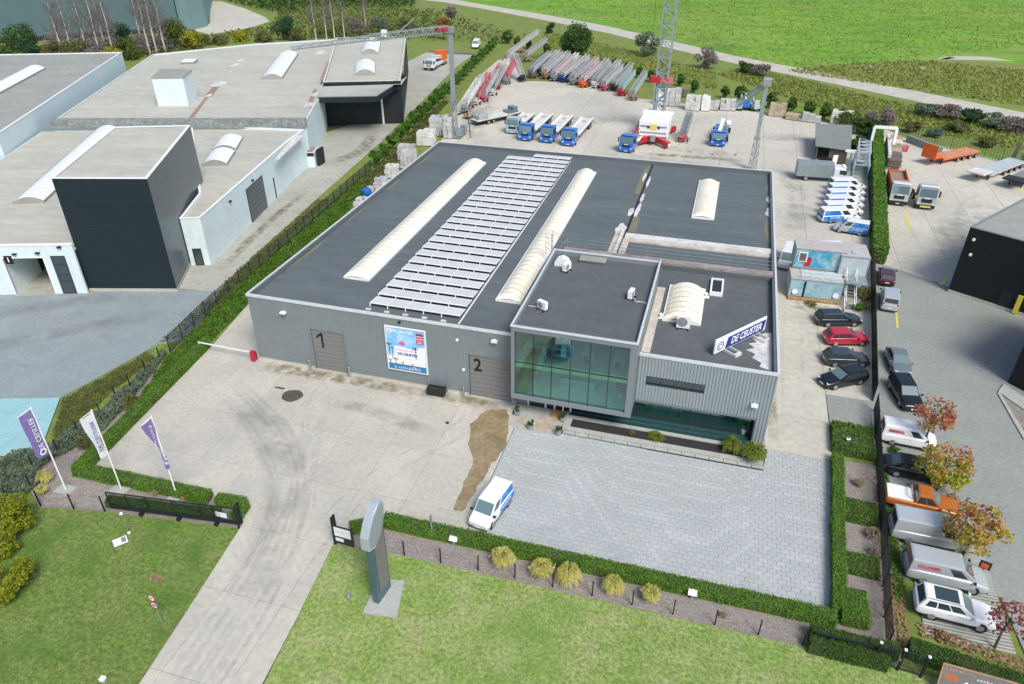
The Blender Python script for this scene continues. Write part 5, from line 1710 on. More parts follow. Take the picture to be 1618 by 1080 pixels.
hall('black_office', 'second black clad building at the right edge behind the grass border', B2, 8.0, 'black_hall', 'roof_grey', R(-40), 1.5, .12, 'frame_grey', pw=.2)
struct('pale_kerb', MB().prism([(70.77, 14.37), (71.65, 16.04), (73.15, 13.67), (72.47, 11.65)], -.1, .12), MT['terrace'])
struct('pale_kerb', MB().prism([(70.66, 14.12), (70.91, 14.52), (71.46, 7.39), (71.09, 7.11)], -.1, .1), MT['terrace'])
sheet('grass_border', [(70.86, 14.07), (72.41, 11.44), (73.36, 7.93), (71.3, 7.17)], -.01, 'gravel')

# open shed with a grey green roof
SR = [(58.07, 94.65), (64.55, 95.57), (63.09, 81.04), (57.48, 82.45)]
t = thing('open_shed', 'low wooden shed with a grey green sheet roof in the back yard', 'shed', (0, 0, 0))
z_ = [3.2, 3.2, 2.6, 2.6]
b = MB()
b.slab((*SR[3], 2.6), (*SR[2], 2.6), (*SR[1], 3.2), (*SR[0], 3.2), .12)
b.build('roof_sheet', 'shed_roof', t)
b = MB()
sr = inset(SR, .5)
sr = sorted(sr, key=lambda p: (p[1]))
front = sorted(sr[:2]); backp = sorted(sr[2:])
for p in front + backp:
    MB().tube((*p, -.1), (*p, 2.7), .1, 6).build('post', 'shed_wood', t)
fa, fb = Vector(front[0]), Vector(front[1])
n = 16
for i in range(n):
    u = .42 + .58 * i / n
    a, c = fa + (fb - fa) * u, fa + (fb - fa) * (u + .55 / n)
    MB().bar((a.x, a.y, 1.2), (c.x, c.y, 1.2), .06, 2.3).build('wall_board', 'shed_wood', t)
b = MB()
for p, q in ((front[0], backp[0]), (backp[0], backp[1]), (backp[1], front[1])):
    b.bar((*p, 1.25), (*q, 1.25), .05, 2.4)
b.build('wall', 'shed_wood', t)
random.seed(8)
for i in range(3):
    b = MB().tube((0, 0, 0), (0, .25, 0), .48, 12).tube((0, -.01, 0), (0, .0, 0), .2, 10)
    p = fa + (fb - fa) * (.22 + .14 * i)
    tag(b.build('spare_wheel', 'rubber', None, loc=(p.x, p.y - .5, .48)), 'black tyre leaning at the open front of the shed, number %s from the left' % ('one', 'two', 'three')[i], 'tyre', 'tyres at the shed')

# stacked site offices with outside stairs
t = thing('site_office_stack', 'two storey stack of site office cabins covered in blue printed banners with an outside stair', 'site office', (0, 0, 0))
a0 = Vector((52.3, 29.3))
dirx = (Vector((61.0, 27.6)) - Vector((52.3, 29.3))).normalized()
CT = Matrix.Translation((52.0, 28.7, 0)) @ Matrix.Rotation(R(2), 4, 'Z') @ Matrix.Diagonal((.87, .9, 1, 1))
def cab(name, x0, x1, y0, y1, z0, z1, key='container'):
    o = MB().box(x0, x1, y0, y1, z0 + .06, z1 - .06, 0, CT).build(name, key, t)
    f = MB()
    for x in (x0, x1 - .12):
        for y in (y0 - .02, y1 - .1):
            f.box(x - .01, x + .13, y, y + .12, z0, z1, 0, CT)
    f.box(x0 - .02, x1 + .02, y0 - .03, y0 + .1, z0, z0 + .14, 0, CT); f.box(x0 - .02, x1 + .02, y0 - .03, y0 + .1, z1 - .14, z1, 0, CT)
    f.build('cabin_frame', 'galv', o)
    MB().box(x0, x1, y0, y1, z1 - .055, z1 + .01, 0, CT).build('cabin_roof', 'container_roof', o)
    return o
lo = cab('lower_cabin', 0, 6.6, 0, 4.5, .15, 2.5)
up = cab('upper_cabin', .3, 6.7, 3.1, 6.2, 2.62, 5.1)
sd = cab('rear_cabin', 6.0, 9.6, 2.6, 6.9, .1, 4.9)
MB().box(6.8, 9.5, .1, 2.55, 2.5, 2.62, 0, CT).build('landing', 'galv', t)
MB().box(.4, 4.9, 3.04, 3.065, 2.85, 4.95, 0, CT).build('upper_banner', 'vinyl_blue', up)
MB().box(5.0, 6.5, 3.04, 3.065, 2.85, 4.95, 0, CT).build('pale_banner', 'vinyl_pale', up)
w = MB().box(.75, 1.9, 2.98, 3.03, 3.5, 4.7, 0, CT).build('window_frame', 'white', up)
MB().box(.9, 1.75, 2.95, 2.975, 3.62, 4.58, 0, CT).build('window_pane', 'shed_wood', w)
b = MB().add([tuple(CT @ Vector(p)) for p in ((1.6, 3.03, 2.9), (2.4, 3.03, 2.9), (2.5, 3.03, 4.1), (2.0, 3.03, 4.1))], [(0, 1, 2, 3)])
b.build('red_print', 'red', up)
MB().box(0.05, 1.7, -.06, -.035, .35, 2.3, 0, CT).build('lower_banner', 'vinyl_pale', lo)
MB().box(2.0, 6.5, -.06, -.035, .35, 2.3, 0, CT).build('lower_banner', 'vinyl_pale', lo)
MB().box(1.72, 1.98, -.05, -.034, .3, 2.3, 0, CT).build('dark_gap', 'black', lo)
for x in (.75, 5.9):
    o = MB().box(x - .45, x + .1, -.075, -.062, .5, 1.15, 0, CT).build('navy_print', 'navy', lo)
    b = MB()
    b.tube(tuple(CT @ Vector((x, -.075, .9))), tuple(CT @ Vector((x, -.1, .9))), .34, 14)
    b.build('white_emblem', 'print_white', lo)
b = MB().box(0, 6.6, -.6, -.1, -.02, .28, 0, CT)
b.build('timber_step', 'wood', t)
MB().box(1.3, 6.5, .2, 3.0, 2.52, 2.58, 0, CT).build('deck', 'container', t)
st = MB()
for x in (7.0, 8.2):
    st.bar(tuple(CT @ Vector((x, -1.6, .05))), tuple(CT @ Vector((x, 2.4, 2.6))), .06, .22)
    st.bar(tuple(CT @ Vector((x, -1.6, 1.05))), tuple(CT @ Vector((x, 2.4, 3.6))), .045)
    for k in range(4):
        st.bar(tuple(CT @ Vector((x, -1.6 + k * 1.33, .05 + k * .85))), tuple(CT @ Vector((x, -1.6 + k * 1.33, 1.05 + k * .85))), .045)
st.build('stair_frame', 'white', t)
for k in range(11):
    MB().box(7.03, 8.17, -1.5 + k * .36, -1.22 + k * .36, .2 + k * .23, .24 + k * .23, 0, CT).build('stair_tread', 'galv', t)
b = MB()
for x in (1.3, 2.6, 3.9, 5.2, 6.5):
    b.bar(tuple(CT @ Vector((x, .15, 2.6))), tuple(CT @ Vector((x, .15, 3.5))), .04)
for z in (3.05, 3.5):
    b.bar(tuple(CT @ Vector((1.3, .15, z))), tuple(CT @ Vector((6.7, .15, z))), .04)
b.build('deck_rail', 'white', t)
b = MB()
b.tube(tuple(CT @ Vector((8.1, 4.0, 4.92))), tuple(CT @ Vector((8.1, 4.0, 5.0))), .6, 16)
b.build('roof_disc', 'container', sd)

# ------------------------------------------------------------ vehicles
WHEELS = {}
def wheel(parent, x, y, r, w, side, rim='tyre_rim'):
    key = (round(r, 2), round(w, 2), side, rim)
    if key not in WHEELS:
        b = MB()
        n = 18
        b.tube((0, -w / 2, 0), (0, w / 2, 0), r, n)
        t = b.build('wheel', 'rubber', parent, loc=(x, y, r), bevel=.02)
        c = MB().tube((0, side * w / 2, 0), (0, side * (w / 2 + .015), 0), r * .66, 14)
        c.tube((0, side * (w / 2 + .012), 0), (0, side * (w / 2 + .03), 0), r * .2, 8)
        q = c.build('rim', rim, t)
        WHEELS[key] = t
        return t
    s = WHEELS[key]
    t = share(s, 'wheel', parent, (x, y, r))
    m = t.modifiers.new('bevel', 'BEVEL')
    m.width, m.segments, m.limit_method, m.angle_limit = .02, 2, 'ANGLE', R(40)
    for ch in s.children:
        share(ch, ch.name.split('.')[0], t)
    return t

def pane(b, A, B, Cc, D, u0, u1, v0, v1, t=.014):
    A, B, Cc, D = map(Vector, (A, B, Cc, D))
    def P_(u, v):
        return (A * (1 - u) + B * u) * (1 - v) + (D * (1 - u) + Cc * u) * v
    b.slab(P_(u0, v0), P_(u1, v0), P_(u1, v1), P_(u0, v1), t)

KIND = {
    # stations (x/L, zb, zt, w), greenhouse (belt rear, belt front, roof rear, roof front), belt z, wheel x, windows
    'sedan': dict(st=[(-.5, .36, .74, .82), (-.485, .24, .93, .94), (-.38, .2, .99, 1), (0, .19, .96, 1), (.2, .2, .95, 1), (.27, .2, .90, .99), (.42, .22, .78, .95), (.48, .24, .68, .87), (.5, .32, .58, .76)],
                  gh=(-.43, .24, -.25, .04), belt=.93, H=1.45, side=((.2, .49), (.53, .84)), wx=(-.29, .31)),
    'hatch': dict(st=[(-.5, .38, .76, .82), (-.487, .24, .98, .94), (-.36, .2, 1.02, 1), (0, .19, .99, 1), (.2, .2, .97, 1), (.27, .2, .93, .99), (.42, .22, .82, .95), (.48, .24, .70, .87), (.5, .32, .6, .76)],
                  gh=(-.485, .25, -.39, .05), belt=.95, H=1.5, side=((.1, .3), (.33, .58), (.61, .86)), wx=(-.30, .32)),
    'estate': dict(st=[(-.5, .38, .78, .82), (-.488, .24, .98, .94), (-.36, .2, 1.0, 1), (0, .19, .98, 1), (.18, .2, .96, 1), (.25, .2, .91, .99), (.41, .22, .80, .95), (.48, .24, .69, .87), (.5, .32, .59, .76)],
                   gh=(-.488, .22, -.43, .03), belt=.95, H=1.5, side=((.07, .29), (.32, .58), (.61, .87)), wx=(-.29, .31)),
    'suv': dict(st=[(-.5, .45, .86, .84), (-.487, .32, 1.06, .95), (-.36, .28, 1.08, 1), (0, .28, 1.05, 1), (.2, .28, 1.04, 1), (.27, .28, 1.0, .99), (.42, .3, .92, .95), (.485, .32, .78, .88), (.5, .4, .68, .78)],
                gh=(-.485, .24, -.41, .05), belt=1.03, H=1.66, side=((.1, .3), (.33, .58), (.61, .86)), wx=(-.29, .31)),
    'van': dict(st=[(-.5, .36, .9, .92), (-.492, .26, 1.1, .98), (-.3, .22, 1.1, 1), (0, .21, 1.1, 1), (.25, .22, 1.08, 1), (.32, .22, 1.02, .99), (.44, .25, .88, .95), (.49, .27, .76, .88), (.5, .34, .66, .78)],
                gh=(-.494, .34, -.475, .15), belt=1.05, H=1.86, side=((.69, .9),), wx=(-.28, .31)),
    'bigvan': dict(st=[(-.5, .4, .95, .93), (-.493, .28, 1.15, .98), (-.3, .25, 1.15, 1), (0, .24, 1.15, 1), (.3, .25, 1.15, 1), (.36, .25, 1.1, .99), (.45, .28, .98, .95), (.49, .3, .85, .88), (.5, .38, .72, .8)],
                   gh=(-.494, .385, -.48, .22), belt=1.12, H=2.08, side=((.73, .92),), wx=(-.28, .32)),
    'pickup': dict(st=[(-.5, .5, .95, .9), (-.49, .4, 1.08, .97), (-.3, .36, 1.08, 1), (0, .34, 1.06, 1), (.2, .34, 1.06, 1), (.27, .34, 1.02, .99), (.42, .36, .96, .95), (.485, .38, .82, .9), (.5, .44, .7, .82)],
                   gh=(-.13, .25, -.09, .09), belt=1.05, H=1.78, side=((.08, .44), (.48, .84)), wx=(-.3, .31)),
}
def vehicle(name, label, cat, loc, rz, L, W, kind, paint, group=None, roof=None, H=None, livery=None, rear_glass=True, side_print=None, sunroof=False, bed=None, scale=1.0, rails=False, lower='trim', front_print=None):
    K = KIND[kind]
    H = H or K['H']
    t = thing(name, label, cat, loc, rz, group)
    hz = H / K['H']
    hw = W / 2
    rings = []
    for x, zb, zt, w in K['st']:
        y = hw * w
        zb, zt = zb * hz, zt * hz
        zm = zb + (zt - zb) * .55
        h = [(-y * .9, zb), (-y, zb + .1), (-y * 1.0, zm), (-y * .965, zt - .07), (-y * .87, zt)]
        h += [(-a, z) for a, z in h[::-1]]
        rings.append([(x * L, yy, zz) for yy, zz in h])
    b = MB().loft([[(x * 1.012, y * 1.03, z + (.0 if z < .5 else .02)) for x, y, z in r_] for r_ in rings[::-1]])
    bo = b.build('body', paint, t, smooth=True)
    sb = bo.modifiers.new('smooth', 'SUBSURF')
    sb.levels = sb.render_levels = 2
    b = MB()
    g = [v * L for v in K['gh']]
    zb, zr = K['belt'] * hz, H - .05
    wb, wr = hw * .93, hw * (.80 if 'van' not in kind else .86)
    wm = hw * (.955 if 'van' in kind else .9)
    low = [(g[0], -wb, zb - .08), (g[1], -wb * .9, zb - .08), (g[1], wb * .9, zb - .08), (g[0], wb, zb - .08)]
    top = [(g[2], -wr, zr), (g[3], -wr * .96, zr), (g[3], wr * .96, zr), (g[2], wr, zr)]
    cr = [(g[2] + .12, -wr + .16, H), (g[3] - .15, -wr + .16, H - .01), (g[3] - .15, wr - .16, H - .01), (g[2] + .12, wr - .16, H)]
    b.loft([low, top], 0, False)
    b.build('cabin_frame', paint, t, bevel=.035)
    c = MB().loft([top, cr], 0, False)
    c.add(cr, [(0, 1, 2, 3)])
    c.build('roof', roof or paint, t)
    # glazing
    q = MB()
    f0 = .14
    pane(q, low[1], low[2], top[2], top[1], .05, .95, f0, .93)
    q.build('windscreen', 'screen_glass', t)
    if rear_glass:
        q = MB()
        pane(q, low[3], low[0], top[0], top[3], .1, .9, .2 if 'van' not in kind else .3, .9)
        q.build('rear_window', 'car_glass', t)
    for s in (0, 1):
        A, B, Cc, D = (low[0], low[1], top[1], top[0]) if s == 0 else (low[2], low[3], top[3], top[2])
        for u0, u1 in K['side']:
            q = MB()
            a, e = (u0, u1) if s == 0 else (1 - u1, 1 - u0)
            pane(q, A, B, Cc, D, a, e, .2, .88)
            q.build('side_window', 'car_glass', t)
    # lights, plates, bumpers, mirrors
    for s in (-1, 1):
        x = L * .455
        MB().cbox((L * .462, s * hw * .68, .66 * hz), (L * .05, hw * .34, .13), 0, -s * .45).build('headlight', 'lamp_clear', t)
        MB().cbox((-L * .49, s * hw * .78, .78 * hz + (.12 if 'van' in kind else 0)), (.09, hw * .2, .2 if 'van' not in kind else .5), 0, s * .2).build('taillight', 'lamp_red', t)
        m = MB().cbox((g[1] - .18 * L / 4.4, s * (hw + .09), zb + .08), (.13, .2, .15))
        m.build('mirror', lower if 'van' in kind else paint, t)
    MB().cbox((L * .497, 0, .42 * hz), (.05, W * .55, .2)).build('grille', 'trim', t)
    MB().cbox((L * .508, 0, .44 * hz), (.03, .48, .11)).build('number_plate', 'print_white', t)
    MB().cbox((-L * .504, 0, .62 * hz), (.03, .48, .11)).build('number_plate', 'print_white', t)
    b = MB()
    b.cbox((L * .48, 0, .33 * hz), (L * .045, W * .86, .1)); b.cbox((-L * .487, 0, .38 * hz), (L * .03, W * .88, .16))
    b.box(-L * .2, L * .22, -hw - .008, hw + .008, .2 * hz, .3 * hz)
    b.build('bumper', lower, t)
    b = MB()
    for s in (-1, 1):
        for xs in ((-.1, .075, .22) if 'van' not in kind else (.0, .2)):
            b.box(xs * L - .008, xs * L + .008, s * hw * 1.0 - .02, s * hw * 1.0 + .018, .35 * hz, .9 * hz)
        b.box(-.1 * L + .05, -.1 * L + .22, s * hw - .01, s * hw + .03, .84 * hz, .88 * hz)
        b.box(.075 * L - .3, .075 * L - .12, s * hw - .01, s * hw + .03, .84 * hz, .88 * hz)
    b.build('door_seam', 'trim', t)
    r = (.33 if kind in ('sedan', 'hatch', 'estate') else .36) * (1 if L < 5 else 1.05)
    arch = MB()
    for wx in K['wx']:
        for s in (-1, 1):
            wheel(t, wx * L, s * (hw - .1), r, .22, s)
            arch.tube((wx * L, s * (hw - .02), r), (wx * L, s * (hw + .003), r), r + .06, 18)
    arch.build('wheel_arch', 'trim', t)
    if rails:
        b = MB()
        for s in (-1, 1):
            b.bar((g[2] + .1, s * (wr - .06), H + .02), (g[3] - .1, s * (wr - .06), H + .02), .04)
        b.build('roof_rail', 'metal', t)
    if sunroof:
        MB().box(g[2] + .55, g[3] - .22, -wr + .2, wr - .2, H - .03, H + .012).build('glass_roof', 'car_glass', t)
    if livery:
        for s in (0, 1):
            A, B, Cc, D = (low[0], low[1], top[1], top[0]) if s == 0 else (low[2], low[3], top[3], top[2])
            q = MB()
            sl = .03, .6
            a, e = sl if s == 0 else (1 - sl[1], 1 - sl[0])
            pane(q, A, B, Cc, D, a, e, .16, .9, .016)
            y = (-1, 1)[s] * (hw + .03)
            x0, x1 = -.47 * L, .1 * L
            p = [(x0, y, .42 * hz), (x1, y, .36 * hz), (x1 - .45, y, 1.04 * hz), (x0, y, 1.04 * hz)]
            q.add(p, [(0, 1, 2, 3)] if s == 0 else [(3, 2, 1, 0)])
            if s == 1:
                xr = -L / 2 - .03
                q.add([(xr, hw * .9, .62 * hz), (xr, -hw * .9, .62 * hz), (xr, -hw * .9, 1.12 * hz), (xr, hw * .9, 1.12 * hz)], [(0, 1, 2, 3)])
            q.build('livery_panel', livery, t)
            T = Matrix.Translation((-.18 * L, (-1, 1)[s] * (hw + .036), .8 * hz)) @ Matrix.Rotation(0 if s == 0 else PI, 4, 'Z') @ Matrix.Rotation(PI / 2, 4, 'X')
            text('livery_lettering', 'DE CEUSTER', .26, 'print_white', t, T, bold=.005, shear=.2)
    if side_print:
        for s in (0, 1):
            A, B, Cc, D = (low[0], low[1], top[1], top[0]) if s == 0 else (low[2], low[3], top[3], top[2])
            q = MB()
            a, e = (.12, .5) if s == 0 else (.5, .88)
            pane(q, A, B, Cc, D, a, e, .38, .72, .018)
            q.build('side_print', side_print, t)
        q = MB()
        pane(q, low[3], low[0], top[0], top[3], .12, .88, .3, .75, .02)
        q.build('rear_print', side_print, t)
    if bed:
        MB().box(-.485 * L, -.15 * L, -hw * .84, hw * .84, 1.02 * hz, 1.13 * hz).build('bed_cover', bed, t, bevel=.03)
        b = MB()
        for s in (-1, 1):
            b.bar((-.14 * L, s * hw * .7, 1.08 * hz), (-.17 * L, s * hw * .62, 1.6 * hz), .07)
        b.bar((-.17 * L, -hw * .62, 1.6 * hz), (-.17 * L, hw * .62, 1.6 * hz), .08)
        b.build('roll_bar', 'metal', t)
    return t

V = vehicle
V('parked_car', 'dark navy estate car parked beyond the red car at the right end of the building', 'car', (57.1, 24.0), R(17), 4.8, 1.85, 'estate', 'car_navy', rails=True)
V('parked_car', 'bright red hatchback parked between the dark cars', 'car', (57.55, 20.0), R(17), 4.45, 1.82, 'hatch', 'car_red')
V('parked_car', 'dark grey hatchback parked right in front of the red one', 'car', (57.2, 15.75), R(14), 4.4, 1.8, 'hatch', 'car_grey')
V('parked_car', 'black saloon nose to the left, nearest of the row beside the office block', 'car', (56.6, 12.0), R(-147), 4.7, 1.84, 'estate', 'car_black')
V('parked_car', 'dark car with pale roof standing behind the black one on the neighbour road', 'car', (62.2, 16.6), R(-87), 4.5, 1.82, 'sedan', 'car_teal')
V('parked_car', 'large black sport utility car facing the viewer beside the fence', 'car', (62.0, 10.9), R(-80), 4.75, 1.9, 'suv', 'car_black')
V('parked_van', 'small white van with red lettering under the upper red leaved tree', 'van', (61.2, 4.0), R(-3), 4.45, 1.85, 'van', 'car_white', side_print='red_dirty')
V('parked_car', 'dark saloon half hidden by the large autumn tree', 'car', (61.1, -.3), R(-4), 4.75, 1.85, 'sedan', 'car_black')
V('pickup_truck', 'orange pickup with a pale bed cover parked beside the long silver van', 'pickup', (60.95, -4.35), R(-4), 5.3, 1.9, 'pickup', 'car_orange', bed='white')
V('parked_van', 'long silver van parked below the golden leaved tree', 'van', (61.0, -7.7), R(-1), 5.5, 2.0, 'bigvan', 'car_silver', rear_glass=True)
V('parked_van', 'silver white van with red print beside the white sport utility car', 'van', (61.3, -11.4), R(-2), 5.1, 1.95, 'van', 'car_silver', side_print='red_dirty', H=1.95)
V('parked_car', 'white sport utility car with a dark glass roof at the bottom right', 'car', (61.25, -14.5), R(-3), 4.75, 1.9, 'suv', 'car_white', sunroof=True, rails=True)
V('parked_car', 'dark maroon car at the end of the tall hedge', 'car', (63.68, 36.73), R(83), 4.2, 1.8, 'hatch', 'car_maroon')
V('parked_van', 'silver van seen from behind below the maroon car', 'van', (63.13, 30.24), R(83), 4.5, 1.9, 'van', 'car_silver')
V('parked_van', 'white van with a blue printed side parked alone at the front hedge', 'van', (29.2, -14.1), R(-101), 4.35, 1.78, 'van', 'car_white', livery='livery_blue')

g_ = 'white and blue company vans in a row by the fence'
vr = V('company_van', 'white van with blue rear side, nearest of the row of vans facing the fence', 'van', (59.6, 55.0), R(20), 5.7, 2.0, 'van', 'car_white', g_, H=2.0, livery='livery_blue')
names = ['second', 'third', 'fourth', 'fifth', 'sixth']
for i in range(5):
    dup(vr, (60.25 + .42 * i, 57.6 + 2.75 * i), R(19), 'white and blue van, %s from the near end of the row facing the fence' % names[i], g_)
V('company_van', 'silver and blue small van facing left in front of the row of vans', 'van', (60.9, 51.1), R(170), 4.5, 1.85, 'van', 'car_silver', g_, livery='livery_blue', roof='car_white')
V('company_van', 'white and blue van partly hidden behind the site offices', 'van', (58.2, 42.4), R(18), 4.6, 1.85, 'van', 'car_white', g_, livery='livery_blue')
V('parked_van', 'plain white van facing the viewer between building and site offices', 'van', (52.21, 38.29), R(-100), 5.0, 1.95, 'bigvan', 'car_white')

# box lorry at the head of the row
def lorry_cab(t, x, W, H, paint, low='trim', z0=.55, L=2.0, vis=None):
    hw = W / 2
    r = []
    for xx, zt, zb, k in ((0, H - .05, z0, 1), (L * .55, H, z0, 1), (L * .86, H - .12, z0 - .1, .99), (L * .98, H * .58, z0 - .15, .98), (L, z0 + .4, z0 - .15, .97)):
        r.append([(x + xx, -hw * k, zb), (x + xx, -hw * k, zt - .12), (x + xx, -hw * k + .14, zt), (x + xx, hw * k - .14, zt), (x + xx, hw * k, zt - .12), (x + xx, hw * k, zb)])
    MB().loft(r[::-1]).build('cab', paint, t, bevel=.03)
    A, B = (x + L * .985, -hw * .93, H * .56), (x + L * .985, hw * .93, H * .56)
    D, E = (x + L * .872, -hw * .9, H - .25), (x + L * .872, hw * .9, H - .25)
    q = MB()
    pane(q, A, B, E, D, .02, .98, .04, .98, .03)
    q.build('windscreen', 'screen_glass', t)
    for s in (-1, 1):
        q = MB()
        q.box(x + L * .42, x + L * .84, s * hw - .01, s * hw + .012, H * .58, H - .35)
        q.build('side_window', 'car_glass', t)
        MB().box(x + L - .03, x + L + .04, s * hw * .78 - .18, s * hw * .78 + .18, z0 + .02, z0 + .24).build('headlight', 'lamp_clear', t)
        m = MB().box(x + L * .84, x + L * .92, s * (hw + .22) - .1, s * (hw + .22) + .1, H * .6, H * .86)
        m.bar((x + L * .85, s * hw, H * .84), (x + L * .88, s * (hw + .2), H * .84), .04)
        m.build('mirror', 'trim', t)
    MB().box(x + L - .04, x + L + .03, -hw * .55, hw * .55, z0 + .32, H * .5).build('grille', 'trim', t)
    MB().box(x + L - .02, x + L + .035, -hw * .3, hw * .3, H * .5, H * .535).build('badge', 'print_white', t)
    MB().box(x + L - .3, x + L + .08, -hw * .98, hw * .98, .3, z0 + .0).build('bumper', low, t, bevel=.03)
    MB().box(x + L + .08, x + L + .1, -.26, .26, .38, .5).build('number_plate', 'print_white', t)
    MB().box(x + L * .66, x + L * .9, -hw * .9, hw * .9, H, H + .1).build('visor', vis or paint, t)

def lorry_wheels(t, xs, W, r=.5):
    for x in xs:
        for s in (-1, 1):
            wheel(t, x, s * (W / 2 - .16), r, .3, s)

t = thing('box_lorry', 'grey box lorry with white cab standing at the far end of the van row', 'lorry', (58.4, 72.6), R(4))
MB().box(-4.2, 1.4, -1.15, 1.15, .75, 2.9).build('cargo_box', 'galv', t, bevel=.03)
MB().box(-4.0, 3.0, -.45, .45, .45, .74).build('chassis', 'trim', t)
lorry_cab(t, 1.5, 2.1, 2.45, 'car_white')
lorry_wheels(t, (-2.6, 2.5), 2.1, .42)

# blue flat deck lorries
def deck_lorry(label, loc, rz, L, paint='truck_blue', visor=None, deck=True, group='blue lorries parked behind the building', red=False):
    t = thing('flatbed_lorry', label, 'lorry', loc, rz, group)
    W = 2.55
    lorry_cab(t, L / 2 - 2.2, W, 3.05, paint, paint, .75, 2.2, visor)
    b = MB()
    for s in (-1, 1):
        b.box(-L / 2, L / 2 - 2.2, s * .45 - .1, s * .45 + .1, .6, .88)
    b.build('chassis', 'trim', t)
    d = MB().box(-L / 2, L / 2 - 3.4, -W / 2, W / 2, 1.15, 1.32).build('deck', 'white_dirty', t)
    b = MB()
    for s in (-1, 1):
        b.box(-L / 2, L / 2 - 3.4, s * (W / 2 - .14) - .13, s * (W / 2 - .14) + .13, 1.32, 1.5)
    b.build('deck_rim', 'white', d)
    MB().box(-L / 2 + 2.4, -L / 2 + 3.1, -.35, .35, 1.32, 1.4).build('deck_hatch', 'galv', d)
    MB().box(L / 2 - 5.2, L / 2 - 3.8, -.9, .9, 1.32, 1.75).build('deck_box', 'white', d, bevel=.03)
    b = MB()
    for s in (-1, 1):
        b.box(-L / 2, L / 2 - 3.4, s * (W / 2 + .01) - .04, s * (W / 2 + .01) + .04, .95, 1.14)
    b.build('side_rail', 'trim', d)
    for s in (-1, 1):
        MB().box(L / 2 - 3.35, L / 2 - 2.3, s * 1.0 - .25, s * 1.0 + .25, .6, 1.35).build('side_tank', paint, t, bevel=.03)
        MB().box(-L / 2 - .03, -L / 2 + .02, s * .95 - .2, s * .95 + .2, .75, .92).build('taillight', 'lamp_red', t)
    lorry_wheels(t, (L / 2 - 1.3, -L / 2 + 3.1, -L / 2 + 1.7), W)
    if red:
        b = MB().box(L / 2 - 3.3, L / 2 - 2.4, -.9, .9, 1.4, 2.5)
        b.build('red_crane_box', 'red', t, bevel=.05)
    return t
def front_at(p, rz, L):        # centre of a lorry whose front stands at p
    return (p[0] - math.cos(rz) * L / 2, p[1] - math.sin(rz) * L / 2)
rz = R(-92)
F1 = [(2.6, 83.27), (6.16, 79.54), (10.35, 79.46), (14.64, 78.62)]
LL = 15.5
deck_lorry('older grey blue lorry with a red box at the left end of the lorry row', front_at(F1[0], rz, 11), rz, 11, 'teal_light', 'white_dirty', red=True)
deck_lorry('blue lorry with white flat deck, first beside the older grey one', front_at(F1[1], rz, LL), rz, LL)
deck_lorry('blue lorry with white flat deck in the middle of the lorry row', front_at(F1[2], rz, LL), rz, LL)
deck_lorry('blue lorry with white flat deck at the right end of the lorry row', front_at(F1[3], rz, LL), rz, LL)

def lattice(b, p, q, w, h, n, r=.04, mi=0, taper=1.0):
    """four chords and zig-zag braces from p to q"""
    p, q = Vector(p), Vector(q)
    d = q - p
    L = d.length
    T = Matrix.Translation(p) @ d.to_track_quat('X', 'Z').to_matrix().to_4x4()
    def c(i, a, e):
        k = 1 + (taper - 1) * i / n
        return tuple(T @ Vector((L * i / n, a * w / 2 * k, e * h / 2 * k)))
    for a in (-1, 1):
        for e in (-1, 1):
            b.bar(c(0, a, e), c(n, a, e), r * 2, None, mi)
    for i in range(n):
        s = 1 if i % 2 else -1
        for e in (-1, 1):
            b.bar(c(i, -s, e), c(i + 1, s, e), r * 1.3, None, mi)
            b.bar(c(i, e, -s), c(i + 1, e, s), r * 1.3, None, mi)
        if i % 2 == 0:
            for e in (-1, 1):
                b.bar(c(i, -1, e), c(i, 1, e), r * 1.2, None, mi)
                b.bar(c(i, e, -1), c(i, e, 1), r * 1.2, None, mi)
    return b

# blue lorry carrying a lattice boom
rz = R(-98)
t = deck_lorry('blue lorry carrying a slanted lattice boom beside the white and red crane', front_at((25.44, 77.71), rz, 13), rz, 13)
b = MB()
lattice(b, (3.2, 0, 1.9), (-8.2, .1, 3.6), 1.0, .8, 10, .05)
b.build('boom', 'red_dirty', t)
MB().box(1.6, 3.6, -.9, .9, 1.5, 2.2).build('boom_foot', 'galv', t, bevel=.05)
b = MB()
lattice(b, (-7.6, .1, 3.4), (-9.6, .1, 4.0), .7, .6, 3, .05)
b.build('boom_tip', 'galv', t)

# loader crane lorry
rz = R(-92)
t = thing('crane_lorry', 'dark blue lorry with a white telescopic boom lying over its bed', 'crane lorry', front_at((41.13, 85.98), rz, 10), rz)
lorry_cab(t, 2.8, 2.6, 2.7, 'blue', 'blue', .75, 2.2)
MB().box(-5, 2.7, -1.25, 1.25, .7, 1.3).build('carrier_body', 'blue', t, bevel=.04)
MB().box(-2.5, 1.0, -1.2, -.35, 1.3, 2.3).build('crane_cab', 'truck_blue', t, bevel=.06)
MB().box(-4.4, -2.4, .1, 1.2, 1.3, 2.2).build('winch_housing', 'galv', t, bevel=.06)
b = MB()
b.bar((-4.8, 0, 2.5), (4.4, 0, 2.7), .6, .75)
b.build('boom', 'white', t)
MB().bar((-6.4, 0, 2.5), (-4.8, 0, 2.5), .45, .55).build('boom_tip', 'teal_light', t)
b = MB().tube((-3.3, .85, 2.3), (-3.3, 1.5, 2.4), .6, 12)
b.build('hose_reel', 'white', t)
b = MB()
for x in (-4.2, 2.2):
    for s in (-1, 1):
        b.box(x - .2, x + .2, s * 1.45 - .22, s * 1.45 + .22, .3, 1.2)
b.build('outrigger', 'black', t)
lorry_wheels(t, (4.0, 2.5, -1.8, -3.3), 2.6, .5)

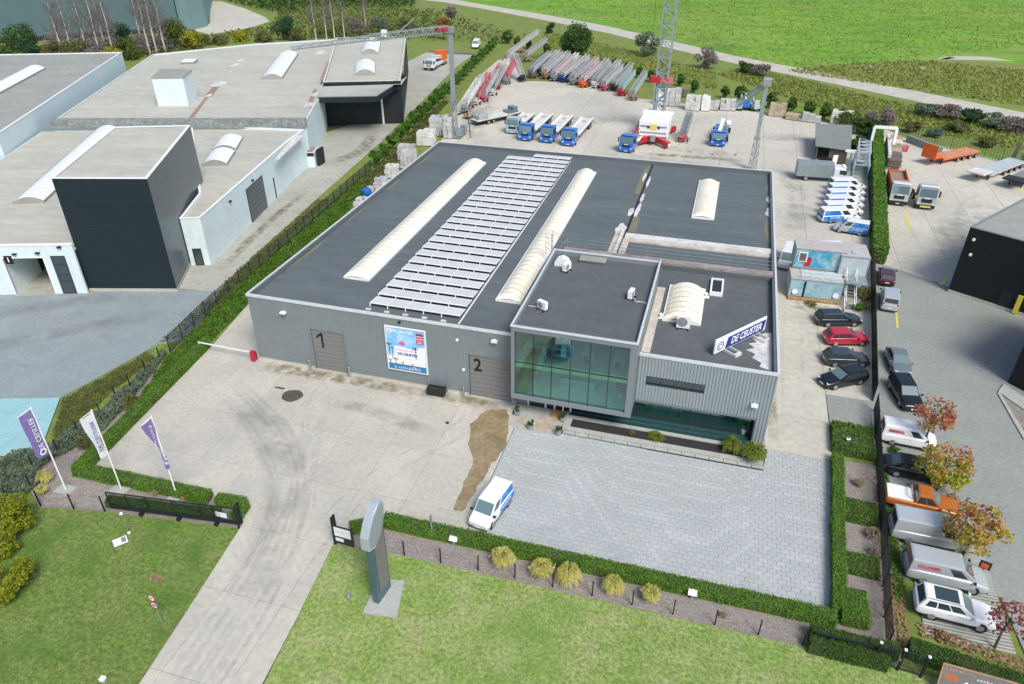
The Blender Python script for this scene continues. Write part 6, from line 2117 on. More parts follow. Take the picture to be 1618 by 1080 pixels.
# ladder hoist trailers: wheeled chassis with a folded telescopic ladder
def ladder_boom(b, p, q, w, k=0):
    p, q = Vector(p), Vector(q)
    d = q - p
    L = d.length
    T = Matrix.Translation(p) @ d.to_track_quat('X', 'Z').to_matrix().to_4x4()
    for i, (s0, s1, z, ww) in enumerate(((0, .9, 0, w), (.06, .95, .3, w * .86), (.1, 1.0, .6, w * .72))):
        for s in (-1, 1):
            b.box(L * s0, L * s1, s * ww / 2 - .05, s * ww / 2 + .05, z, z + .26, 0, T)
        n = int(L * (s1 - s0) / .45)
        for j in range(n):
            x = L * s0 + (j + .5) * L * (s1 - s0) / n
            b.box(x - .07, x + .07, -ww / 2, ww / 2, z + .04, z + .1, 0, T)
    return b
def hoist(label, loc, rz, LH, top, boom='alu', base='galv', group='ladder hoist trailers at the back of the yard', two=False):
    t = thing('hoist_trailer', label, 'hoist trailer', loc, rz, group)
    b = MB()
    b.box(-1.2, 1.4, -.6, .6, .5, .68)
    b.bar((-1.2, 0, .55), (-2.6, 0, .5), .1)
    for s in (-1, 1):
        b.bar((.9, s * .5, .6), (1.5, s * 1.1, .1), .1); b.bar((-.9, s * .5, .6), (-1.4, s * 1.1, .1), .1)
    b.build('chassis', base, t)
    for s in (-1, 1):
        wheel(t, 0, s * .85, .36, .22, s)
    MB().box(-.7, .5, -.5, .5, .68, 1.25).build('engine_box', base, t, bevel=.05)
    MB().tube((-.2, 0, 1.2), (-.2, 0, 1.5), .35, 10).build('turntable', 'trim', t)
    b = MB()
    ladder_boom(b, (-1.0, 0, 1.3), (LH, 0, top), 1.45)
    b.build('ladder_boom', boom, t)
    if two:
        b = MB()
        ladder_boom(b, (-.6, 1.2, 1.0), (LH * .85, 1.2, top * .8), 1.0)
        b.build('ladder_boom', 'alu', t)
    MB().box(-1.35, -.85, -.55, .55, .95, 1.75).build('counterweight', base, t, bevel=.04)
    return t
HO = [(-7.87, 127.36), (-6.09, 132.19), (-2.71, 132.38), (0.07, 130.24), (2.47, 129.48), (5.42, 127.5), (8.15, 125.54), (11.03, 125.66), (13.65, 123.75), (18.13, 119.91), (21.23, 116.52)]
HT = [4.6, 4.4, 4.4, 4.3, 4.2, 4.1, 4.0, 4.4, 4.0, 3.8, 4.4]
bases = ['black', 'shed_wood', 'wood', 'galv', 'navy', 'galv', 'orange', 'white_dirty', 'red_dirty', 'red', 'rust_stain']
booms = ['alu_dull', 'galv_pale', 'alu_dull', 'pink_dull', 'alu_dull', 'galv_pale', 'pink_dull', 'galv_pale', 'alu_dull', 'teal_light', 'galv_pale']
hl = ['with black base at the left end of the curved row', 'with brown grey base, second in the curved row', 'with timber brown base, third in the curved row', 'with pinkish ladder and grey base in the left half of the row', 'with navy base in the left half of the row', 'with pale grey base, sixth in the curved row', 'with orange base and pinkish ladder in the middle of the row', 'with cream base right of the orange one', 'with reddish base and upright ladder in the right half of the row', 'with light teal ladder and red base in the curved row', 'with brown base at the right end of the curved row']
for i, p in enumerate(HO):
    hoist('ladder hoist trailer ' + hl[i], p, R([124, 62, 60, 60, 58, 58, 58, 66, 60, 68, 70][i]), [5.5, 6.4, 6.6, 6.4, 6.4, 6.2, 6, 5.4, 5.8, 5, 5.2][i], HT[i] + .5, booms[i], bases[i], two=i not in (0, 9, 10))
for i, (j, l, k) in enumerate(((1, 'with slim grey ladder squeezed between the brown and timber based ones', 'alu_dull'), (2, 'with pale ladder behind the timber brown one', 'galv_pale'), (3, 'with whitish ladder behind the pinkish one', 'white_dirty'), (4, 'with dull ladder behind the navy one', 'alu_dull'), (5, 'with pinkish ladder behind the pale grey based one', 'pink_dull'), (6, 'with grey ladder right behind the orange based one', 'galv_pale'), (7, 'with silver ladder behind the cream based one', 'alu_dull'), (8, 'with low grey ladder between reddish and teal ones', 'galv_pale'))):
    p = ((HO[j][0] + HO[j + 1][0]) / 2, (HO[j][1] + HO[j + 1][1]) / 2 + 2.2)
    hoist('ladder hoist trailer ' + l, p, R(60 + 2 * (i % 3)), 6.2, 4.9, k, ['black', 'rust_stain', 'galv', 'trim'][i % 4], two=i % 2 == 0)
# further hoists standing behind and along the left fence
for i, (p, a, b_, l) in enumerate((
        ((-17.59, 150.02), 60, 'alu_dull', 'with brown base at the far corner of the yard'), ((-18.13, 162.88), 58, 'alu_dull', 'with slim ladder by the far hedge balls'), ((-12.74, 151.34), 58, 'galv_pale', 'with grey ladder just behind the curved row'))):
    hoist('ladder hoist trailer ' + l, p, R(a), 7.5, 4.6, b_, 'rust_stain')
for i, (p, l) in enumerate((((-11.56, 96.8), 'pale'), ((-11.2, 102.95), 'crimson'), ((-10.44, 106.04), 'silver'), ((-11.48, 113.02), 'red'), ((-11.39, 118.19), 'white'), ((-12.38, 126.12), 'rose'), ((-11.8, 99.99), 'dull'), ((-10.27, 112.11), 'grey'), ((-10.56, 123.82), 'scarlet'))):
    hoist('%s ladder hoist trailer in the slanting row along the left fence' % l, p, R(88), 8.5, 4.6, {'pale': 'white_dirty', 'crimson': 'red_dirty', 'silver': 'alu_dull', 'red': 'red_pink', 'white': 'white_dirty', 'rose': 'pink_dull', 'dull': 'alu_dull', 'grey': 'galv_pale', 'scarlet': 'red_pink'}[l], ['galv', 'white_dirty', 'red_dirty', 'galv', 'red', 'white_dirty', 'rust_stain', 'white_dirty', 'galv'][i], 'ladder hoist trailers along the left fence')

# old lorry and flat trailer beside the left row
t = thing('flat_trailer', 'long white flat trailer loaded with a pale cab, behind the left row of hoists', 'trailer', (-3.02, 91.97, 0), R(55))
MB().box(-6, 6, -1.25, 1.25, .95, 1.15).build('deck', 'white_dirty', t)
MB().box(-6, 6, -1.3, 1.3, .75, .94).build('side_rail', 'trim', t)
MB().prism([(-5.6, 1.15), (-3.0, 1.15), (-3.2, 2.3), (-4.2, 2.5), (-5.5, 1.9)], -1.05, 1.05, 0, Matrix.Rotation(PI / 2, 4, 'X')).build('loaded_cab', 'galv_pale', t, bevel=.12)
MB().box(2.2, 4.6, -1.0, 1.0, 1.15, 1.7).box(3.4, 4.6, -.9, .9, 1.7, 2.3).build('loaded_machine', 'car_teal', t)
lorry_wheels(t, (-3.2, -1.9, 2.5), 2.5, .42)
t = thing('generator_trailer', 'small brown wheeled machine beside the tall mast at the left corner of the back yard', 'trailer', (-8.99, 91.82, 0), R(70))
MB().box(-1.2, 1.2, -.7, .7, .5, 1.5).build('housing', 'stone_tan', t, bevel=.08)
MB().box(-1.0, .2, -.5, .5, 1.5, 1.8).build('hood', 'rust_stain', t, bevel=.05)
for s in (-1, 1):
    wheel(t, 0, s * .85, .38, .24, s)
MB().bar((1.2, 0, .5), (2.4, 0, .45), .1).build('drawbar', 'trim', t)

# white and red self-erecting crane with a tall lattice tower
t = thing('tower_crane', 'white and red mobile tower crane with a tall pale lattice mast', 'crane', (29.4, 83.5, 0))
MB().box(-2.6, 2.6, 1.5, 7.5, .9, 1.5).build('carrier', 'white_dirty', t, bevel=.06)
MB().box(-2.7, 2.7, .6, 7.0, 1.5, 4.3).build('ballast_housing', 'white', t, bevel=.12)
b = MB()
b.box(-2.4, 2.4, .55, .6, 3.2, 3.5); b.box(-2.4, 2.4, .55, .6, 2.1, 2.35)
b.build('housing_louvre', 'galv', t)
MB().box(-.55, .55, .5, .56, 2.8, 3.8).build('yellow_plate', 'yellow', t)
b = MB()
for s in (-1, 1):
    b.box(s * .95 - .2, s * .95 + .2, .5, .55, 3.0, 3.4)
b.build('warning_lamp', 'black', t)
for s in (-1, 1):
    o = MB().bar((s * .9, .8, 1.1), (s * 3.2, -1.6, .8), .8, .95).build('outrigger_arm', 'red', t)
    MB().tube((s * 3.3, -1.7, 0), (s * 3.3, -1.7, 1.1), .22, 8).box(s * 3.3 - .5, s * 3.3 + .5, -2.2, -1.2, 0, .14).build('outrigger_foot', 'white', o)
    o = MB().bar((s * 1.2, 7, 1.1), (s * 3.2, 9.8, .8), .8, .95).build('outrigger_arm', 'red', t)
    MB().tube((s * 3.3, 9.9, 0), (s * 3.3, 9.9, 1.1), .22, 8).box(s * 3.3 - .5, s * 3.3 + .5, 9.4, 10.4, 0, .14).build('outrigger_foot', 'white', o)
MB().tube((0, .4, .8), (0, .4, 1.8), .6, 12).build('slewing_ring', 'galv', t)
b = MB()
b.box(-2.9, 2.9, 7.0, 8.2, 4.0, 4.4)
b.build('platform', 'white', t)
b = MB()
lattice(b, (-.15, 9.2, 3.0), (.2, 9.2, 36), 2.1, 2.1, 24, .1)
b.build('mast', 'galv', t)
b = MB()
lattice(b, (-.05, 9.2, 3.0), (.0, 9.2, 11), 1.4, 1.4, 6, .1)
b.build('inner_mast', 'teal_light', t)
MB().box(-2.2, -.4, 8.0, 9.0, 9.4, 10.6).build('hoist_winch', 'red', t, bevel=.1)
MB().box(-.2, 2.0, 8.0, 9.2, 9.4, 10.4).build('hoist_drum', 'red_dirty', t, bevel=.1)
b = MB()
b.tube((-2.3, 8.2, 10), (-3.0, 7.5, 46), .035, 4)
b.build('hoist_rope', 'trim', t)
hoist('small dark ladder hoist trailer between the white and red crane and the loader crane lorry', (34.77, 87.89), R(84), 4.5, 4.2, 'galv', 'red_dirty')

# two tall slim masts with folded jibs
t = thing('hoist_mast', 'tall grey pole with a long thin lattice jib reaching left over the halls', 'crane', (-7.6, 78.9, 0))
b = MB()
lattice(b, (0, 0, 0), (0, 0, 7), .9, .9, 9, .05)
b.build('lower_mast', 'galv', t)
MB().box(-.36, .36, -.36, .36, 6.0, 18.6).build('upper_mast', 'galv', t, bevel=.05)
MB().box(-.6, .6, -.6, .6, 18.6, 19.6).build('slewing_head', 'galv', t, bevel=.05)
MB().box(-2.2, -.3, -2.0, -.2, 18.9, 19.6).build('red_joint', 'red', t, bevel=.08)
b = MB()
lattice(b, (-.5, -.5, 19.3), (-9.8, -12.0, 19.2), 1.1, 1.0, 18, .06)
lattice(b, (-9.8, -12.0, 19.2), (-18.5, -22.8, 18.9), .8, .8, 16, .05, 0, .5)
b.build('jib', 'galv', t)
b = MB()
b.bar((-6.5, -8, 19.6), (-4.6, -5.6, 21.4), .14)
b.build('jib_strut', 'metal', t)
MB().box(-8.6, -7.8, -10.4, -9.6, 19.2, 20.2).build('trolley', 'white', t)
b = MB().box(-1.6, 1.6, -1.6, 1.6, .2, .6)
for s in (-1, 1):
    b.box(1.0, 2.0, s * 1.2 - .6, s * 1.2 + .6, .7, 1.9)
b.build('ballast_base', 'galv', t)
b = MB().bar((1.2, -1.0, 4.5), (3.4, -1.6, 5.4), .3).bar((3.3, -1.5, 5.2), (3.7, -1.4, .4), .16)
b.build('folded_strut', 'trim', t)
t = thing('hoist_mast', 'grey pole mast behind the right roof corner with a short folded jib at its top', 'crane', (47.4, 74.6, 0))
b = MB()
lattice(b, (-.3, 0, 0), (-.1, 0, 5.5), .6, .6, 8, .05)
lattice(b, (.55, 0, 0), (.25, 0, 5.5), .4, .4, 8, .04)
b.build('lower_mast', 'galv', t)
MB().box(-.3, .3, -.3, .3, 5.0, 14.4).build('upper_mast', 'galv', t)
b = MB()
lattice(b, (-.2, -.2, 14.0), (-4.2, 2.2, 10.0), 1.0, .8, 7, .06)
b.build('jib', 'galv', t)
MB().box(-.6, .7, -.5, .6, 13.8, 15.0).build('slewing_head', 'metal', t, bevel=.1)

# small blue lifting machines by the back fence
for i, (p, l) in enumerate((((44.24, 114.35), 'light blue wheeled machine under the folded jib by the back fence'), ((45.52, 115.79), 'bright blue small lift machine right of the light blue one'), ((47.37, 115.21), 'pale blue covered machine left of the right mast'))):
    t = thing('lift_machine', l, 'machine', p, R(80 + 20 * i))
    k = ['teal_light', 'blue', 'container'][i]
    MB().box(-1.2, 1.2, -.7, .7, .45, 1.3).build('housing', k, t, bevel=.1)
    MB().box(-.9, -.1, -.6, .6, 1.3, 2.1).build('cabin', k, t, bevel=.1)
    MB().bar((.3, 0, 1.3), (1.5, .1, 2.9), .25).build('arm', 'galv', t)
    for s in (-1, 1):
        wheel(t, -.7, s * .75, .36, .2, s)
        wheel(t, .7, s * .75, .36, .2, s)

# lattice mast sections and site sign by the vans
t = thing('mast_section_stack', 'upright stack of pale lattice mast sections beside the vans at the fence', 'lattice stack', (64.89, 79.02, 0), R(84))
b = MB()
lattice(b, (-4, 0, 1.2), (4.5, 0, 1.2), 2.2, 2.0, 8, .09)
b.build('mast_section', 'teal_light', t)
b = MB()
lattice(b, (-2, 0, 3.0), (5.5, 0, 3.2), 1.8, 1.5, 8, .08)
b.build('mast_section', 'container', t)
t = thing('site_sign', 'small white sign board on a teal pole beside the shed', 'sign', (63.1, 79.19, 0), 0)
MB().tube((0, 0, -.1), (0, 0, 3.0), .22, 8).build('post', 'teal_light', t)
MB().box(-1.1, 1.1, -.15, .15, 3.0, 3.4).build('sign_board', 'white', t)
t = thing('leaning_board', 'white board with red print leaning near the shed', 'board', (60.48, 79.14, 0), R(20))
MB().slab((-.4, -.3, 0), (.4, -.3, 0), (.8, .3, 2.2), (.0, .3, 2.2), .06).build('board', 'white', t)
MB().slab((-.1, -.32, .3), (.2, -.32, .3), (.55, .26, 2.0), (.25, .26, 2.0), .02).build('red_print', 'red_dirty', t)

# neighbour's lorries and low loaders
rz = R(-94)
t = thing('tipper_lorry', 'white and orange tipper lorry facing the viewer beside the tall hedge', 'lorry', front_at((68.57, 63.54), rz, 9.5), rz, 'neighbour lorries facing the viewer')
lorry_cab(t, 2.5, 2.6, 3.3, 'car_silver', 'trim', .8, 2.25, 'white')
MB().box(-4.75, 2.4, -.5, .5, .6, .95).build('chassis', 'trim', t)
b = MB()
b.box(-4.7, 2.2, -1.27, -1.17, 1.1, 2.9); b.box(-4.7, 2.2, 1.17, 1.27, 1.1, 2.9); b.box(2.1, 2.2, -1.165, 1.165, 1.1, 3.3); b.box(-4.7, -4.6, -1.165, 1.165, 1.1, 2.6); b.box(-4.6, 2.1, -1.165, 1.165, 1.0, 1.1)
b.build('tipper_body', 'orange', t)
MB().box(-4.5, 2.0, -1.1, 1.1, 1.1, 2.3).build('load', 'gravel', t)
lorry_wheels(t, (3.4, 1.9, -2.0, -3.4), 2.6, .52)
t = thing('tractor_unit', 'white tractor unit with bare black chassis and yellow plate beside the tipper', 'lorry', front_at((72.23, 62.98), rz, 6.6), rz, 'neighbour lorries facing the viewer')
lorry_cab(t, 1.1, 2.6, 3.4, 'car_silver', 'trim', .8, 2.25, 'white')
MB().box(-3.3, 1.0, -.5, .5, .65, 1.0).build('chassis', 'trim', t)
MB().box(.2, 1.0, -1.2, 1.2, .8, 2.6).build('rear_stack', 'black', t, bevel=.05)
MB().box(-2.2, -.9, -.5, .5, 1.0, 1.2).build('fifth_wheel', 'black', t)
MB().box(3.43, 3.47, -.7, .7, .42, .66).build('long_plate', 'yellow', t)
lorry_wheels(t, (2.2, -1.2, -2.5), 2.6, .52)
def low_loader(label, p, q, deck, neck, W=2.75, ramp=False, z=1.1):
    p, q = Vector(p), Vector(q)
    d = q - p
    L = d.length
    t = thing('low_loader', label, 'trailer', ((p.x + q.x) / 2, (p.y + q.y) / 2, 0), math.atan2(d.y, d.x))
    MB().box(-L / 2, -L / 2 + L * .2, -W / 2, W / 2, 1.35, 1.6).build('neck', neck, t, bevel=.04)
    n = int(L * .8 / .9)
    dk = MB().box(-L / 2 + L * .2, L / 2, -W / 2 + .05, W / 2 - .05, z - .35, z - .08).build('deck_frame', neck, t)
    for i in range(n):
        x0 = -L / 2 + L * .2 + i * L * .8 / n
        MB().box(x0 + .015, x0 + L * .8 / n - .015, -W / 2, W / 2, z - .075, z + random.uniform(-.01, .01)).build('deck_plank', deck, dk)
    for x in np.linspace(L * .02, L * .42, 4):
        for s in (-1, 1):
            wheel(t, float(x), s * (W / 2 - .12), .4, .3, s)
    b = MB()
    for s in (-1, 1):
        b.box(-L * .3, -L * .28, s * .9 - .08, s * .9 + .08, 0, 1.0)
    b.build('support_leg', 'trim', t)
    if ramp:
        for s in (-1, 1):
            MB().slab((L / 2, s * .8 - .35, z), (L / 2, s * .8 + .35, z), (L / 2 + .7, s * .8 + .35, z + 2.6), (L / 2 + .7, s * .8 - .35, z + 2.6), .12).build('ramp', 'shed_wood', t)
    return t, L, W
t, L_, W_ = low_loader('orange low loader trailer with an upright orange front plate', (76.24, 85.62), (85.06, 93.91), 'orange_pale', 'orange')
MB().box(-L_ / 2 - .1, -L_ / 2 + .1, -W_ / 2, W_ / 2, 1.2, 3.6).build('front_plate', 'orange', t, bevel=.03)
low_loader('grey low loader trailer with two raised ramps at its rear', (81.88, 78.24), (91.07, 89.75), 'container', 'white_dirty', ramp=True)
low_loader('dark empty low trailer at the right edge behind the black hall', (86.61, 76.21), (93.43, 85.64), 'shed_roof', 'trim')
t = thing('barrier_row', 'long low row of dark blue concrete barriers along the neighbour back fence', 'barrier', (75.28, 99.56, 0), 0)
p, q = Vector((75.28, 99.56)), Vector((79.71, 92.8))
for i in range(6):
    a, c = p + (q - p) * (i / 6), p + (q - p) * ((i + .94) / 6)
    MB().bar((a.x - p.x, a.y - p.y, .6), (c.x - p.x, c.y - p.y, .6), .8, 1.2).build('barrier_block', 'frame_grey', t)
t = thing('goal_frame', 'tall white steel goal frame leaning over stacked sheets by the tall hedge', 'frame', (69.7, 86.67, 0), R(3))
b = MB()
for s in (-1.9, 1.9):
    b.bar((s, 4, .0), (s * .95, 4.6, 4.4), .45)
b.bar((-1.9, 4.6, 4.4), (1.9, 4.6, 4.4), .45); b.bar((-1.9, 4.1, .9), (1.9, 4.1, .9), .3)
b.build('steel_frame', 'white', t)
tag(MB().prism([(-.6, -.5), (.5, -.7), (.8, .2), (.1, .7), (-.7, .4)], 0, 1.0).build('magenta_bin', 'red_dirty', None, loc=(73.69, 93.05, 0)), 'small crimson bin near the white steel frame', 'bin')
random.seed(14)
for i in range(6):
    b = MB()
    for k in range(4):
        b.cbox((random.uniform(-.1, .1), random.uniform(-.1, .1), .25 + .42 * k), (2.1, 2.2, .32), 0, random.uniform(-.05, .05))
    p = Vector((70.39, 82.6)) + (Vector((72.48, 95.9)) - Vector((70.39, 82.6))) * (i / 5)
    tag(b.build('sheet_stack', ['shed_wood', 'shed_wood', 'stone_tan', 'rust_stain', 'white_dirty', 'orange_pale'][i], None, loc=(p.x, p.y, 0)), 'stack of sheets beside the tall hedge, number %s counted from the tipper' % ['one', 'two', 'three', 'four', 'five', 'six'][i], 'stack', 'sheet stacks beside the tall hedge')
p = Vector((69.56, 82.37)); q = Vector((71.02, 95.49))
tag(MB().bar((0, 0, 1.2), (q.x - p.x, q.y - p.y, 1.2), .5, 2.2).build('white_screen', 'white_dirty', None, loc=(p.x, p.y, 0)), 'long whitish screen wall standing between the tall hedge and the sheet stacks', 'screen')

# left neighbour's vehicles far back
rz = R(-91)
t = thing('orange_lorry', 'white lorry with an orange box and folded crane behind the canopy hall', 'lorry', front_at((-34.11, 132.17), rz, 11), rz)
lorry_cab(t, 3.3, 2.5, 2.7, 'car_white', 'trim', .75, 2.2)
MB().box(-5.5, 3.2, -1.2, 1.2, .7, 1.2).build('carrier_body', 'white_dirty', t)
MB().box(-4.5, -2.2, -1.3, 1.3, 1.2, 3.6).build('orange_box', 'orange', t, bevel=.06)
b = MB()
lattice(b, (-2.0, .2, 2.2), (3.0, .2, 2.9), .9, .7, 6, .06)
b.build('folded_crane', 'white', t)
MB().box(-2.1, 1.0, -1.0, .0, 1.2, 2.0).build('tool_box', 'navy', t)
lorry_wheels(t, (4.3, 2.8, -2.5, -3.8), 2.5, .5)
V('parked_van', 'white and grey delivery van far back on the left drive', 'van', (-32.77, 166.98), R(-80), 5.2, 2.0, 'bigvan', 'car_white')

# ------------------------------------------------------------ hedges, shrubs and trees
random.seed(21)
hedge('clipped_hedge', 'long low clipped hedge between the paved forecourt and the front gravel bed', [(21.8, -17.45), (53.8, -17.35)], .85, .85)
hedge('clipped_hedge', 'short slanting clipped hedge beside the entrance sign at the driveway', [(19.7, -18.9), (21.6, -17.7)], .7, .8)
hedge('clipped_hedge', 'clipped hedge along the right edge of the paved forecourt', [(55.2, -.2), (54.0, -16.8)], .85, .85)
hedge('clipped_hedge', 'broad square clipped hedge block at the bottom right corner of the forecourt', [(54.95, -14.9), (54.95, -17.4)], 1.7, .95)
hedge('clipped_hedge', 'long clipped hedge along the left edge of the concrete yard', [(-6.7, .5), (-4.6, -19.4)], .95, .85)
hedge('clipped_hedge', 'clipped hedge behind the three flag poles', [(-4.9, -19.25), (7.6, -19.05)], .95, .8)
hedge('clipped_hedge', 'short clipped hedge turning a corner beside the left gate post', [(8.3, -19.0), (10.7, -18.9), (10.9, -20.4)], .75, .75)
hedge('clipped_hedge', 'dark clipped hedge in front of the flag poles behind the left gate', [(.3, -21.6), (9.5, -20.4)], .7, .7, 'hedge_dark')
hedge('clipped_hedge', 'outer dark clipped hedge at the bottom right beside the lawn', [(52.0, -19.9), (56.6, -19.95)], .7, 1.0, 'hedge_dark')
hedge('clipped_hedge', 'inner dark clipped hedge at the bottom right behind the parked gate', [(52.1, -18.95), (57.3, -19.0)], .6, 1.0, 'hedge_dark')
hedge('clipped_hedge', 'dark clipped hedge at the bottom right below the last parked car', [(58.0, -18.4), (64.5, -19.4), (70, -20.5)], 1.0, 1.0, 'hedge_dark')
hedge('tall_hedge', 'tall clipped hedge wall between the back yard and the neighbour lorry yard', [(63.3, 41.6), (69.9, 101.5)], 1.7, 2.2, dens=45, leaf=.24)
hedge('ground_cover_block', 'broad low green hedge block at the end of the side lane', [(56.7, 4.3), (56.6, .6)], 3.3, .75, 'cover', dens=130, leaf=.14)
hedge('ground_cover_block', 'upper low green shrub block in the right gravel bed', [(56.2, -5.4), (56.1, -7.5)], 2.7, .6, 'cover', dens=130, leaf=.14)
hedge('ground_cover_block', 'lower low green shrub block in the right gravel bed', [(55.75, -11.2), (55.7, -12.8)], 2.6, .6, 'cover', dens=130, leaf=.14)

# yellowing ornamental grasses
def grass_ball(label, loc, r, h, key='yellow_grass', n=500, group=None, cat='ornamental grass', name='grass_clump'):
    t = thing(name, label, cat, loc, random.uniform(0, 6), group)
    V_, F_ = [], []
    lob = [(random.uniform(0, 6.28), random.uniform(.7, 1.15)) for _ in range(5)]
    for i in range(n):
        a, k = random.uniform(0, 2 * PI), random.random() ** .5
        la, lk = min(lob, key=lambda q: abs((q[0] - a + PI) % (2 * PI) - PI))
        e = random.uniform(.6, 1.08) * lk
        k *= lk
        bx, by = .22 * r * k * math.cos(a), .22 * r * k * math.sin(a)
        mx, my, mz = r * .6 * k * math.cos(a), r * .6 * k * math.sin(a), h * e * (1 - .25 * k * k)
        tx, ty, tz = r * k * 1.05 * math.cos(a), r * k * 1.05 * math.sin(a), h * e * (1 - .62 * k * k)
        w = .012 + r * .008
        px, py = -math.sin(a) * w, math.cos(a) * w
        o = len(V_)
        V_ += [(bx - px, by - py, 0), (bx + px, by + py, 0), (mx + px, my + py, mz), (mx - px, my - py, mz), (tx + px * .3, ty + py * .3, tz), (tx - px * .3, ty - py * .3, tz)]
        F_ += [(o, o + 1, o + 2, o + 3), (o + 3, o + 2, o + 4, o + 5)]
    np_mesh('blades', V_, F_, key, t)
    p = blob_points(int(n * .9), 1, 1, 14, .5, .35) * np.array([r * .9, r * .9, h * .42])
    p[:, 2] += h * .58
    cards(p, .09 + r * .05, key, 'plumes', t, up=.8, aspect=.5)['kind'] = 'stuff'
    return t
for i, (p, r, l) in enumerate((((31.5, -18.9), 1.05, 'largest golden grass clump in the front bed, nearest the white van'), ((34.4, -19.0), 1.0, 'second golden grass clump from the white van in the front bed'), ((36.3, -18.85), .9, 'golden grass clump touching the second one in the front bed'), ((39.35, -18.85), .8, 'smaller golden grass clump in the middle of the front bed'), ((42.0, -18.9), .8, 'golden grass clump furthest right in the front bed'))):
    grass_ball(l, p, r, 1.5 * r + .2, group='golden grasses in the front bed', n=650)
for p, r, l in (((-6.4, -10.6), 1.0, 'round olive grass clump in the left bed nearest the building'), ((-6.4, -16.6), .85, 'olive grass clump in the left bed behind the white flag'), ((-6.4, -20.9), .7, 'yellow grass clump in the left bed beside the left flag pole'), ((-5.6, -22.1), .55, 'small yellow grass clump in the left bed below the left flag'), ((-4.9, -25.2), .6, 'yellow tuft left of the fence corner')):
    grass_ball(l, p, r, 1.35 * r + .2, 'yellow_grass' if r < .8 else 'olive', group='grass clumps in the left bed')
for p, r, l in (((3.0, -19.75), .35, 'small straw coloured tuft before the hedge between the flag poles'), ((5.6, -19.7), .35, 'small straw coloured tuft beside the right flag pole'), ((56.7, -3.0), .6, 'dry brownish tuft in the upper part of the right gravel bed'), ((57.0, -8.6), .65, 'dry pale tuft below the upper shrub block in the right gravel bed'), ((56.9, -10.3), .4, 'small dry tuft above the lower shrub block'), ((10.2, -19.6), .4, 'dry tuft inside the hedge corner by the left gate'), ((46.8, -18.9), .3, 'small dry tuft at the right end of the front bed')):
    grass_ball(l, p, r, r * 1.2, 'dry_grass', 200)
t = grass_ball('large green reed clump at the right end of the planting trough', (48.4, -2.2, .0), 1.2, 1.7, 'reed', 800, cat='reed', name='reed_clump')
t = grass_ball('green reed clump left of the largest one in the planting trough', (46.6, -1.5, .0), 1.1, 1.4, 'reed', 700, cat='reed', name='reed_clump')
grass_ball('small patch of green reeds in the middle of the planting trough', (40.3, -1.55, .0), .8, .5, 'reed', 300, cat='reed', name='reed_clump')
grass_ball('tiny dry tuft in the planting trough left of the middle reeds', (38.2, -1.6, .0), .4, .3, 'olive', 120, cat='reed', name='reed_clump')

# big yellow green shrubs at the left edge
bush('yellow_shrub', 'large yellow green shrub at the left edge beside the fence corner', (-4.3, -25.7), 2.0, 2.9, 'yellow_bush', 4200, .16)
bush('yellow_shrub', 'large round yellow green shrub at the left edge on the lawn', (-.2, -30.2), 1.9, 2.5, 'yellow_bush', 4200, .16)
bush('yellow_shrub', 'smaller yellow shrub at the left edge between the two large ones', (-3.3, -28.0), 1.2, 1.6, 'yellow_bush', 900, .18)

# leafy ground cover and scrub in the strips at the left (uncountable)
def scatter(poly, n, hmin, hmax, key, name, label, size, up=.5, z0=-.05, aspect=1.0):
    xs, ys = [p[0] for p in poly], [p[1] for p in poly]
    X, Y = RNG.uniform(min(xs), max(xs), n * 4), RNG.uniform(min(ys), max(ys), n * 4)
    k = inside(poly, X, Y)
    X, Y = X[k][:n], Y[k][:n]
    hh = hmin + (hmax - hmin) * (0.5 + 0.25 * np.sin(X * 2.1 + 1.3 * np.sin(Y * 1.7)) + 0.25 * np.sin(Y * 1.9 + np.sin(X * 2.7)))
    P_ = np.stack([X, Y, z0 + hh * RNG.uniform(.15, 1, len(X)) ** .6], 1)
    o = cards(P_, size, key, name, up=up, aspect=aspect)
    tag(o, label, 'ground cover', None, 'stuff')
    return o
scatter([(-8.9, -3.5), (-9.8, 1.5), (-7.2, .8), (-5.6, -10.5), (-5.9, -12.5)], 9000, .15, .5, 'cover', 'ground_cover', 'bright green leafy ground cover between the left fence and the hedge', .17)
scatter([(-9.9, 1.5), (-11.7, 17), (-13.0, 35), (-13.8, 50), (-10.5, 50), (-7.7, 10), (-6.8, 1.2)], 22000, .1, .5, 'cover', 'ground_cover', 'bright green strip of low plants between the left fence and the long hall', .22)
scatter([(-13.9, 50), (-14.2, 57), (-19.5, 104), (-18, 104), (-11.5, 58), (-11, 50)], 5000, .1, .5, 'olive', 'ground_cover', 'olive weeds under the row of round trees at the left', .3)
scatter([(-9.0, -12.5), (-10.2, -2), (-9.6, -2), (-7.4, -10), (-6.8, -14), (-8.1, -19.8), (-9.3, -19.9), (-9.6, -15)], 9000, .2, .9, 'sage', 'ground_cover', 'grey green shrubbery along the left fence', .16)
scatter([(-8.0, -19.9), (-9.6, -17), (-12, -19.5), (-12, -24), (-6.6, -23.5), (-6.8, -21)], 6000, .2, .9, 'sage', 'ground_cover', 'grey green shrubbery left of the flag poles', .16)
scatter([(-9.9, -16.8), (-13.8, -11.4), (-11.6, -2.5), (-10.2, -3), (-10.3, -9), (-9.2, -17)], 8000, .1, .6, 'olive', 'ground_cover', 'yellowish weeds between the pale neighbour paving and the left fence', .16, .9, aspect=.5)
scatter([(-12.0, -.5), (-13.0, 9), (-14.5, 21.3), (-16.5, 41.9), (-14.6, 42), (-12.3, 17), (-10.6, 1)], 3500, .05, .3, 'olive', 'ground_cover', 'thin weeds between the neighbour drive and the left fence', .16)
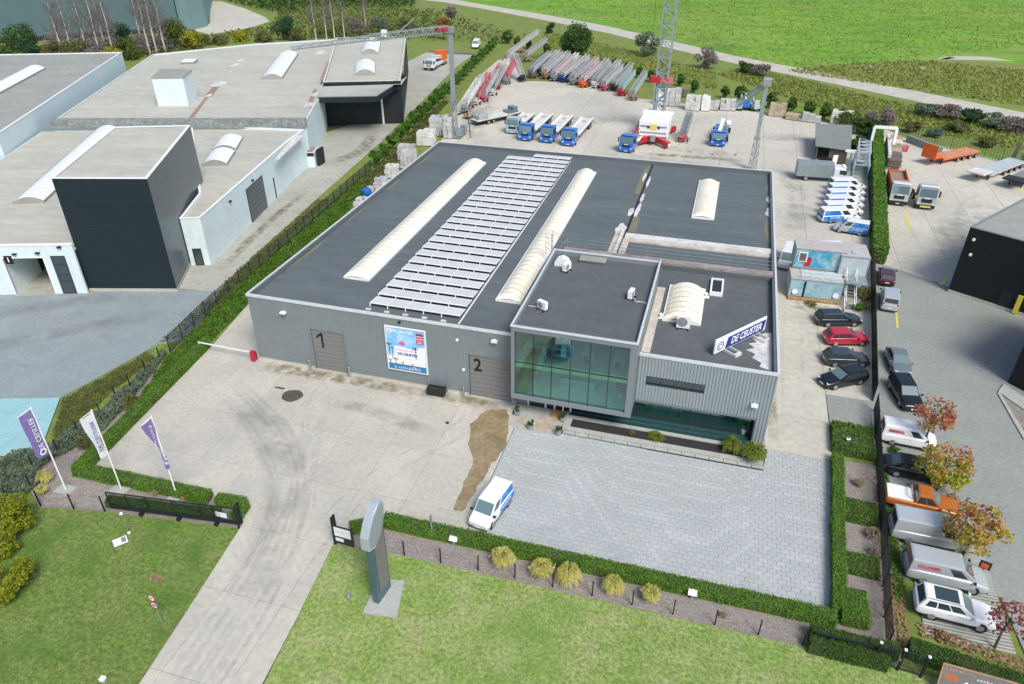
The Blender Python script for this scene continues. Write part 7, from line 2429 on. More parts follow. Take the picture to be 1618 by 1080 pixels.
scatter([(59.0, -16.8), (61, -17.2), (68, -18.5), (68, -17.5), (62, -16.4), (59, -15.8)], 700, .02, .06, 'leaf_litter', 'fallen_leaves', 'fallen orange leaves on the ground at the bottom right', .16, 2.0, .02)
scatter([(57.2, -12.3), (58.6, -12.3), (58.4, -18.5), (57.0, -18.5)], 700, .02, .06, 'leaf_litter', 'fallen_leaves', 'fallen orange leaves along the right fence', .16, 2.0, .0)
scatter([(57.9, -1.5), (58.4, -1.5), (57.6, -11.5), (57.0, -11.5)], 300, .02, .06, 'leaf_litter', 'fallen_leaves', 'scattered fallen leaves in the right gravel bed', .13, 2.0, -.04)
scatter([(58.4, 1), (59.2, 1), (58.6, -14), (57.9, -14)], 2600, .1, .5, 'cover', 'ground_cover', 'green weeds along the foot of the right fence', .15)
for p, r, l in (((60.0, 2.2), .5, 'low yellow green tuft beside the white van with red lettering'), ((61.0, -2.6), .9, 'flat grassy tuft between the dark saloon and the orange pickup'), ((63.6, -2.8), .6, 'green tuft near the tail of the grass strip by the orange pickup'), ((59.7, -9.5), .8, 'low green shrub behind the silver van'), ((60.4, -16.6), .5, 'orange leaved tuft below the white sport utility car')):
    bush('low_shrub', l, p, r, .5, 'cover' if 'orange' not in l else 'leaf_litter', 350, .14)
bush('low_shrub', 'green bush at the foot of the site office stair', (60.3, 31.0), 1.5, 1.6, 'olive', 800, .2)
bush('low_shrub', 'weedy bush right below the stair of the site offices', (60.0, 28.0), 1.3, .8, 'cover', 600, .18)
bush('low_shrub', 'small dark weed before the site office step', (54.5, 27.6), .8, .4, 'olive', 250, .15)

# autumn trees in the neighbour car park
def autumn(label, loc, h, r, keys, n, leaf=.24, limbs=9):
    t = tree('autumn_tree', label, 'tree', loc, h, r, keys[0][0], n=int(n * keys[0][1]), leaf=leaf, squash=.85, clumps=34, limbs=limbs, trunk_r=.09, core=.35, cs=.24)
    for key, f, zr in keys[1:]:
        p = blob_points(int(n * f), r, .85, 34, .35, .24)
        p[:, 2] += h - r * .85
        p = p[(p[:, 2] > h - r * 1.7 + zr[0] * r * 1.7) & (p[:, 2] < h - r * 1.7 + zr[1] * r * 1.7)]
        cards(p, leaf, key, 'crown', t)
    return t
autumn('smaller red leaved tree above the white van with red lettering', (62.35, 3.3), 5.3, 1.75, [('autumn_red', .75), ('autumn_gold', .45, (0, .5)), ('autumn_dark', .12, (.6, 1))], 1000, .21)
autumn('wide yellow green autumn tree over the dark saloon', (62.6, -1.9), 4.6, 2.3, [('autumn_gold', .5), ('autumn_lime', 1.0, (0, .55)), ('autumn_red', .4, (.6, 1))], 1500, .21)
autumn('golden autumn tree with a dark red top over the long silver van', (63.0, -9.0), 4.9, 2.2, [('autumn_gold', .9), ('autumn_red', .5, (.55, 1)), ('autumn_dark', .2, (.75, 1))], 1500, .21)
t = autumn('nearly bare young tree with a few dark red leaves at the bottom right', (63.4, -16.5), 4.2, 1.5, [('autumn_dark', 1.0), ('autumn_red', .25, (0, 1))], 240, .2, 10)

# round trees in rows
BT_ = []
b0 = tree('round_tree', 'clipped round tree, nearest of the long row at the left of the long hall', 'tree', (-14.3, 58.3), 3.1, 1.25, 'ball', 900, 1.0, .28, .95, 'clipped round trees at the left boundary', 22, 5, .08, .5, .36)
L0, L1 = Vector((-14.3, 58.3)), Vector((-27.0, 168))
k = 0
for i in range(1, 24):
    p = L0 + (L1 - L0) * (i * 4.75 / 110.4)
    o = dup(b0, (p.x, p.y, 0), random.uniform(0, 6), 'clipped round tree, %s from the near end of the long row along the neighbour drive' % ORD[i])
    s = random.uniform(.85, 1.1)
    o.scale = (s, s, s * random.uniform(.9, 1.1))
b0['label'] = 'clipped round tree at the near end of the long row along the neighbour drive'
d0 = tree('round_tree', 'dark clipped round tree behind the curved row of hoist trailers', 'tree', (0, 0), 3.3, 1.5, 'hedge_dark', 800, 1.0, .35, 1.0, 'dark round trees along the back fence', 20, 5, .08, .5, .36)
pts = [(-25.6, 175.3), (-21.22, 171.14), (-17.34, 169.09), (-9.62, 160.39), (-2.03, 153.38), (1.15, 150.79), (9.12, 144.75), (12.41, 144.86), (15.97, 141.96), (19.31, 139.87), (22.96, 135.8), (30.05, 133.57), (33.75, 127.98), (40.79, 124.3), (44.31, 122.28), (50.78, 118.35), (55.04, 116.78), (58.4, 114.52), (61.35, 111.76), (64.24, 109.59)]
for i, p in enumerate(pts):
    if i == 0:
        d0.location = (*p, 0)
        d0['label'] = 'dark round tree, first from the left along the back fence'
        o = d0
    else:
        o = dup(d0, p, random.uniform(0, 6), 'dark round tree, %s from the left along the back fence' % ORD[i])
    s = random.uniform(.8, 1.15)
    o.scale = (s, s, s)
tree('dark_tree', 'tall dark green tree behind the middle of the hoist trailers', 'tree', (-1.09, 158.08), 9.5, 4.6, 'tree_green', 6500, 1.5, .42, 1.0, clumps=40, cs=.36)
bush('dark_bush', 'grey green bush on the near side of the dirt path left of the lattice mast', (17.5, 168.69), 4.2, 6.0, 'sage', 2800, .36)
bush('dark_bush', 'brownish bare bush on the near side of the dirt path right of the lattice mast', (34.78, 155.78), 3.2, 5.0, 'bare_twig', 2200, .3)
bush('dark_bush', 'small dark bush beyond the round trees below the left end of the dirt path', (-17.18, 196.16), 1.9, 3.2, 'conifer', 500, .5)
for i, (u, r, key, l) in enumerate((((44.67, 152.88), 2.4, 'tree_green', 'dark green bush by the dirt path right of the brown bush'), ((48.28, 150.03), 2.6, 'bare_twig', 'brown bush by the dirt path above the right mast'), ((65.4, 103.8), 3.2, 'tree_mid', 'green shrub mass at the corner beyond the shed'), ((67.92, 101.37), 2.8, 'tree_green', 'dark green shrub beside the shed and the hedge end'), ((71.04, 107.66), 3.2, 'bare_twig', 'mauve brown bare bush beyond the end of the tall hedge'), ((65.57, 91.19), 2.0, 'tree_mid', 'green bush between the shed and the lattice sections'))):
    bush('boundary_bush', l, u, r, r * 1.25, key, 2200, .3)
random.seed(33)
for i, (u, l, r, key) in enumerate((((82.4, 120.63), 'dark bush on the near side of the dirt path at the right', 3.0, 'sage'), ((85.7, 118.99), 'pale dry bush beside the dark one near the dirt path at the right', 3.2, 'bare_twig'), ((89.54, 117.56), 'dark green bush near the dirt path above the low loaders', 3.0, 'conifer'), ((93.28, 114.75), 'grey bush near the dirt path close to the right edge', 3.0, 'sage'), ((96.17, 111.87), 'tall pale bush at the right edge near the dirt path', 3.4, 'bare_twig'), ((85.61, 109.4), 'low brown bush in the heath above the low loaders', 2.4, 'olive'), ((77.3, 107.09), 'low olive bush above the white steel frame', 2.0, 'olive'), ((80.89, 104.97), 'low dark bush behind the orange low loader', 1.8, 'sage'), ((89.19, 100.54), 'low bush behind the right fence of the lorry yard', 2.0, 'olive'))):
    bush('heath_bush', l, u, r, r * .9, key, 2000, .3)

# bare birches and trees at the top left
bi = thing('birch_tree', 'bare birch with a white trunk at the top left before the green hall', 'birch', (0, 0, 0), 0, 'bare birches at the top left')
b = MB()
b.path([(0, 0, -.1), (.15, 0, 5), (-.1, .1, 10), (.1, 0, 15)], .3, 6, 0, .08)
b.build('trunk', 'birch_bark', bi)
b = MB()
for i in range(34):
    z0 = random.uniform(4, 14)
    a = random.uniform(0, 6.3)
    l_ = (16 - z0) * .28 + .4
    p1 = (l_ * .6 * math.cos(a), l_ * .6 * math.sin(a), z0 + l_ * .9)
    p2 = (l_ * math.cos(a + .2), l_ * math.sin(a + .2), z0 + l_ * 1.9)
    b.path([(0, 0, z0), p1, p2], .06, 3, 0, .02)
    for j in range(4):
        a2 = a + random.uniform(-1, 1)
        b.tube(p1, (p1[0] + .8 * math.cos(a2), p1[1] + .8 * math.sin(a2), p1[2] + random.uniform(.4, 1.4)), .025, 3, 0, .012)
b.build('branches', 'bare_twig', bi)
p = blob_points(1500, 1, 1, 30, .3, .4) * np.array([2.3, 2.3, 5.6])
p[:, 2] += 10.2
cards(p, .5, 'bare_twig', 'crown', bi, up=.6, aspect=.07)
BP = [(-135.66, 117.05), (-132.77, 117.83), (-131.47, 121.77), (-130.34, 124.83), (-134.2, 131.44), (-125.23, 124.37), (-135.59, 147.84), (-118.02, 130.04), (-116.1, 130.56), (-114.87, 132.79), (-83.13, 161.98), (-80.97, 164.81), (-79.73, 167.42), (-76.65, 168.24), (-75.21, 180.59)]
for i, p in enumerate(BP):
    if i == 0:
        bi.location = (*p, 0)
        bi['label'] = 'bare white trunked birch before the green hall, first from the left'
        o = bi
    else:
        o = dup(bi, p, random.uniform(0, 6), ('bare white trunked birch before the green hall, %s from the left' % ORD[i]) if i < 10 else ('bare white trunked birch behind the canopy hall, %s from the left' % ORD[i - 10]))
        o['group'] = 'bare birches at the top left' if i < 10 else 'bare birches behind the canopy hall'
    s = random.uniform(.85, 1.1) * (1 if i < 10 else .8)
    o.scale = (s, s, s)
TL = [((-151.68, 113.58), 8, 5, 'tree_green', 'dark green tree at the left edge below the green hall'), ((-147.98, 116.37), 9.5, 4.5, 'tree_green', 'green tree with a yellowish top at the far left below the green hall'), ((-143.12, 114.14), 6, 3.5, 'conifer', 'dark round tree low at the far left behind the grey roof'), ((-135.36, 114.5), 5.5, 3.5, 'olive', 'olive scrub tree among the birches at the far left'), ((-128.98, 116.24), 6, 3.6, 'olive', 'olive scrub tree between the birch trunks'), ((-127.18, 119.35), 5, 3.2, 'bare_twig', 'brown scrub tree between the birch trunks'), ((-121.03, 119.27), 4.2, 3, 'tree_yellow', 'bright yellow green small tree behind the corner of the grey roof'), ((-119.07, 123.33), 6, 3.6, 'tree_mid', 'green scrub tree right of the bright yellow one'), ((-138.65, 142.62), 6.5, 3.6, 'conifer', 'dark evergreen tree before the green hall'), ((-122.39, 131.72), 4, 3, 'bare_twig', 'brown scrub tree under the right birches'), ((-113.97, 136.92), 9, 3.6, 'tree_mid', 'tall green tree right of the birches'), ((-109.68, 138.08), 6, 3, 'tree_yellow', 'yellow green tree right of the tall green one'), ((-112.98, 147.41), 3.0, 2.6, 'olive', 'low olive scrub behind the weathered roof'), ((-108.66, 150.72), 3, 3, 'olive', 'low grey olive scrub along the far lane'), ((-105.51, 155.95), 3, 3, 'tree_yellow', 'low yellowish scrub along the far lane'), ((-98.87, 157.74), 3, 3, 'olive', 'low brown scrub left of the dark evergreen'), ((-94.54, 162.28), 7.5, 3.8, 'conifer', 'dark blue green evergreen behind the rear hall'), ((-88.44, 160.55), 4, 3, 'olive', 'olive scrub right of the dark evergreen'), ((-77.0, 176.42), 5, 4, 'bare_twig', 'brown scrub behind the canopy hall birches'), ((-71.03, 184.22), 5, 4, 'sage', 'grey green scrub behind the canopy hall'), ((-64.55, 188.52), 4, 3.5, 'olive', 'olive scrub behind the right end of the canopy hall'), ((-46.54, 176.35), 6.5, 2.2, 'orange_leaf', 'orange brown tree behind the tall grey lattice pole'), ((-49.92, 192.44), 7.5, 2.0, 'bare_twig', 'thin brown tree above the tall grey lattice pole')]
MT['orange_leaf'] = leafmat('orange_leaf', (.36, .15, .04), (.25, .13, .05), .8)
for p, h, r, key, l in TL:
    tree('scrub_tree', l, 'tree', p, h, r, key, 2400, leaf=.38, clumps=22, trunk_r=.15)
# scrub thickets far off (uncountable)
def thicket(poly, n, hmax, key, name, label, size):
    scatter(poly, n, .1, hmax, key, name, label, size, .3)
thicket([(-119.1, 159.14), (-58.03, 173.26), (-25.01, 173.3), (-22.3, 185.19), (-67.54, 232.11), (-108.2, 239.28), (-135.99, 228.22), (-113.05, 186.23)], 2600, 1.6, 'olive', 'scrub', 'low olive scrub spread over the rough ground behind the halls', .8)
thicket([(-119.1, 159.14), (-58.03, 173.26), (-48.13, 180.58), (-67.55, 225.44), (-108.2, 239.28), (-131.64, 225.7), (-109.47, 180.41)], 1800, 2.2, 'tree_mid', 'scrub', 'green scrub patches behind the halls', .8)
thicket([(-136.51, 224.41), (-80.78, 239.12), (-99.36, 270.07), (-160.61, 258.52)], 2600, 5, 'tree_green', 'scrub', 'dark green thicket along the top edge left of the dirt path', 1.1)
thicket([(-170.88, 238.59), (-131.48, 211.8), (-118.15, 212.02), (-134.91, 236.06), (-161.2, 249.55)], 900, 3, 'tree_green', 'scrub', 'dark hedge above the far apron', .9)
thicket([(-141.08, 113.82), (-105.09, 133.55), (-115.01, 153.39), (-136.77, 143.13), (-151.88, 124.69)], 2600, 2.2, 'olive', 'scrub', 'brownish undergrowth beneath the birches', .7)
thicket([(37.7, 149.43), (65.24, 115.89), (72.24, 112.78), (94.91, 99.34), (99.06, 115.42), (78.28, 130.46), (45.35, 159.48)], 6000, .4, 'heath_leaf', 'heath_tufts', 'olive heath tufts between the back fence and the dirt path', .55)
thicket([(-15.78, 175.79), (19.32, 142.12), (38.59, 131.9), (37.59, 151.73), (4.48, 181.26), (-19.94, 200.47)], 4000, .35, 'heath_leaf', 'heath_tufts', 'green tufts behind the hoist trailers', .5)
thicket([(54.88, 158.03), (104.04, 134.7), (117.68, 175.15), (90.44, 182.94), (68.13, 169.87)], 4000, .3, 'heath_leaf', 'heath_tufts', 'dull olive heath tufts beyond the dirt path at the right', .6)

thicket([(-38.53, 244.95), (6.83, 218.26), (48.54, 168.88), (64.24, 159.0), (73.19, 172.96), (124.42, 213.63), (153.91, 327.83), (-34.22, 305.36)], 9000, .22, 'field_leaf', 'meadow_tufts', 'grass tufts scattered over the bright field', .5)
thicket([(-140.07, 114.96), (-121.86, 121.68), (-137.17, 140.88), (-154.47, 132.0)], 3500, 6.5, 'bare_twig', 'scrub', 'thin brown twigs and saplings among the birches', .45)
thicket([(-120.92, 125.54), (-111.2, 131.89), (-124.53, 150.82), (-136.92, 147.48)], 2000, 6.0, 'bare_twig', 'scrub', 'thin brown twigs and saplings right of the birches', .45)
thicket([(-86.84, 165.5), (-59.82, 177.44), (-68.64, 198.1), (-96.9, 187.8)], 2500, 4.0, 'olive', 'scrub', 'tall olive scrub behind the canopy hall', .5)
# grass blades on the two lawns (uncountable)
def turf(polys, n, name, label, h=(.04, .1), key='blade', z=-.05):
    X, Y = RNG.uniform(-8, 60, n), RNG.uniform(-46, -19.6, n)
    keep = np.zeros(n, bool)
    for p in polys:
        keep |= inside(p, X, Y)
    dist = np.hypot(X - 42.2, Y + 53.2)
    keep &= RNG.uniform(0, 1, n) < np.clip(30 / dist, .35, 1)
    X, Y = X[keep], Y[keep]
    n = len(X)
    hh = RNG.uniform(h[0], h[1], n)
    a = RNG.uniform(0, 2 * PI, n)
    w = RNG.uniform(.008, .02, n)
    lx, ly = RNG.normal(0, .035, n), RNG.normal(0, .035, n)
    ca, sa_ = np.cos(a) * w, np.sin(a) * w
    V_ = np.stack([np.stack([X - ca, Y - sa_, np.full(n, z - .01)], 1), np.stack([X + ca, Y + sa_, np.full(n, z - .01)], 1), np.stack([X + lx, Y + ly, z + hh], 1)], 1).reshape(-1, 3)
    o = np_mesh(name, V_, np.arange(3 * n).reshape(-1, 3), key)
    tag(o, label, 'grass', None, 'stuff')
turf([LAWN_L], 520000, 'grass', 'rough green grass of the left front lawn')
turf([LAWN_R], 560000, 'grass', 'rough yellowish green grass of the right front lawn', key='blade_right')
# stones in the gravel beds
def stones(poly, n, label):
    xs, ys = [p[0] for p in poly], [p[1] for p in poly]
    X, Y = RNG.uniform(min(xs), max(xs), n * 5), RNG.uniform(min(ys), max(ys), n * 5)
    k = inside(poly, X, Y)
    X, Y = X[k][:n], Y[k][:n]
    n = len(X)
    base = np.array([(-1, 0, 0), (0, -1, 0), (1, 0, 0), (0, 1, 0), (0, 0, .7)])
    F0 = np.array([(0, 1, 4), (1, 2, 4), (2, 3, 4), (3, 0, 4)])
    s = RNG.uniform(.025, .065, n)
    a = RNG.uniform(0, 6.28, n)
    c_, s2 = np.cos(a), np.sin(a)
    Bx = base[None, :, 0] * c_[:, None] - base[None, :, 1] * s2[:, None]
    By = base[None, :, 0] * s2[:, None] + base[None, :, 1] * c_[:, None]
    V_ = np.stack([X[:, None] + Bx * s[:, None], Y[:, None] + By * s[:, None], -.062 + base[None, :, 2] * s[:, None]], 2).reshape(-1, 3)
    F_ = (F0[None] + 5 * np.arange(n)[:, None, None]).reshape(-1, 3)
    tag(np_mesh('gravel', V_, F_, 'gravel_stone'), label, 'gravel', None, 'stuff')
stones([(19.8, -20.0), (21.3, -18), (53, -17.9), (54.9, -17.9), (55.8, -17.5), (56, -15), (55, -13), (55.5, -.6), (58.2, -.6), (57, -18.6), (51.5, -18.6), (51.5, -19.6)], 16000, 'brownish gravel of the front and right beds')
stones([(-7.6, -12), (-6, -12), (-5, -19.8), (9, -19.8), (0, -22), (-5, -23), (-8, -20)], 7000, 'grey gravel of the left bed')

# ------------------------------------------------------------ fences, gates, flags, signs and small things
def mesh_fence(label, posts, h, pk='fence_black', wires=7, wr=.012, bars=0, z=-.06, pr=.04, name='mesh_fence', top=False, br=.008, panel_key=None):
    o = posts[0]
    t = thing(name, label, 'fence', (o[0], o[1], 0))
    L_ = [(p[0] - o[0], p[1] - o[1]) for p in posts]
    pm_ = None
    for p in L_:
        if pm_ is None:
            pm_ = MB().box(-pr, pr, -pr, pr, z - .2, h + .05).build('post', pk, t, loc=(p[0], p[1], 0))
        else:
            share(pm_, 'post', t, (p[0], p[1], 0))
    for a, c in zip(L_[:-1], L_[1:]):
        b = MB()
        for i in range(wires):
            zz = .05 + (h - .08) * i / (wires - 1)
            b.bar((*a, zz), (*c, zz), wr)
        if bars:
            for k in range(1, bars):
                x, y = a[0] + (c[0] - a[0]) * k / bars, a[1] + (c[1] - a[1]) * k / bars
                b.box(x - br, x + br, y - br, y + br, .02, h)
        b.build('mesh_panel', panel_key or pk, t)
    return t
mesh_fence('low black mesh fence with posts between the front gravel bed and the right lawn', [(21.8, -19.95), (24.44, -19.9), (27.21, -19.8), (29.99, -19.7), (32.67, -19.66), (35.38, -19.64), (38.13, -19.64), (40.85, -19.64), (43.56, -19.62), (46.27, -19.65), (49.01, -19.65), (51.75, -19.6)], 1.35, wr=.004, wires=4)
mesh_fence('black mesh fence along the lawn in front of the flag poles', [(-7.4, -23.6), (-4.75, -23.2), (-2.02, -22.75), (.49, -22.3)], 1.5, wr=.004, wires=4)
lf = [(-4.75, -23.2), (-6.9, -21.9), (-8.4, -20.1), (-8.2, -17.8), (-8.5, -15.2), (-8.4, -12.6), (-9.0, -10), (-9.2, -7.9), (-9.35, -5.5), (-9.5, -3.2)]
mesh_fence('black mesh fence through the shrubs along the left boundary', lf, 1.5, wr=.004, wires=4)
A_, B_ = (-9.55, -1.6), (-14.2, 56)
ps = []
for i in range(24):
    k = i / 23
    ps.append((-9.55 + (-1.25 * min(k / .15, 1)) + (-3.4) * max(0, (k - .15) / .85), -1.6 + 57.6 * k))
mesh_fence('long dark green mesh fence along the green strip beside the neighbour drive', ps, 1.9, 'fence_green', wires=9, wr=.02, bars=14, br=.016)
ps = [(56.75 + (2.3 * k / 10), -18.6 + 26.6 * k / 10) for k in range(11)]
mesh_fence('dark mesh fence between the right gravel bed and the parked neighbour cars', ps, 1.9, 'fence_black', wires=9, wr=.018, bars=18, br=.013)
ps = [(59.15 + 3.6 * k / 14, 9.6 + 34 * k / 14) for k in range(15)]
mesh_fence('dense dark screened fence between the side lane and the neighbour road', ps, 2.0, 'fence_black', wires=12, wr=.03, bars=30, br=.022)
ps = [(62.75 + 6.3 * k / 24, 44 + 63 * k / 24) for k in range(25)]
mesh_fence('dark mesh fence at the foot of the tall hedge beside the back yard', ps, 1.9, 'fence_black', wires=9, wr=.03, bars=16, br=.02)
ps = [(74.4, 102.73), (77.06, 100.47), (79.62, 98.29), (82.06, 96.56), (84.46, 94.51), (86.77, 92.89), (89.02, 90.96), (91.2, 89.09), (93.31, 87.28)]
mesh_fence('thin dark mesh fence at the back of the neighbour lorry yard', ps, 2.3, 'fence_black', wires=6, wr=.03, bars=6, br=.02)

# sliding gate at the driveway
t = thing('sliding_gate', 'long black sliding gate of upright bars parked open at the left of the driveway', 'gate', (.9, -22.0, 0), math.atan2(1.25, 10.6))
GL = 10.7
b = MB()
b.bar((0, 0, 1.8), (GL, 0, 1.8), .07); b.bar((0, 0, .35), (GL, 0, .35), .16, .2); b.bar((0, 0, .35), (0, 0, 1.8), .07); b.bar((GL, 0, .35), (GL, 0, 1.8), .07)
for x in (1.6, 3.2, 5.4, 7.6, 8.7):
    b.bar((x, 0, .35), (x, 0, 1.8), .06)
b.bar((0, .05, .4), (1.6, .05, 1.7), .04); b.bar((5.4, .05, 1.7), (9, .05, .4), .04)
b.build('gate_frame', 'fence_black', t)
for i in range(int(GL / .14)):
    x = .07 + i * .14
    MB().box(x - .009, x + .009, -.012, .012, .42, 1.77).build('gate_bar', 'fence_green', t) if i == 0 else None
bar0 = [c for c in t.children if c.name.startswith('gate_bar')][0]
for i in range(1, int(GL / .14)):
    share(bar0, 'gate_bar', t, (i * .14, 0, 0))
for x in (2.6, 5.7, 8.8):
    MB().box(x - .12, x + .12, -.3, .05, -.15, .24).build('roller_block', 'fence_black', t)
p = thing('gate_post', 'black double gate post with a cross piece at the left side of the driveway', 'gate post', (11.45, -20.75, 0), .1)
b = MB()
for y in (-.18, .3):
    b.box(-.06, .06, y - .06, y + .06, -.1, 2.15)
b.box(-.05, .05, -.2, .32, 2.05, 2.15); b.box(-.05, .05, -.2, .32, 1.2, 1.28)
b.build('post_frame', 'fence_black', p)
MB().tube((-1.0, .5, -.1), (-1.0, .5, .9), .06, 6).build('photocell_post', 'galv', p)
tag(MB().cbox((0, 0, .55), (.95, .05, .45)).build('notice_board', 'flag_white', None, loc=(10.1, -20.9, .4)), 'small pale notice board on the bars at the end of the sliding gate', 'notice')
t = thing('gate_post', 'black gate post with a white notice panel at the right side of the driveway', 'gate post', (19.15, -20.3, 0), -.05)
b = MB()
b.box(-.07, .07, -.07, .07, -.1, 2.6); b.box(-.07, .07, .25, .38, -.1, 2.6); b.box(-.06, .06, .07, .25, 2.45, 2.6)
b.build('post_frame', 'fence_black', t)
b = MB()
b.box(.08, 1.6, -.04, .04, .2, 1.9)
b.build('panel_frame', 'fence_green', t)
n_ = MB().box(.12, 1.45, -.07, -.045, .95, 1.8).build('notice_panel', 'flag_white', t)
scribble('notice_text', .75, .14, 'frame_grey', t, Matrix.Translation((.62, -.075, 1.45)) @ Matrix.Rotation(PI / 2, 4, 'X'), 8, 5)
MB().box(.15, .8, -.07, -.045, .45, .75).build('small_panel', 'flag_white', t)
# right hand gate
t = thing('mesh_gate', 'black mesh pedestrian gate with white post caps at the bottom right', 'gate', (55.9, -19.75, 0), -.1)
for x in (0, 1.35, 2.65):
    q = MB().box(x - .06, x + .06, -.06, .06, -.1, 1.9).build('post', 'fence_black', t)
    MB().box(x - .08, x + .08, -.08, .08, 1.9, 1.98).build('post_cap', 'white', q)
b = MB()
b.bar((0, 0, 1.8), (2.65, 0, 1.8), .06); b.bar((0, 0, .15), (2.65, 0, .15), .06)
for i in range(26):
    b.box(.05 + i * .1, .065 + i * .1, -.008, .008, .15, 1.8)
for z in (.5, .85, 1.2, 1.5):
    b.bar((0, 0, z), (2.65, 0, z), .015)
b.build('gate_mesh', 'fence_green', t)
MB().box(1.2, 1.3, -.1, .1, .95, 1.1).build('lock', 'metal', t)
t = thing('sliding_gate', 'parked black gate leaf between the two hedges at the bottom right', 'gate', (52.3, -19.45, 0), -.03)
b = MB()
b.bar((0, 0, 1.15), (4.6, 0, 1.15), .12); b.bar((0, 0, .2), (4.6, 0, .2), .1)
b.build('gate_frame', 'fence_black', t)
for i in range(30):
    MB().box(.08 + i * .15, .1 + i * .15, -.012, .012, .25, 1.1).build('gate_bar', 'fence_black', t)

# flags
def flag(label, loc, H, key, shape, lettering, ink, emblem=False):
    t = thing('flag_pole', label, 'flag', loc, 0)
    MB().box(-.7, .7, -.55, .45, -.1, .02).build('base_slab', 'terrace', t)
    MB().tube((0, 0, 0), (0, 0, H), .065, 8, 0, .045).build('pole', 'white', t)
    MB().bar((0, 0, H - .12), (-.05, -1.15, H - .16), .05).build('top_arm', 'white', t)
    b = MB()
    n = 12
    vs, fs = [], []
    for i in range(n + 1):
        k = i / n
        z = H - .2 - shape['len'] * k
        w = shape['w'](k)
        for j in range(4):
            y = -.06 - w * j / 3
            vs.append((shape.get('bulge', .06) * math.sin(2.2 * k * PI + j * 1.1) - .03, y, z - shape.get('sag', 0) * k * j / 3))
    for i in range(n):
        for j in range(3):
            a = i * 4 + j
            fs.append((a, a + 1, a + 5, a + 4))
    b.add(vs, fs)
    fl = b.build('flag_cloth', key, t, smooth=True)
    TF = Matrix(((0, 0, -1, .12), (0, 1, 0, -.5), (1, 0, 0, H - .25 - shape['len'] * .47), (0, 0, 0, 1)))
    if lettering:
        text('flag_lettering', 'DE CEUSTER', shape.get('ts', .5), ink, t, TF, bold=.006, depth=.002, sx=shape.get('tx', 1.0))
    if emblem:
        b = MB()
        for i in range(16):
            a0, a1 = 2 * PI * i / 16, 2 * PI * (i + 1) / 16
            b.quad(*[(.12, -.52 + r_ * math.cos(a), H - .2 - shape['len'] * .87 + r_ * math.sin(a)) for r_, a in ((.16, a0), (.3, a0), (.3, a1), (.16, a1))])
        b.build('flag_emblem', ink, t)
    return t
flag('left flag, purple cloth with white mirrored lettering and a ring at its foot', (-4.3, -21.15, 0), 8.2, 'purple', dict(len=4.2, w=lambda k: 1.05 if k < .93 else .8, sag=-.1, ts=.55), True, 'print_white', True)
flag('middle flag, white cloth with dark mirrored lettering', (-.1, -19.85, 0), 7.9, 'flag_white', dict(len=4.1, w=lambda k: 1.1 - .5 * k, bulge=.1, ts=.48, tx=1.05), True, 'print_purple')
t = flag('right flag, purple cloth narrowed and wound round its pole', (4.9, -19.45, 0), 8.1, 'purple', dict(len=3.9, w=lambda k: max(.12, 1.05 * (1 - 1.15 * k)), bulge=.08, ts=.4, tx=.7), False, 'print_white')
b = MB()
b.add([(.12, -.4, 7.6), (.12, -.75, 7.4), (.12, -.28, 5.2), (.12, -.16, 5.2)], [(0, 1, 2, 3)])
scribble('flag_lettering', 2.2, .3, 'print_white', t, Matrix(((0, 0, -1, .11), (0, 1, 0, -.42), (1, 0, 0, 6.5), (0, 0, 0, 1))), 9, 3)
b = MB()
pts = [(.09 * math.cos(a), .09 * math.sin(a), 4.2 - a * .07) for a in np.linspace(0, 12, 22)]
b.path(pts, .07, 6)
b.cbox((.1, -.1, 3.3), (.22, .24, .3))
b.build('wound_cloth', 'purple', t)

# pylon sign
sheet('pylon_plinth', [(25.4, -22.05), (23.6, -22.4), (23.75, -25.3), (26.1, -25.0)], .05, 'terrace')
t = thing('pylon', 'tall dark pylon with a pale lens shaped head on a concrete plinth', 'pylon', (24.4, -23.5, .05), R(-6))
t.scale = (1, 1, .9)
PT = Matrix(((0, 0, 1, 0), (1, 0, 0, 0), (0, 1, 0, 0), (0, 0, 0, 1)))        # prism axes (y, z) extruded along x
MB().prism([(-.85, 0), (.75, 0), (.75, 7.2), (-.85, 6.2)], -.22, .22, 0, PT).build('shaft', 'pylon_side', t)
MB().prism([(-.5, .9), (.62, .9), (.62, 7.0), (-.5, 6.6)], .22, .25, 0, PT).build('shaft_panel', 'pylon_core', t)
prof = [(-1.15, 5.9), (-.5, 5.6), (.3, 6.3), (.85, 7.4), (1.0, 8.4), (.75, 9.1), (.35, 9.0), (-.2, 8.6), (-.75, 7.9), (-1.15, 7.1)]
MB().prism(prof, -.3, .3, 0, PT).build('head', 'pylon_top', t, bevel=.03)
MB().prism([(p[0] * .86, 7.3 + (p[1] - 7.3) * .86) for p in prof], .3, .32, 0, PT).build('head_face', 'pylon_face', t)

# road sign with two round discs
t = thing('road_sign', 'post with two round red ringed traffic signs on the left lawn', 'road sign', (11.42, -29.6, 0), R(-8))
MB().tube((0, 0, -.1), (0, 0, 2.75), .035, 8).build('post', 'galv', t)
for i, z in enumerate((2.4, 1.72)):
    d = MB().tube((-.02, -.04, z), (-.02, -.06, z), .34, 20).build('sign_disc', 'red', t)
    MB().tube((-.02, -.061, z), (-.02, -.066, z), .235, 20).build('sign_face', 'print_white', d)
    b = MB()
    if i == 0:
        b.box(-.1, .06, -.07, -.067, z - .09, z + .06); b.box(-.14, -.02, -.07, -.067, z + .0, z + .1)
    else:
        b.box(-.15, .1, -.07, -.067, z - .06, z + .08); b.box(.02, .12, -.07, -.067, z - .1, z + .0)
    b.build('sign_pictogram', 'print_black' if i else 'rust_stain', d)
MB().box(.08, .3, -.03, 0, 1.75, 2.1).build('blue_plate', 'print_blue', t)

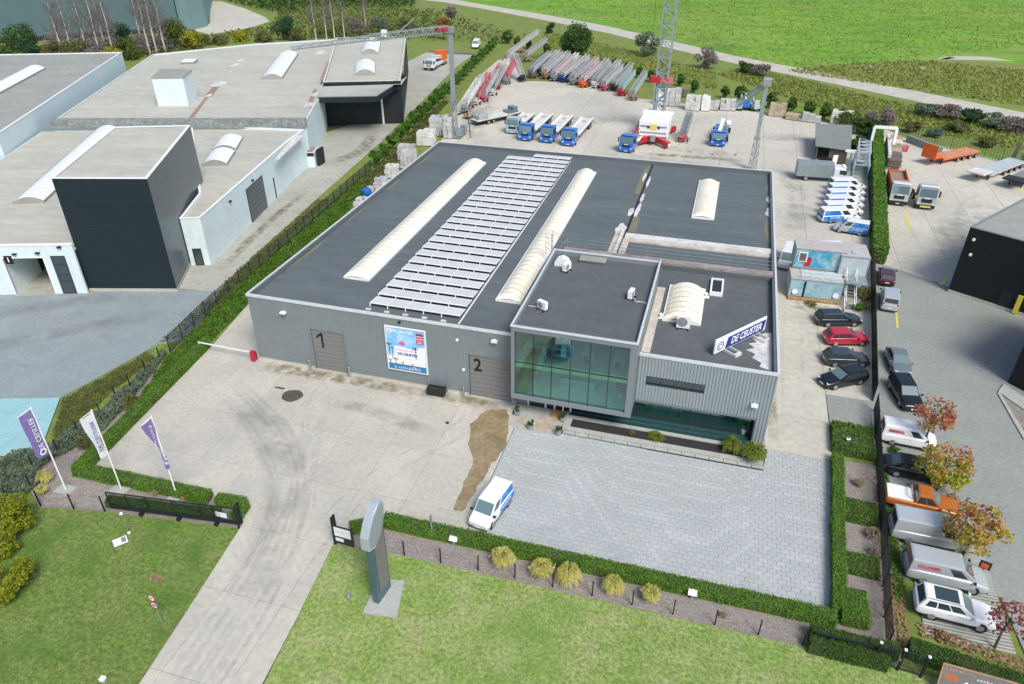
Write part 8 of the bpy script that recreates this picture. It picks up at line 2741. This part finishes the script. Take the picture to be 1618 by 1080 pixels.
t = thing('lawn_lamp', 'thin pole with a small white globe on the left lawn', 'lamp', (3.8, -23.65, 0))
MB().tube((0, 0, -.1), (0, 0, 1.85), .025, 6).build('pole', 'galv', t)
b = MB()
for i in range(6):
    a0, a1 = PI * i / 6 - PI / 2, PI * (i + 1) / 6 - PI / 2
    b.tube((0, 0, 1.95 + .13 * math.sin(a0)), (0, 0, 1.95 + .13 * math.sin(a1)), .13 * math.cos(a0) + .001, 10, 0, .13 * math.cos(a1) + .001, False)
b.build('globe', 'white', t)
MB().tube((.05, 0, -.06), (.05, 0, .05), .12, 8).build('foot', 'white', t)
t = thing('ground_sign', 'small white board lying in the grass below the thin lamp', 'sign', (4.0, -24.5, -.03), .9)
MB().slab((-.6, -.3, .05), (.35, -.3, .05), (.35, .3, .2), (-.6, .3, .2), .04).build('board', 'flag_white', t)
MB().slab((-.05, -.22, .115), (.27, -.22, .115), (.27, .22, .225), (-.05, .22, .225), .01).build('print', 'frame_grey', t)
tag(MB().cbox((0, 0, .1), (.3, .3, .25)).tube((0, 0, .2), (.02, -.02, .36), .1, 8).build('ground_floodlight', 'metal', None, loc=(22.3, -24.4, 0)), 'small grey ground floodlight on the lawn left of the pylon', 'floodlight')
tag(MB().cbox((0, 0, .1), (.3, .3, .2)).cbox((.2, 0, .25), (.12, .2, .2)).build('ground_floodlight', 'white', None, loc=(10.75, -34.1, 0)), 'small white ground light on the left lawn at the bottom edge', 'floodlight')
for x, y, l in ((27.5, -17.95, 'white box floodlight in the front bed near the white van'), (44.65, -18.0, 'white box floodlight in the front bed near its right end'), (56.1, 1.6, 'small white light in the green hedge block at the side lane')):
    t = thing('bed_floodlight', l, 'floodlight', (x, y, 0 if x < 56 else .75))
    k = 1 if x < 56 else .5
    MB().slab((-.3 * k, -.1 * k, .35 * k), (.3 * k, -.1 * k, .35 * k), (.28 * k, .3 * k, .6 * k), (-.28 * k, .3 * k, .6 * k), .18 * k).build('lamp_head', 'white', t)
    MB().box(-.08, .08, -.02, .12, -.1, .4).build('bracket', 'galv', t)
t = thing('light_post', 'slim dark topped light post beside the front hedge', 'lamp', (25.75, -17.75, 0))
MB().tube((0, 0, -.1), (0, 0, 1.5), .07, 8).build('pole', 'galv', t)
MB().tube((0, 0, 1.5), (0, 0, 2.2), .1, 8).build('lamp_head', 'frame_grey', t)
# barrier at the left passage
t = thing('barrier', 'white barrier boom with a red cabinet closing the passage left of the building', 'barrier', (-.35, -.55, 0))
MB().box(-.22, .22, -.22, .22, 0, 1.15).build('cabinet', 'red', t, bevel=.03)
MB().box(-.2, .2, .23, .35, 0, .9).build('cabinet_rear', 'black', t)
MB().bar((.2, 0, 1.0), (-6.5, .15, 1.0), .09, .12).build('boom', 'white', t)
b = MB().bar((-6.4, .15, -.05), (-6.4, .15, 1.05), .07).bar((-6.4, .15, .9), (-6.7, .35, -.05), .06)
b.build('boom_rest', 'white', t)
t = thing('small_orange_sign', 'small orange and black sign box on a post beside the golden autumn tree', 'sign', (64.0, -10.2, 0), R(-20))
MB().tube((0, 0, -.1), (0, 0, .7), .05, 6).build('post', 'galv', t)
MB().box(-.35, .35, -.1, .1, .6, 1.15).build('sign_box', 'black', t)
MB().box(-.25, .2, -.12, -.101, .68, 1.08).build('sign_face', 'orange', t)
# dark sign at the bottom right
t = thing('company_board', 'dark grey green sign board with orange emblem and orange edge at the bottom right', 'sign', (59.2, -20.35, 0), R(-4))
MB().slab((0, -.35, .35), (3.9, -.35, .35), (3.9, .15, 2.0), (0, .15, 2.0), .06).build('board', 'pylon_core', t)
SL = Matrix.Translation((0, -.35, .35)) @ Matrix.Rotation(math.atan2(1.65, .5), 4, 'X')
HB_ = math.hypot(1.65, .5)
b = MB()
b.box(0, .06, 0, HB_, .062, .08, 0, SL); b.box(.06, 3.84, HB_ - .06, HB_, .062, .08, 0, SL); b.box(3.84, 3.9, 0, HB_, .062, .08, 0, SL)
b.build('orange_edge', 'orange_pale', t)
em = MB()
for i in range(12):
    a = 2 * PI * i / 12
    em.add([tuple(SL @ Vector((.62 + .34 * math.cos(a - .14), HB_ * .52 + .24 * math.sin(a - .14), .07))), tuple(SL @ Vector((.62 + .46 * math.cos(a), HB_ * .52 + .33 * math.sin(a), .07))), tuple(SL @ Vector((.62 + .34 * math.cos(a + .14), HB_ * .52 + .24 * math.sin(a + .14), .07))), tuple(SL @ Vector((.62, HB_ * .52, .07)))], [(3, 0, 1, 2)])
em.build('orange_emblem', 'orange', t)
scribble('orange_lettering', 1.6, .22, 'orange_pale', t, SL @ Matrix.Translation((1.0, HB_ - .28, .068)), 9, 8)
scribble('white_lettering', 1.7, .2, 'print_white', t, SL @ Matrix.Translation((2.75, HB_ - .5, .068)), 10, 9)
scribble('white_lettering', 1.5, .2, 'print_white', t, SL @ Matrix.Translation((2.85, HB_ - .8, .068)), 10, 10)
for x in (1.45, 2.1):
    b = MB()
    b.add([tuple(SL @ Vector((x + dx, HB_ * .3 + dy, .07))) for dx, dy in ((0, .36), (-.2, .12), (-.08, .12), (-.08, -.1), (.08, -.1), (.08, .12), (.2, .12))], [(0, 1, 2, 3, 4, 5, 6)])
    b.build('white_arrow', 'print_white', t)
b = MB()
for x in (.3, 3.6):
    b.box(x - .05, x + .05, .05, .15, -.2, 1.5)
b.build('post', 'fence_black', t)

# painted lines in the lorry yard
b = MB()
for (p, q, w) in (((69.57, 61.97), (68.81, 53.46), .14), ((63.92, 30.15), (63.38, 24.81), .1), ((69.98, 37.28), (71.09, 39.53), .16), ((87.83, 75.37), (89.11, 76.91), .2)):
    p, q = Vector(p), Vector(q)
    n2 = Vector((-(q - p).y, (q - p).x)).normalized() * w
    b.prism([tuple(p - n2), tuple(q - n2), tuple(q + n2), tuple(p + n2)], -.05, .006)
struct('painted_line', b, MT['yellow'])
# grass strips of the grid pavers at the bottom right
b = MB()
for i in range(34):
    y = -16.6 + i * .27
    b.box(59.4, 64.6, y, y + .16, -.1, -.012)
gp = struct('grid_paving', b, MT['terrace'])

# pallets and stacks along the back fence and beside the hall
random.seed(40)
def block_stack(label, loc, rz, nx, ny, nz, s, key, group, jitter=.04):
    t = thing('pallet_stack', label, 'pallet', loc, rz, group)
    MB().box(-nx * s[0] / 2, nx * s[0] / 2, -ny * s[1] / 2, ny * s[1] / 2, 0, .14).build('pallet', 'shed_wood', t)
    m0 = None
    for k in range(nz):
        for i in range(nx):
            for j in range(ny):
                if k == nz - 1 and random.random() < .25:
                    continue
                q = ((i - (nx - 1) / 2) * s[0] + random.uniform(-jitter, jitter), (j - (ny - 1) / 2) * s[1] + random.uniform(-jitter, jitter), .15 + k * s[2])
                if m0 is None:
                    m0 = MB().box(-s[0] * .48, s[0] * .48, -s[1] * .48, s[1] * .48, 0, s[2] * .96).build('block', key, t, loc=q)
                else:
                    share(m0, 'block', t, q, random.uniform(-.03, .03))
    return t
gk = 'stacked blocks along the back fence'
for p, n, s, key, l in (((28.09, 114.34), (3, 2, 4), (1.0, 1.0, .8), 'white', 'tall white block stack directly behind the crane mast'), ((30.6, 113.9), (2, 2, 4), (1.2, 1.1, .9), 'block_grey', 'tall pale block stack right of the crane mast'), ((31.8, 123.67), (2, 2, 2), (1.2, 1.1, .8), 'moss', 'mossy low stack behind the pale block stacks'), ((34.71, 111.72), (3, 2, 3), (1.0, 1.1, .95), 'white_dirty', 'whitish block stack in the middle of the back fence'), ((37.35, 111.9), (2, 2, 4), (.8, .9, .75), 'white', 'narrow white block stack in the middle of the back fence'), ((39.15, 112.94), (2, 2, 3), (.9, .9, .6), 'block_grey', 'low grey block stack left of the loader crane lorry boom'), ((41.89, 113.7), (3, 2, 3), (1.1, 1.0, .7), 'block_grey', 'grey covered stack right of the loader crane lorry'), ((51.99, 111.72), (3, 2, 2), (1.1, 1.1, 1.2), 'stone_tan', 'tan stone stack right of the right mast'), ((53.73, 110.66), (1, 1, 1), (1.4, 1.0, .8), 'print_blue', 'small blue covered crate beside the tan stone stack'), ((55.57, 109.66), (3, 2, 2), (1.2, 1.0, .5), 'stone_tan', 'low tan plank stack by the back fence'), ((58.62, 109.01), (3, 2, 3), (1.2, 1.0, .5), 'block_grey', 'low grey block stack left of the shed'), ((64.32, 109.13), (3, 2, 4), (1.3, 1.1, .6), 'white_dirty', 'whitish stack behind the shed roof'), ((66.76, 108.36), (2, 2, 2), (1.0, 1.0, .7), 'block_grey', 'small pale stack at the right end behind the shed')):
    block_stack(l, p, R(random.uniform(-12, 12) - 6), *n, s, key, gk)
gk = 'stacked white blocks beside the long hall'
for p, n, s, key, l in (((-11.2, 79.5), (3, 3, 4), (.95, 1.0, .8), 'block_grey', 'tallest pale block stack behind the left back corner of the hall'), ((-8.6, 78.5), (2, 3, 5), (.8, 1.0, .75), 'block_grey', 'pale upright stack beside the tallest pale one'), ((-11.0, 73.0), (3, 3, 3), (1.0, 1.1, .8), 'white_dirty', 'whitish block stack in front of the tallest one'), ((-9.0, 60.0), (3, 4, 4), (.7, .8, .65), 'block_grey', 'pale block stack beside the hall roof edge'), ((-11.3, 63.5), (2, 2, 3), (1.0, 1.0, .8), 'block_grey', 'pale block stack near the round trees'), ((-9.7, 54.5), (3, 3, 3), (.65, .65, .6), 'white_dirty', 'low whitish block stack at the hall roof edge'), ((-9.6, 50.0), (3, 3, 2), (.7, .7, .6), 'block_grey', 'scattered grey blocks at the hall roof edge'), ((-12.2, 67.5), (3, 2, 2), (.8, .9, .6), 'stone_tan', 'mixed brown heap between the pale stacks')):
    block_stack(l, p, R(random.uniform(0, 12)), *n, s, key, gk, .08)
t = thing('blue_bag', 'bright blue bag of rubble in the grass at the hall roof edge', 'bag', (-10.0, 45.6, 0), .3)
b = MB()
b.loft([[(.75 * k * math.cos(a) * (1 + .15 * math.sin(3 * a)), .6 * k * math.sin(a), z) for a in np.linspace(0, 2 * PI, 11)[:-1]] for k, z in ((.9, 0), (1.1, .35), (1.0, .8), (.6, 1.05))])
b.build('bag_cloth', 'blue', t)
for x, y, l in ((-9.2, 42.2, 'grey rubble heap nearest the building in the green strip'), (-9.8, 47.8, 'grey rubble heap behind the blue bag')):
    b = MB()
    for i in range(14):
        b.cbox((random.uniform(-.9, .9), random.uniform(-1.2, 1.2), random.uniform(.1, .5)), (random.uniform(.3, .7), random.uniform(.3, .7), random.uniform(.2, .5)), 0, random.uniform(0, 3))
    tag(b.build('rubble_heap', 'block_grey', None, loc=(x, y, 0)), l, 'rubble heap')
# concrete kerb blocks behind the building
for p, l in (((33.84, 81.59), 'pale concrete block at the foot of the white and red crane'), ((37.79, 81.53), 'pale concrete block between crane and loader crane lorry'), ((41.81, 81.13), 'pale concrete block in front of the loader crane lorry'), ((45.83, 81.87), 'pale concrete block left of the right mast')):
    tag(MB().loft([[(-1.2, -.4, 0), (1.2, -.4, 0), (1.2, .4, 0), (-1.2, .4, 0)], [(-1.05, -.28, .8), (1.05, -.28, .8), (1.05, .28, .8), (-1.05, .28, .8)]]).build('concrete_block', 'concrete', None, loc=(*p, 0)), l, 'concrete block', 'concrete blocks behind the building')
for p, l in (((-12.35, 82.72), 'left mossy round post stub beside the tall block stacks'), ((-11.18, 83.51), 'right mossy round post stub beside the tall block stacks')):
    tag(MB().tube((0, 0, 0), (0, 0, 1.9), .45, 10).build('concrete_pipe', 'moss', None, loc=(*p, 0)), l, 'concrete pipe', 'post stubs')
